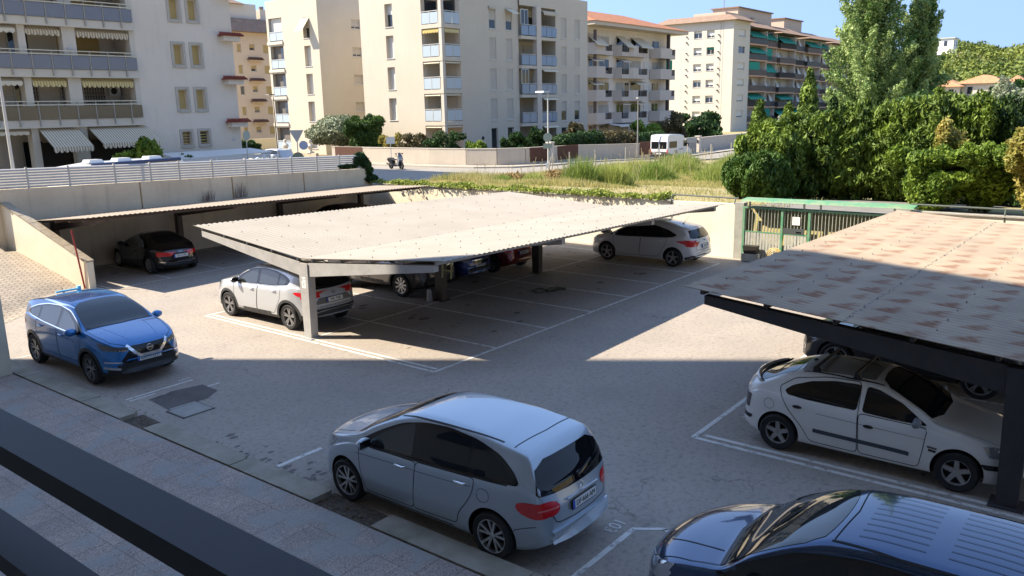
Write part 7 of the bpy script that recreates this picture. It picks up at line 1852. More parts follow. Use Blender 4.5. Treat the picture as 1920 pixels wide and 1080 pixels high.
# smaller trees and shrubs to the right
def shrub(label, x, y, zt, rx, ry, mt, n, leaf, seed, cat="shrub", name="shrub", group=None, lumps=12, trunk=(.07,.5), **k):
    z0 = gz(x,y); h = zt-z0; rr = random.Random(seed); bl = [(x,y,z0+h*.45,rx*.72,ry*.72,h*.45)]
    for q in range(lumps):
        a = rr.uniform(0,6.28); q_ = rr.uniform(.4,.95); bl.append((x+rx*q_*math.cos(a), y+ry*q_*math.sin(a), z0+h*rr.uniform(.35,.92), rx*rr.uniform(.18,.42), ry*rr.uniform(.18,.42), h*rr.uniform(.1,.24)))
    return plant(name, label, cat, (x,y,z0), bl, n, leaf, mt, seed, trunk=trunk, limbs=5, group=group, partname="foliage" if cat == "shrub" else "crown", **{**dict(rough=.32, hollow=.5, aspect=2.0, nw=.5), **k})
shrub("leafy bright green shrub overhanging the wall right behind the end of the green gate", 30.2, 5.9, 3.9, 1.3, 1.2, L_LIME, 26000, .085, 401)
shrub("lime green shrub with yellowing tips in the middle of the right-hand thicket", 30.9, 4.3, 4.1, 1.3, 1.2, L_LIME, 26000, .085, 402)
shrub("yellow and brown leaved shrub at the right edge, above the pipe rail", 30.4, 2.6, 4.4, 1.4, 1.3, L_YEL, 32000, .075, 403)
shrub("tall thin shrub with golden upper shoots above the bright green one", 31.8, 5.6, 4.7, .9, .8, L_YEL, 9000, .085, 404, lumps=4)
shrub("silvery grey-green tree at the right edge above the yellow shrub", 44.5, 5.2, 6.1, 2.2, 2.1, L_SILV, 30000, .10, 405, cat="tree", name="olive_tree", trunk=(.15,1.2))
shrub("dense mid-green tree beyond the hedge, below the orange-roofed villa", 47.0, 9.4, 5.6, 2.6, 2.4, L_MID, 24000, .13, 406, cat="tree", name="tree", trunk=(.15,1.2))
shrub("bushy pale green tree behind the hedge at the foot of the poplars", 48.5, 13.2, 4.9, 2.8, 2.2, L_CYP, 24000, .13, 407, cat="tree", name="tree", trunk=(.15,1.2))
shrub("olive-green tree between the hedge and the hillside villa", 62.0, 8.0, 5.6, 3.2, 2.8, L_LIME, 12000, .2, 408, cat="tree", name="tree", trunk=(.15,1.2))
shrub("dark green tree beyond the silvery one", 75.0, 6.5, 6.6, 4.0, 3.5, L_MID, 11000, .25, 409, cat="tree", name="tree", trunk=(.15,1.2))
# palms
def palm(label, x, y, ztop, L, seed, n=22, leaf=L_PALM):
    z0 = gz(x,y); t = thing("palm", label, "palm", (x,y,z0), 0, "palms beyond the hedge"); h = ztop-z0
    mb = MB(); mb.tube([(0,0,-.1),(.02,0,h*.5),(0,.02,h)], [.22,.18,.16], 8); mb.build("trunk", mat("palm_trunk",(0.20,0.15,0.10),.95,var=.4,vs=8), t)
    mb = MB(); rr = random.Random(seed)
    for k in range(n):
        a = 6.28*k/n+rr.uniform(-.1,.1); el = rr.uniform(-.1,1.2); pts = []
        for q in range(7):
            f = q/6; r_ = L*f*math.cos(el*(1-f*.4)); z = L*f*math.sin(el)*(1-f*.3)-L*.55*f*f; pts.append(Vector((r_*math.cos(a), r_*math.sin(a), h+z)))
        s_ = Vector((-math.sin(a), math.cos(a), 0))
        for q in range(6):
            for j in range(4):
                c = pts[q].lerp(pts[q+1], j/4); f = (q+j/4)/6; w = L*.32*math.sin(3.14*min(1,f*.9+.1))
                for sg in (1,-1):
                    d = (pts[q+1]-pts[q]).normalized(); e = c+s_*sg*w+d*w*.6+Vector((0,0,-w*.35)); mb.poly([c, c+d*.05, e])
    q = mb.build("fronds", mat("frond",(0.09,0.17,0.04),.6,var=.4,vs=2,trans=.25), t)
    return t
palm("fan of pale palm fronds in front of the right end of the tall hedge", 34.2, 6.5, 2.9, 1.3, 501)
palm("small palm standing on the hillside left of the orange-roofed villa", 170, 36, gz(170,36)+6, 2.6, 502)

# olive tree in the centre garden, bougainvillea etc.
def spot(u_x, u_y, dz=0): return (u_x, u_y, gz(u_x,u_y)+dz)
plant("olive_tree", "round grey-green olive tree with a forked trunk, before the sunlit sand-coloured block", "tree", (53.2,62.5,1.0),
      [(53.2,62.5,3.5,2.7,2.7,1.35),(52.4,64.2,3.2,1.7,1.7,1.0),(54.0,60.8,3.3,1.8,1.7,1.0),(53,62.4,4.2,1.9,1.9,.9)], 22000, .15, L_OLIVE, 601, trunk=(.22,1.3), limbs=9, sc=1.8)
shrub("dark green leafy tree with red-brown shoots, right of the olive tree", 52.9, 58.6, 4.75, 2.2, 2.0, L_MID, 15000, .15, 602, cat="tree", name="tree", trunk=(.14,1.2))
shrub("yellow-green bush above the curved garden wall, under the corner balconies", 50.5, 52.6, 3.2, 1.1, 1.1, L_YEL, 5000, .12, 603)
shrub("straggly bronze bush with a few red flowers before the corner balconies", 50.6, 49.8, 3.5, 1.2, 1.6, L_BRONZE, 5000, .12, 604)
shrub("wide green climber with bare stems above the curved garden wall", 51.0, 47.0, 3.6, 1.2, 2.0, L_DARK, 5000, .12, 605)
shrub("small pale green bush above the garden wall by the brown slatted panel", 51.2, 43.8, 2.9, .9, 1.0, L_LIME, 3500, .11, 606)
shrub("dark evergreen bush behind the brown slatted panels", 52.8, 41.2, 3.4, 1.3, 1.2, L_DARK, 7000, .14, 607)
shrub("dark spreading evergreen left of the street lamp", 56.0, 40.8, 3.5, 1.5, 1.2, L_DARK, 7000, .14, 608)
shrub("tall round bronze-leaved bush rising from the long dark hedge", 61.0, 40.4, 3.9, 1.3, 1.2, L_BRONZE, 7000, .14, 609)
for i, (x, lab) in enumerate([(59,"first length of the long dark clipped hedge on the garden wall, nearest the lamp"),(65,"second length of the long dark clipped hedge, in the middle"),(71,"third length of the long dark clipped hedge, next to the white van")]):
    z0 = gz(x,39.5); y = 39.0+.1*i
    plant("hedge", lab, "hedge", (x,y,z0), [(x+k*1.1-2.7,y,z0+1.6,1.0,.75,.85) for k in range(6)], 9000, .14, [L_DARK,L_BRONZE,L_DARK][i], 620+i, sc=1.5, group="clipped hedge on the garden wall", partname="foliage")
shrub("lime green bush by the white van", 76.0, 41.5, 3.6, 1.8, 1.6, L_LIME, 5000, .15, 630)
shrub("dark umbrella-shaped tree behind the pale wall right of the white van", 91.0, 43.0, 4.3, 3.0, 2.6, L_DARK, 9000, .2, 631, cat="tree", name="tree", trunk=(.18,1.6))
shrub("dark reddish bush between the van and the umbrella-shaped tree", 84.0, 43.2, 4.1, 1.8, 1.6, L_BRONZE, 5000, .18, 632)
shrub("grey-green bush below the green awnings at the foot of the tall cream block", 88.0, 30.5, 4.4, 2.6, 2.4, L_OLIVE, 8000, .2, 633, cat="tree", name="tree", trunk=(.18,1.4))
# garden of the left block
plant("hedge", "square clipped green hedge at the far left, before the garden awning", "hedge", (17.5,46.0,1.0), [(12+k*1.0,46.0,1.9,.8,.7,.95) for k in range(8)], 11000, .13, L_MID, 640, sc=1.5, partname="foliage")
shrub("broad bright green leafy bush between the two striped garden awnings", 24.0, 46.0, 3.9, 1.9, 1.4, L_LIME, 11000, .15, 641)
shrub("small green and orange bush beside the white market canopy", 28.6, 48.0, 2.9, 1.1, 1.0, L_MID, 4000, .12, 642)
# creeper over the fence corner
plant("creeper", "dark ivy hanging over the right end of the louvred fence", "creeper", (27.8,31.2,1.9), [(27.6,31.15,3.1,.5,.22,.35),(28.0,31.1,2.6,.3,.25,.55),(28.1,30.95,2.15,.4,.3,.2),(26.8,31.05,2.85,.7,.12,.1)], 3500, .10, L_DARK, 650, partname="foliage", sc=3)
# dry weeds on the carport roof edge
for i, (x, lab) in enumerate([(19.0,"dry grey weed in the gap between wall and left carport roof, left one"),(20.6,"taller dry weed behind the left carport roof, right one")]):
    mb = MB(); rr = random.Random(i)
    for k in range(26):
        a = rr.uniform(-.5,.5); h = rr.uniform(.2,.5+.2*i); x_ = x+rr.uniform(-.3,.3); mb.tube([(x_,30.93,1.95),(x_+a*h*.4,30.9,1.95+h*.6),(x_+a*h*.7,30.88,1.95+h)], [.008,.006,.003], 4, cap=False)
    tag(mb.build("weed", mat("dry_stem",(0.22,0.15,0.13),.9)), lab, "weed")

# ---- grass and weeds of the field (uncountable)
def field_grass():
    r = np.random.default_rng(5)
    def blades(name, pts, h, w, mt, tone):
        n = len(pts); a = r.random(n)*6.28; d = np.stack([np.cos(a), np.sin(a), np.zeros(n)],1); lean = r.normal(size=(n,3))*.3; lean[:,2] = 0
        hh = h*(.5+.8*r.random(n)); V = np.empty((n,3,3)); V[:,0] = pts-d*w/2; V[:,1] = pts+d*w/2; V[:,2] = pts+lean*hh[:,None]; V[:,2,2] += hh
        me = bpy.data.meshes.new(name); me.vertices.add(n*3); me.vertices.foreach_set("co", V.reshape(-1)); me.loops.add(n*3); me.loops.foreach_set("vertex_index", np.arange(n*3, dtype=np.int32))
        me.polygons.add(n); me.polygons.foreach_set("loop_start", np.arange(0,n*3,3,dtype=np.int32)); me.polygons.foreach_set("loop_total", np.full(n,3,dtype=np.int32)); me.update()
        at = me.attributes.new("tone",'FLOAT','FACE'); at.data.foreach_set("value", np.clip(tone,0,1).astype(np.float32)); me.materials.append(mt)
        o = bpy.data.objects.new(name, me); COL.objects.link(o); o["kind"] = "stuff"; return o
    n = 130000; x = 28.3+r.random(n)*26; y = 10+r.random(n)*22.2
    P = np.stack([x,y,np.zeros(n)],1); g = vnoise(P*[1,1,0],.35,3)
    # dry clearing near the wall on the right, taller growth along the road
    road = np.interp(x,[28,36,44,52,60],[30.9,32.2,32.6,31.8,31.4])
    hgt = .12+.10*np.clip(g,0,1)+.38*np.exp(-((road-y-2.2)/1.8)**2)*(x > 32)+.30*np.exp(-((x-34.5)/1.6)**2-((y-24.0)/2.5)**2)
    clear = (x < 41)&(y < 22.5+2*np.sin(x))&(x > 28.6); keep = (y < road-.2)&((~clear)|(r.random(n) < .08))
    keep &= (g > -.6)|(r.random(n) < .3)
    P, hgt, g = P[keep], hgt[keep], g[keep]; P[:,2] = [gz(a,b) for a,b,_ in P]
    tone = .45+.4*vnoise(P*[1,1,0],.5,8)+r.normal(size=len(P))*.2
    blades("grass", P, hgt, .035, leafmat("meadow_grass",(0.22,0.25,0.06),(0.68,0.56,0.28),.4), tone)
    # tall green weed clumps
    C = [(37.5,24.6,1.35,1.0),(38.8,23.3,1.2,.9),(41.0,25.2,1.0,1.1),(44.5,24.0,1.05,1.3),(47,26.5,.9,1.2),(50,25,.9,1.5),(52.5,27,.9,1.4),(42,28.2,.7,1.1),(36.2,26.8,.6,.8),(55.5,27.5,.9,1.6),(34.5,27.6,.45,.8),(50,21.5,1.0,1.6),(46,20.5,.9,1.3),(56,23,1.1,2.0)]
    Ps, hs, ts = [], [], []
    for i, (cx, cy, h, s) in enumerate(C):
        m = int(4200*s*h); q = r.normal(size=(m,2))*s*.55; d2 = (q**2).sum(1)/(s*.9)**2
        p = np.stack([cx+q[:,0], cy+q[:,1], np.zeros(m)],1); p[:,2] = [gz(a,b) for a,b,_ in p]
        hh = h*np.exp(-d2*.8)*(.6+.6*r.random(m)); p[:,2] += hh*.0; Ps.append(p); hs.append(hh); ts.append(np.full(m, .2+.55*((i*37)%10)/10)+r.normal(size=m)*.2)
    blades("tall_weeds", np.concatenate(Ps), np.concatenate(hs), .05, leafmat("weed_green",(0.14,0.24,0.04),(0.55,0.55,0.18),.4), np.concatenate(ts))
    # dry brown bushes among the grass
    Ps, Ns = crown_points([(39.6,27.6,gz(39.6,27.6)+.3,1.3,.8,.45),(41.5,28.9,gz(41,29)+.25,1.0,.7,.35),(36.5,28.6,gz(36,28)+.2,.7,.6,.3)], 5000, 44, .2, .4, 2.5)
    o = leaf_mesh("dry_brush", Ps, Ns, .07, leafmat("dry_brush",(0.20,0.13,0.05),(0.45,0.33,0.14),.2), r.random(len(Ps)), 3.0, None, .5, .3); o["kind"] = "stuff"
    mb = MB(); rr = random.Random(16)
    for k in range(170):
        x_, y_ = rr.uniform(36,56), rr.uniform(23,31); z_ = gz(x_,y_); hh = rr.uniform(.7,1.5); a, b = rr.uniform(-.3,.3), rr.uniform(-.3,.3)
        mb.tube([(x_,y_,z_),(x_+a*.5,y_+b*.5,z_+hh*.6),(x_+a,y_+b,z_+hh)], [.012,.01,.02], 4, cap=False)
    o = mb.build("dry_stalks", mat("straw",(0.50,0.42,0.24),.9)); o["kind"] = "stuff"
    # creeping plants along the top of the wall
    m = 11000; y = 14.5+r.random(m)*16.3; v = np.abs(r.normal(size=m))
    dens = np.interp(y,[14,15.5,18,20.5,23,27,29,31],[.9,.8,1,.35,.6,1,.7,.1]); k = r.random(m) < dens
    lum = .5+.5*np.sin(y*3.1)*np.sin(y*1.3+1); P = np.stack([28.15+r.normal(size=m)*(.10+.16*lum), y, 1.97+(.04+.20*lum)*r.random(m)],1)[k]; nn = np.tile([0,0,1.],(len(P),1))
    o = leaf_mesh("wall_creeper", P, nn, .085, leafmat("creeper_leaf",(0.10,0.17,0.02),(0.42,0.45,0.10),.3), r.random(len(P)), nw=.3); o["kind"] = "stuff"
    # stems hanging down the wall
    mb = MB(); rr = random.Random(6)
    for k in range(40):
        y_ = rr.choice([16.8,18.2,19.6,20.3,24.5,26.8,28.5])+rr.uniform(-.7,.7); L = rr.uniform(.1,.42)
        mb.tube([(27.93,y_,1.97),(27.9,y_+rr.uniform(-.1,.1),1.97-L*.6),(27.94,y_+rr.uniform(-.2,.2),1.97-L)], [.012,.01,.006], 4, cap=False)
    o = mb.build("hanging_stems", mat("brown_stem",(0.10,0.09,0.05),.9)); o["kind"] = "stuff"
field_grass()
# ---- woods on the hillside (uncountable)
def woods():
    r = np.random.default_rng(9); n = 4600
    th = np.radians(-2+r.random(n)*30); d = 150+r.random(n)**.8*400
    far = r.random(n) < .25; d[far] = 520+r.random(far.sum())*360
    x, y = d*np.cos(th), d*np.sin(th)
    keep = ~((np.abs(x-258) < 12)&(np.abs(y-40) < 14))&~((np.abs(x-390) < 14)&(np.abs(y-78) < 12))&~((x > 130)&(x < 220)&(y > 52)&(y < 78))&~((y > 50)&(d < 230))
    keep &= ~((np.abs(x-378) < 16)&(np.abs(y-58) < 11))
    keep &= ~((x>185)&(x<256)&(y>24)&(y<56))
    x, y, d = x[keep], y[keep], d[keep]; Ps, Ns, Ts = [], [], []
    for i in range(len(x)):
        s = (1.6+1.5*r.random())*(1+d[i]/900); m = int(85 if d[i] < 330 else 50); v = r.normal(size=(m,3)); v /= np.linalg.norm(v,axis=1)[:,None]; v[:,2] = np.abs(v[:,2])
        c = np.array([x[i],y[i],gz(x[i],y[i])+s*.35]); Ps.append(c+v*s*[1,1,.95]*(.8+.35*r.random((m,1)))); Ns.append(v); Ts.append(np.clip(.15+.8*r.random()+r.normal(size=m)*.15,0,1))
    P = np.concatenate(Ps); N_ = np.concatenate(Ns); T = np.concatenate(Ts)
    o = leaf_mesh("woodland", P, N_, 1.0, leafmat("pine_wood",(0.04,0.075,0.015),(0.21,0.25,0.045),.15), T, 1.1); o["kind"] = "stuff"
woods()
# ================================================================ STREET
def wallpath(name, label, pts, h, th, mt, panels=(), pm=None):
    """garden wall following pts; panels = segments with brown slatted panels"""
    t = thing(name, label, "wall", (pts[0][0],pts[0][1],gz(*pts[0])))
    mb = MB()
    for (a, b) in zip(pts, pts[1:]):
        A, B = Vector((*a,0)), Vector((*b,0)); d = (B-A).normalized(); n = Vector((-d.y,d.x,0))*th/2; za, zb = gz(*a), gz(*b)
        P = [A-n, B-n, B+n, A+n]; z = [za, zb, zb, za]
        mb.hexa([(p.x,p.y,q-.3) for p, q in zip(P, z)]+[(p.x,p.y,q+h) for p, q in zip(P, z)])
    mb.build("masonry", mt, t)
    mb = MB()
    for (a, b) in zip(pts, pts[1:]):
        A, B = Vector((*a,0)), Vector((*b,0)); d = (B-A).normalized(); n = Vector((-d.y,d.x,0))*(th/2+.03); za, zb = gz(*a), gz(*b)
        P = [A-n, B-n, B+n, A+n]; z = [za, zb, zb, za]
        mb.hexa([(p.x,p.y,q+h+.002) for p, q in zip(P, z)]+[(p.x,p.y,q+h+.05) for p, q in zip(P, z)])
    mb.build("coping", mat("wall_cap",(0.50,0.46,0.40),.9), t)
    for (i, f0, f1, z0, z1) in panels:
        a, b = Vector(pts[i]), Vector(pts[i+1]); d = (b-a).normalized(); n = Vector((d.y,-d.x))
        if n.dot(Vector((-1,-1))) < 0: n = -n
        mb = MB(); k = int((b-a).length*(f1-f0)/.12); g = gz(*pts[i])
        for j in range(k):
            p = a+(b-a)*(f0+(f1-f0)*j/k)+n*(th/2+.01); q = a+(b-a)*(f0+(f1-f0)*(j+.82)/k)+n*(th/2+.01); r = n*.05
            mb.hexa([(p.x,p.y,g+z0),(q.x,q.y,g+z0),(q.x+r.x,q.y+r.y,g+z0),(p.x+r.x,p.y+r.y,g+z0),(p.x,p.y,g+z1),(q.x,q.y,g+z1),(q.x+r.x,q.y+r.y,g+z1),(p.x+r.x,p.y+r.y,g+z1)])
        mb.build("slatted_panel", pm, t)
    world_children(t)
    return t
M_GW = mat("garden_wall_render", (0.50,0.44,0.37), .9, col2=(0.44,0.39,0.33), vs=.8); add_streaks(M_GW, (0.32,0.28,0.23), .3)
M_BPANEL = mat("brown_slats", (0.13,0.055,0.035), .8, var=.4, vs=6)
wallpath("garden_wall", "curved greige garden wall beside the parked scooter, with a brown panel at its left", [(47.9,57.5),(47.95,52.6),(48.05,50.6),(48.2,46),(48.5,42.4),(49.4,40.1),(51.0,38.6),(53.2,37.95)], 1.35, .25, M_GW, [(0,.1,.8,.35,1.4),(6,.15,.95,.3,1.38)], M_BPANEL)
wallpath("garden_wall", "long greige garden wall under the dark clipped hedge, with brown slatted panels", [(53.4,37.9),(57.0,37.7),(64.0,37.3),(70.0,37.0),(75.0,37.1)], 1.35, .25, M_GW, [(0,.2,.95,.3,1.38),(2,.35,.8,.3,1.45)], M_BPANEL)
wallpath("garden_wall", "pale block wall right of the white van, below the umbrella-shaped tree", [(79.0,37.4),(90.0,37.6),(104,37.8)], 1.5, .25, mat("pale_block_wall",(0.52,0.47,0.42),.9,var=.2,vs=3))
mb = MB(); mb.box(75.1,37.0,.2,77.6,37.25,1.6); mb.box(75.1,36.95,1.6,77.6,37.2,2.1,1)
tag(mb.build("garden_gate", [mat("grey_gate",(0.30,0.28,0.26),.7), mat("gate_mesh",(0.36,0.36,0.34),.7)]), "plain grey gate directly behind the white van", "gate")
for (x, y, lab) in ((53.3,37.85,"pale gate pillar between the brown slatted panels, with a dark letterbox"),(78.6,37.3,"pale gate pillar just right of the white van")):
    mb = MB(); mb.box(x-.22,y-.22,gz(x,y)-.2,x+.22,y+.22,gz(x,y)+1.65); mb.box(x-.27,y-.27,gz(x,y)+1.65,x+.27,y+.27,gz(x,y)+1.75); mb.box(x-.3,y-.1,gz(x,y)+1.1,x-.22,y+.1,gz(x,y)+1.35,1)
    tag(mb.build("gate_pillar", [mat("pillar_pale",(0.54,0.49,0.43),.9), M_DARKIN]), lab, "pillar")
# low walls with statues near the olive
mb = MB(); mb.box(48,60,.9,48.3,72,1.75); tag(mb.build("garden_wall", mat("sand_wall",(0.50,0.42,0.30),.9,var=.2,vs=2)), "low sand-coloured garden wall below the olive tree", "wall")
def bust(label, x, y):
    t = thing("garden_statue", label, "statue", (x,y,1.75), 0, "pale statues on the low wall")
    mb = MB(); mb.box(-.25,-.25,0,.25,.25,.12); mb.lathe([(.2,.12),(.15,.3),(.22,.45)], 12); mb.build("pedestal", mat("statue_stone",(0.62,0.56,0.46),.9), t)
    mb = MB(); mb.lathe([(.001,.45),(.26,.47),(.3,.65),(.22,.78),(.09,.84),(.08,.9),(.15,.98),(.16,1.1),(.12,1.2),(.001,1.24)], 14); mb.build("bust", MATS["statue_stone"], t, smooth=True)
bust("pale stone bust on the low wall, left of the olive trunk", 48.2, 64.6); bust("pale stone bust on the low wall, directly under the olive trunk", 48.2, 61.0)

# lamps, signs, posts
def lamp(label, x, y, h, hd=(-.9,0), col=None, double=False, mt=None):
    z0 = gz(x,y); t = thing("street_lamp", label, "street lamp", (x,y,z0)); m = mt or mat("lamp_pole_pale",(0.52,0.52,0.50),.5)
    mb = MB(); mb.tube([(0,0,0),(0,0,h*.4),(0,0,h)], [.075,.06,.04], 10); mb.build("pole", m, t, smooth=True)
    mb = MB(); mb.hexa([(min(0,hd[0])-.05,-.09+min(0,hd[1]),h-.02),(max(0,hd[0])+.1,-.09,h-.02),(max(0,hd[0])+.1,.09,h-.02),(min(0,hd[0])-.05,.09+max(0,hd[1]),h-.02),(min(0,hd[0]),-.07+min(0,hd[1]),h+.07),(.08,-.07,h+.07),(.08,.07,h+.07),(min(0,hd[0]),.07+max(0,hd[1]),h+.07)]); mb.build("lamp_head", m, t)
    return t
lp = lamp("pale street lamp with two small signs, in front of the recessed blue-glass balconies", 45.4, 32.4, 6.35-gz(45.4,32.4)+.05, (-.55,.5))
M_SIGNB = mat("sign_back", (0.42,0.43,0.42), .5, metal=.3); M_SIGNG = mat("sign_grey_green",(0.33,0.38,0.33),.5)
def disc(mb, c, r, nrm, th=.02, m=None, n=20, squash=1):
    c = Vector(c); nn = Vector(nrm).normalized(); e1 = nn.cross(Vector((0,0,1))).normalized(); e2 = Vector((0,0,1))
    A = [c+e1*r*math.cos(2*math.pi*k/n)+e2*r*squash*math.sin(2*math.pi*k/n) for k in range(n)]
    mb.poly([p+nn*th/2 for p in A], m); mb.poly([p-nn*th/2 for p in reversed(A)], m)
    for k in range(n): mb.poly([A[k]+nn*th/2, A[(k+1)%n]+nn*th/2, A[(k+1)%n]-nn*th/2, A[k]-nn*th/2], m)
camdir = Vector((-.8,-.6,0))
mb = MB(); disc(mb, (-.09,-.02,2.45), .30, (-.77,-.64,0)); mb.build("round_sign", M_SIGNG, lp)
mb = MB(); mb.fbox((-.09,-.02), (.6,-.8), (-.8,-.6), -.3,.3,-.01,.01,1.72,2.05); mb.build("square_sign", M_SIGNG, lp)
mb = MB(); mb.fbox((-.1,-.02), (.6,-.8), (-.8,-.6), -.14,.14,-.05,.02,.45,.75); mb.build("notice", MATS["white_paper"], lp)
lamp("thin dark street lamp beside the glazed balcony column of the sand-coloured block", 50.5, 69.0, 6.1, (-.5,.4), mt=mat("dark_pole",(0.07,0.06,0.05),.6))
lamp("pale leaning street lamp pole at the far left, in front of the striped awnings", 13.5, 35.5, 8.0, (-.5,0))
lamp("slim grey street lamp in front of the angular solid balconies", 64.2, 36.2, 5.3, (-.1,.05), mt=mat("grey_pole",(0.25,0.24,0.23),.6))
def sign(label, x, y, h, kind, r=.3, nrm=(-.77,-.64,0)):
    z0 = gz(x,y); t = thing("traffic_sign", label, "sign", (x,y,z0)); mb = MB(); mb.tube([(0,0,0),(0,0,h)], .03, 8); mb.build("pole", M_SIGNB, t)
    mb = MB(); U = (.64,-.77); N_ = (nrm[0],nrm[1]); o = (nrm[0]*.04,nrm[1]*.04)
    if kind == 'round': disc(mb, (o[0],o[1],h-.3), r, nrm); mb.build("sign_plate", M_SIGNG, t)
    if kind == 'plate': mb.fbox(o,U,N_,-r,r,-.01,.01,h-.55,h); mb.build("sign_plate", mat("sign_white",(0.62,0.64,0.60),.5), t)
    if kind == 'yield':
        c = Vector((o[0],o[1],h-.35)); e1 = Vector((U[0],U[1],0)); e2 = Vector((0,0,1))
        T = [c-e1*.45+e2*.35, c+e1*.45+e2*.35, c-e2*.45]; q = Vector((N_[0],N_[1],0))*.02
        mb.poly([p+q for p in T]); mb.poly([p-q for p in T]); mb.build("triangle_plate", M_SIGNB, t)
        mb = MB(); disc(mb, (o[0]+.25,o[1]-.3,h-.95), .28, nrm); mb.build("sign_plate", mat("sign_blueish",(0.35,0.40,0.52),.5), t)
        mb = MB(); disc(mb, (o[0]*1.3,o[1]*1.3,h-1.75), .38, nrm, m=0); mb.build("round_plate", mat("sign_olive",(0.20,0.22,0.15),.6), t)
    return t
sign("inverted triangle and round sign plates on one pole behind the louvred fence", 33.0, 43.0, 3.35, 'yield')
sign("small white rectangular sign on a pole behind the parked scooter", 46.4, 48.6, 2.35, 'plate', .35)
sign("narrow round grey sign back on a pole at the end of the white market canopy", 30.6, 44.9, 3.4, 'round', .3, (.2,-.98,0))
for i, (x, y, h, dx) in enumerate([(41.3,29.6,1.1,.45),(43.2,30.6,1.2,.15),(45.7,30.9,1.15,0),(49.2,31.1,1.1,0),(53.0,30.9,1.1,.05),(57.5,30.5,1.15,0),(61.5,30.1,1.15,0),(65.3,29.8,1.1,0),(69.0,29.6,1.15,0)]):
    mb = MB(); z0 = gz(x,y); mb.tube([(x,y,z0-.1),(x-dx*.3,y-dx*.9,z0+h*1.3)], .04, 6)
    tag(mb.build("fence_post", mat("weathered_post",(0.52,0.47,0.42),.9,var=.3,vs=6)), ["strongly leaning grey post at the left end of the weedy field","slightly leaning grey post in the weeds, second from the left",
        "upright grey post in the weeds left of the signed street lamp","upright grey post in the weeds just right of the signed street lamp","grey post in the weeds in front of the dark clipped hedge",
        "grey post in the weeds midway between lamp and white van","grey post in the weeds left of the white van","grey post in front of the rear door of the white van","grey post in front of the cab of the white van"][i], "post", "fence posts along the weedy field")
# bollards white
for i, (x, y, lab) in enumerate([(31.6,44.6,"left of two white bollards near the market canopy"),(32.3,44.2,"right of two white bollards near the market canopy")]):
    mb = MB(); mb.lathe([(.09,0),(.09,.75),(.001,.8)], 10, 'Z', (x,y,gz(x,y)+1.1)); mb.tube([(x,y,gz(x,y)),(x,y,gz(x,y)+1.1)],.07,8,m=1); tag(mb.build("bollard", [mat("white_paint",(0.7,0.7,0.68),.5), M_DARKIN]), lab, "bollard")
# white awning / market canopy along the left block
t = thing("canopy", "long white fabric canopy with scalloped edge at the foot of the left block", "canopy", (27.2,46.8,1.0))
mb = MB(); mb.hexa([(.0,0,1.75),(6.6,0,1.85),(6.6,2.4,2.05),(0,2.4,2.05),(0,0,1.82),(6.6,0,1.92),(6.6,2.4,2.12),(0,2.4,2.12)]); mb.build("roof", mat("canvas_white",(0.60,0.59,0.56),.8), t)
mb = MB()
for k in range(12): a, b = .2+k*.52, .2+(k+1)*.52; mb.poly([(a,-.01,1.8),(b,-.01,1.8),(b,-.01,1.62),((a+b)/2,-.01,1.5),(a,-.01,1.62)])
mb.build("valance", MATS["canvas_white"], t)
for x in (.1,2.4,6.4): mb = MB(); mb.box(x-.05,-.04,0,x+.05,.04,1.75); mb.build("post", mat("white_paint",(0.7,0.7,0.68),.5), t)
mb = MB(); mb.box(2.6,.4,.1,5.3,1.4,1.25); mb.build("counter", M_DARKIN, t)
mb = MB(); mb.box(-.2,.0,0,7,-.12,.55); mb.build("low_wall", M_GW, t)
# red parasol
t = thing("parasol", "red garden parasol at the foot of the pink-cream block", "parasol", (52.5,84.0,1.0))
mb = MB(); mb.tube([(0,0,0),(0,0,2.3)],.03,6); mb.build("pole", M_FRAME, t)
mb = MB(); mb.lathe([(1.7,1.9),(.9,2.3),(.001,2.6)], 8); mb.build("canopy", mat("red_canvas",(0.50,0.02,0.03),.7), t)
mb = MB(); mb.box(54,89,.5,68,89.3,2.2); tag(mb.build("garden_wall", mat("pale_yellow_wall",(0.60,0.52,0.36),.9)), "pale yellow garden wall behind the red parasol", "wall")
shrub("pale green bush in front of the pale yellow garden wall", 47.0, 78.0, 2.6, 1.5, 1.4, L_OLIVE, 4000, .16, 660)
shrub("dark bush at the foot of the thin dark street lamp", 48.5, 71.5, 2.7, 1.4, 1.3, L_DARK, 4500, .15, 661)

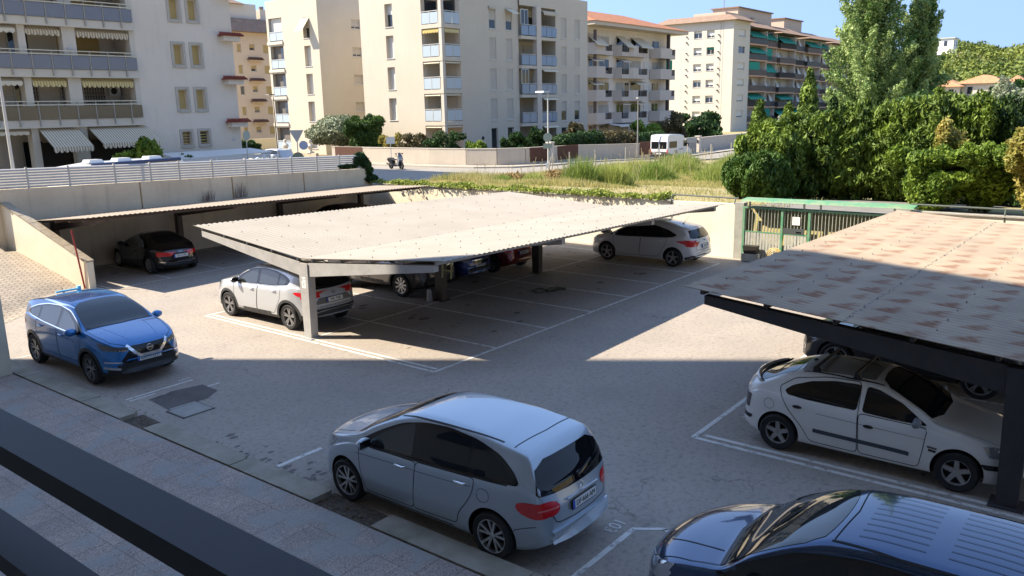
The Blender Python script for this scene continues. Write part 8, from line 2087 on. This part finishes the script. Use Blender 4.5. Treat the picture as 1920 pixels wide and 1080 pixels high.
# scooter
def scooter():
    t = thing("scooter", "black and grey maxi scooter parked on the roadside before the curved garden wall", "scooter", (44.0,45.6,1.04), R_(-100))
    BK = mat("scooter_black",(0.015,0.015,0.016),.3,coat=.6); GR = mat("scooter_grey",(0.30,0.31,0.32),.35,metal=.4)
    for x in (-.68,.70):
        mb = MB(); mb.lathe([(.15,-.05),(.24,-.065),(.27,-.03),(.27,.03),(.24,.065),(.15,.05)], 24, 'Y'); w = mb.build("wheel", M_TYRE, t, smooth=True); w.location = (x,0,.27)
        mb = MB()
        for k in range(5): a = 2*math.pi*k/5; mb.tube([(0,0,0),(.15*math.cos(a),0,.15*math.sin(a))], .02, 6)
        mb.lathe([(.15,-.03),(.16,0),(.15,.03)], 20, 'Y'); mb.build("rim", M_ALLOYD, w)
    def body(name, prof, w, mt):
        mb = MB(); n = len(prof); 
        L = [(x,-w*(1 if 0 < i < n-1 else .9),z) for i, (x,z) in enumerate(prof)]; Rr = [(x,w,z) for x,z in prof]; 
        mb.poly(L); mb.poly(list(reversed(Rr)))
        for i in range(n): mb.poly([L[i], L[(i+1)%n], Rr[(i+1)%n], Rr[i]])
        return mb.build(name, mt, t, smooth=True, ang=30)
    body("fairing", chaikin([(.36,.30),(.50,.30),(.62,.62),(.74,.72),(.66,.95),(.52,1.02),(.44,.75),(.34,.45)],2), .18, GR)
    body("front_mudguard", chaikin([(.46,.50),(.70,.60),(.92,.48),(.70,.54)],2), .08, BK)
    body("footboard", chaikin([(-.30,.22),(.42,.22),(.44,.36),(.0,.36),(-.2,.45),(-.4,.4)],1), .17, BK)
    body("tail", chaikin([(-.30,.38),(-.25,.62),(-.75,.74),(-1.02,.80),(-1.0,.70),(-.8,.52)],2), .15, BK)
    body("seat", chaikin([(.05,.66),(.0,.74),(-.35,.76),(-.45,.84),(-.92,.87),(-.92,.80),(-.4,.68)],2), .14, mat("seat_black",(0.02,0.02,0.02),.7))
    mb = MB(); mb.tube([(.70,0,.27),(.56,0,.75),(.46,0,.98)], .035, 8); mb.tube([(.42,-.33,1.02),(.46,0,1.0),(.42,.33,1.02)], .02, 6); mb.build("handlebar", M_BLK, t)
    mb = MB(); mb.hexa([(.64,-.15,.92),(.66,.15,.92),(.62,.15,.92),(.60,-.15,.92),(.48,-.12,1.25),(.48,.12,1.25),(.46,.12,1.25),(.46,-.12,1.25)]); mb.build("windscreen", mat("smoke_screen",(0.12,0.12,0.13),.1), t)
    for s_ in (1,-1): mb = MB(); mb.tube([(.45,s_*.2,1.02),(.47,s_*.28,1.16)], .01, 5); mb.box(.44,s_*.22,1.14,.47,s_*.36,1.22); mb.build("mirror", M_BLK, t)
    mb = MB(); mb.tube([(-.35,-.16,.3),(-.95,-.2,.42)], [.05,.06], 10); mb.build("exhaust", M_ALLOYD, t)
    mb = MB(); mb.box(.74,-.1,.72,.77,.1,.8); mb.build("headlight", M_CLEAR, t)
scooter()

# vans: box-like vehicles
def van_body(t, L, W, H, nose, prof, pt, wr=.34, axles=(.9,4.0)):
    mb = MB(); n = len(prof); w = W/2
    def ringat(f, inset): return [(L/2-x-(0), w*f, z) for x, z in prof]
    rows = []
    for f, s_ in ((-1,.965),(-.96,1),(.96,1),(1,.965)):
        rows.append([(L/2-(L/2+(x-L/2)*s_), w*f, (z-H*.45)*s_+H*.45) for x, z in prof])
    for a, b in zip(rows, rows[1:]):
        for i in range(n): mb.poly([a[i], a[(i+1)%n], b[(i+1)%n], b[i]])
    mb.poly(rows[0]); mb.poly(list(reversed(rows[-1])))
    b = mb.build("body", pt, t, smooth=True, ang=30)
    for ax in axles:
        for s_ in (1,-1):
            q = MB(); q.lathe([(.2,-.1),(wr*.95,-.11),(wr,-.06),(wr,.06),(wr*.95,.11),(.2,.1)], 24, 'Y'); ww = q.build("wheel", M_TYRE, t, smooth=True); ww.location = (L/2-ax, s_*(w-.1), wr)
            q = MB(); q.lathe([(.001,.02*s_),(.08,.1*s_),(.2,.09*s_),(.21,.02*s_)], 16, 'Y'); q.build("rim", M_ALLOY, ww)
            q = MB(); q.lathe([(wr+.08,s_*.0),(wr+.08,s_*.115),(wr-.02,s_*.115)], 24, 'Y'); 
    return b
def camper_van():
    pos = (67.4,34.6); t = thing("van", "white high-roof camper van with dark side windows, parked at the roadside hedge", "van", (pos[0],pos[1],gz(*pos)+.03), R_(-2))
    t.scale = (.88,.88,.88); L, W, H = 4.9, 2.0, 2.55
    prof = chaikin([(0.0,.4),(0.05,.95),(.75,1.25),(1.35,1.95),(1.75,2.5),(4.6,2.55),(4.87,2.3),(4.9,.4)],1)
    van_body(t, L, W, H, 0, prof, mat("van_white",(0.62,0.64,0.68),.35,coat=.5), .34, (.85,3.7))
    def sidebox(name, x0, x1, z0, z1, mt, d=.004):
        for s_ in (1,-1): mb = MB(); y = s_*(W/2); mb.box(L/2-x0, y-.01*s_, z0, L/2-x1, y+d*s_, z1); mb.build(name, mt, t)
    sidebox("side_window", .95, 1.75, 1.28, 1.85, M_PANE); sidebox("side_window", 3.05, 4.6, 1.2, 1.85, M_BLKG)
    sidebox("stripe", 1.7, 2.6, .98, 1.06, mat("van_navy",(0.02,0.04,0.12),.5)); sidebox("stripe", 3.0, 3.4, .6, .98, MATS["van_navy"])
    mb = MB(); mb.box(-L/2-.004,-.85,1.15,-L/2+.05,-.05,1.85); mb.build("rear_window", M_BLKG, t); mb = MB(); mb.box(-L/2-.004,.05,1.15,-L/2+.05,.85,1.85); mb.build("rear_window", M_BLKG, t)
    mb = MB(); mb.box(-L/2-.006,-.98,.75,-L/2+.05,-.88,1.1); mb.build("taillight", M_REDL, t); mb = MB(); mb.box(-L/2-.006,.88,.75,-L/2+.05,.98,1.1); mb.build("taillight", M_REDL, t)
    mb = MB(); mb.box(-L/2-.01,-.26,.62,-L/2+.02,.26,.74); mb.build("number_plate", M_PLATE, t)
    mb = MB(); mb.box(-L/2-.05,-.95,.38,-L/2+.1,.95,.55); mb.build("bumper", M_BLK, t)
    for s_ in (1,-1): mb = MB(); mb.box(1.3,s_*1.0,1.25,1.4,s_*1.25,1.6); mb.build("mirror", M_BLK, t)
    mb = MB(); mb.hexa([(1.72,-.85,1.27),(1.72,.85,1.27),(1.74,.85,1.26),(1.74,-.85,1.26),(1.08,-.8,1.93),(1.08,.8,1.93),(1.12,.8,1.95),(1.12,-.8,1.95)]); mb.build("windscreen", M_PANE, t)
camper_van()
def motorhome():
    t = thing("motorhome", "large white motorhome with a blue rolled awning, roof just above the louvred fence", "motorhome", (18.4,38.0,.86), R_(180))
    L, W, H = 6.6, 2.2, 2.62
    prof = chaikin([(0.0,.4),(0.1,1.0),(.9,1.3),(1.3,2.1),(1.6,2.55),(6.3,2.62),(6.6,2.35),(6.6,.4)],1)
    van_body(t, L, W, H, 0, prof, mat("motorhome_white",(0.62,0.64,0.66),.4,coat=.4), .34, (1.0,4.8))
    mb = MB(); mb.tube([(1.2,1.12,2.52),(-3.0,1.12,2.56)], .09, 8); mb.build("awning_roll", mat("navy_awning",(0.03,0.05,0.12),.6), t)
    for x in (.6,-.7,-2.2): mb = MB(); mb.hexa([(x-.35,-.35,2.58),(x+.35,-.35,2.58),(x+.35,.35,2.58),(x-.35,.35,2.58),(x-.28,-.3,2.72),(x+.28,-.3,2.72),(x+.28,.3,2.72),(x-.28,.3,2.72)]); mb.build("roof_hatch", MATS["motorhome_white"], t)
    for x0, x1 in ((1.2,.4),(-.6,-1.6)): mb = MB(); mb.box(x0,1.09,1.5,x1,1.105,2.1); mb.build("side_window", M_PANE, t); mb = MB(); mb.box(x0,-1.105,1.5,x1,-1.09,2.1); mb.build("side_window", M_PANE, t)
motorhome()
# small pale car by the olive tree
sp = dict(L=3.9, fo=.8, wb=2.45, wr_=.3, rim=.2, wr=.56, beltref=.95, spokes=5, sw=.06, bowf=.22, bowr=.15,
      top=[(0,.5),(.03,.68),(.12,.77),(.4,.87),(.85,.96),(1.0,1.01),(1.4,1.3),(1.8,1.43),(2.5,1.46),(3.2,1.42),(3.6,1.34),(3.7,1.1),(3.82,.8),(3.9,.5)],
      bot=[(0,.26),(.2,.2),(3.6,.21),(3.9,.36)], belt=[(0,.46),(.12,.62),(.5,.77),(1.1,.92),(3.4,.98),(3.7,.9),(3.9,.46)], w=[(0,.58),(.05,.69),(.2,.78),(.5,.82),(1.0,.84),(2.2,.845),(3.3,.83),(3.7,.76),(3.9,.62)])
c = Car("parked_car", "small pale silver car parked beyond the louvred fence near the triangle sign", "car", (42.5,58.5,1.03), R_(90), sp, paint("pale_silver",(0.5,0.52,0.54),.4,.3))
std(c, dict(whole=[(1.05,.98),(1.4,1.24),(1.8,1.36),(2.5,1.39),(3.2,1.33),(3.4,1.05),(2.2,.98)], ck=1, fw=[(1.3,1.0),(1.5,1.22),(2.0,1.33),(2.05,1.0)], rw=[(2.15,1.0),(2.12,1.34),(3.1,1.3),(3.2,1.05)], ws=[(1.02,-.64),(1.02,.64),(1.45,.6),(1.75,.5),(1.75,-.5),(1.45,-.6)]))
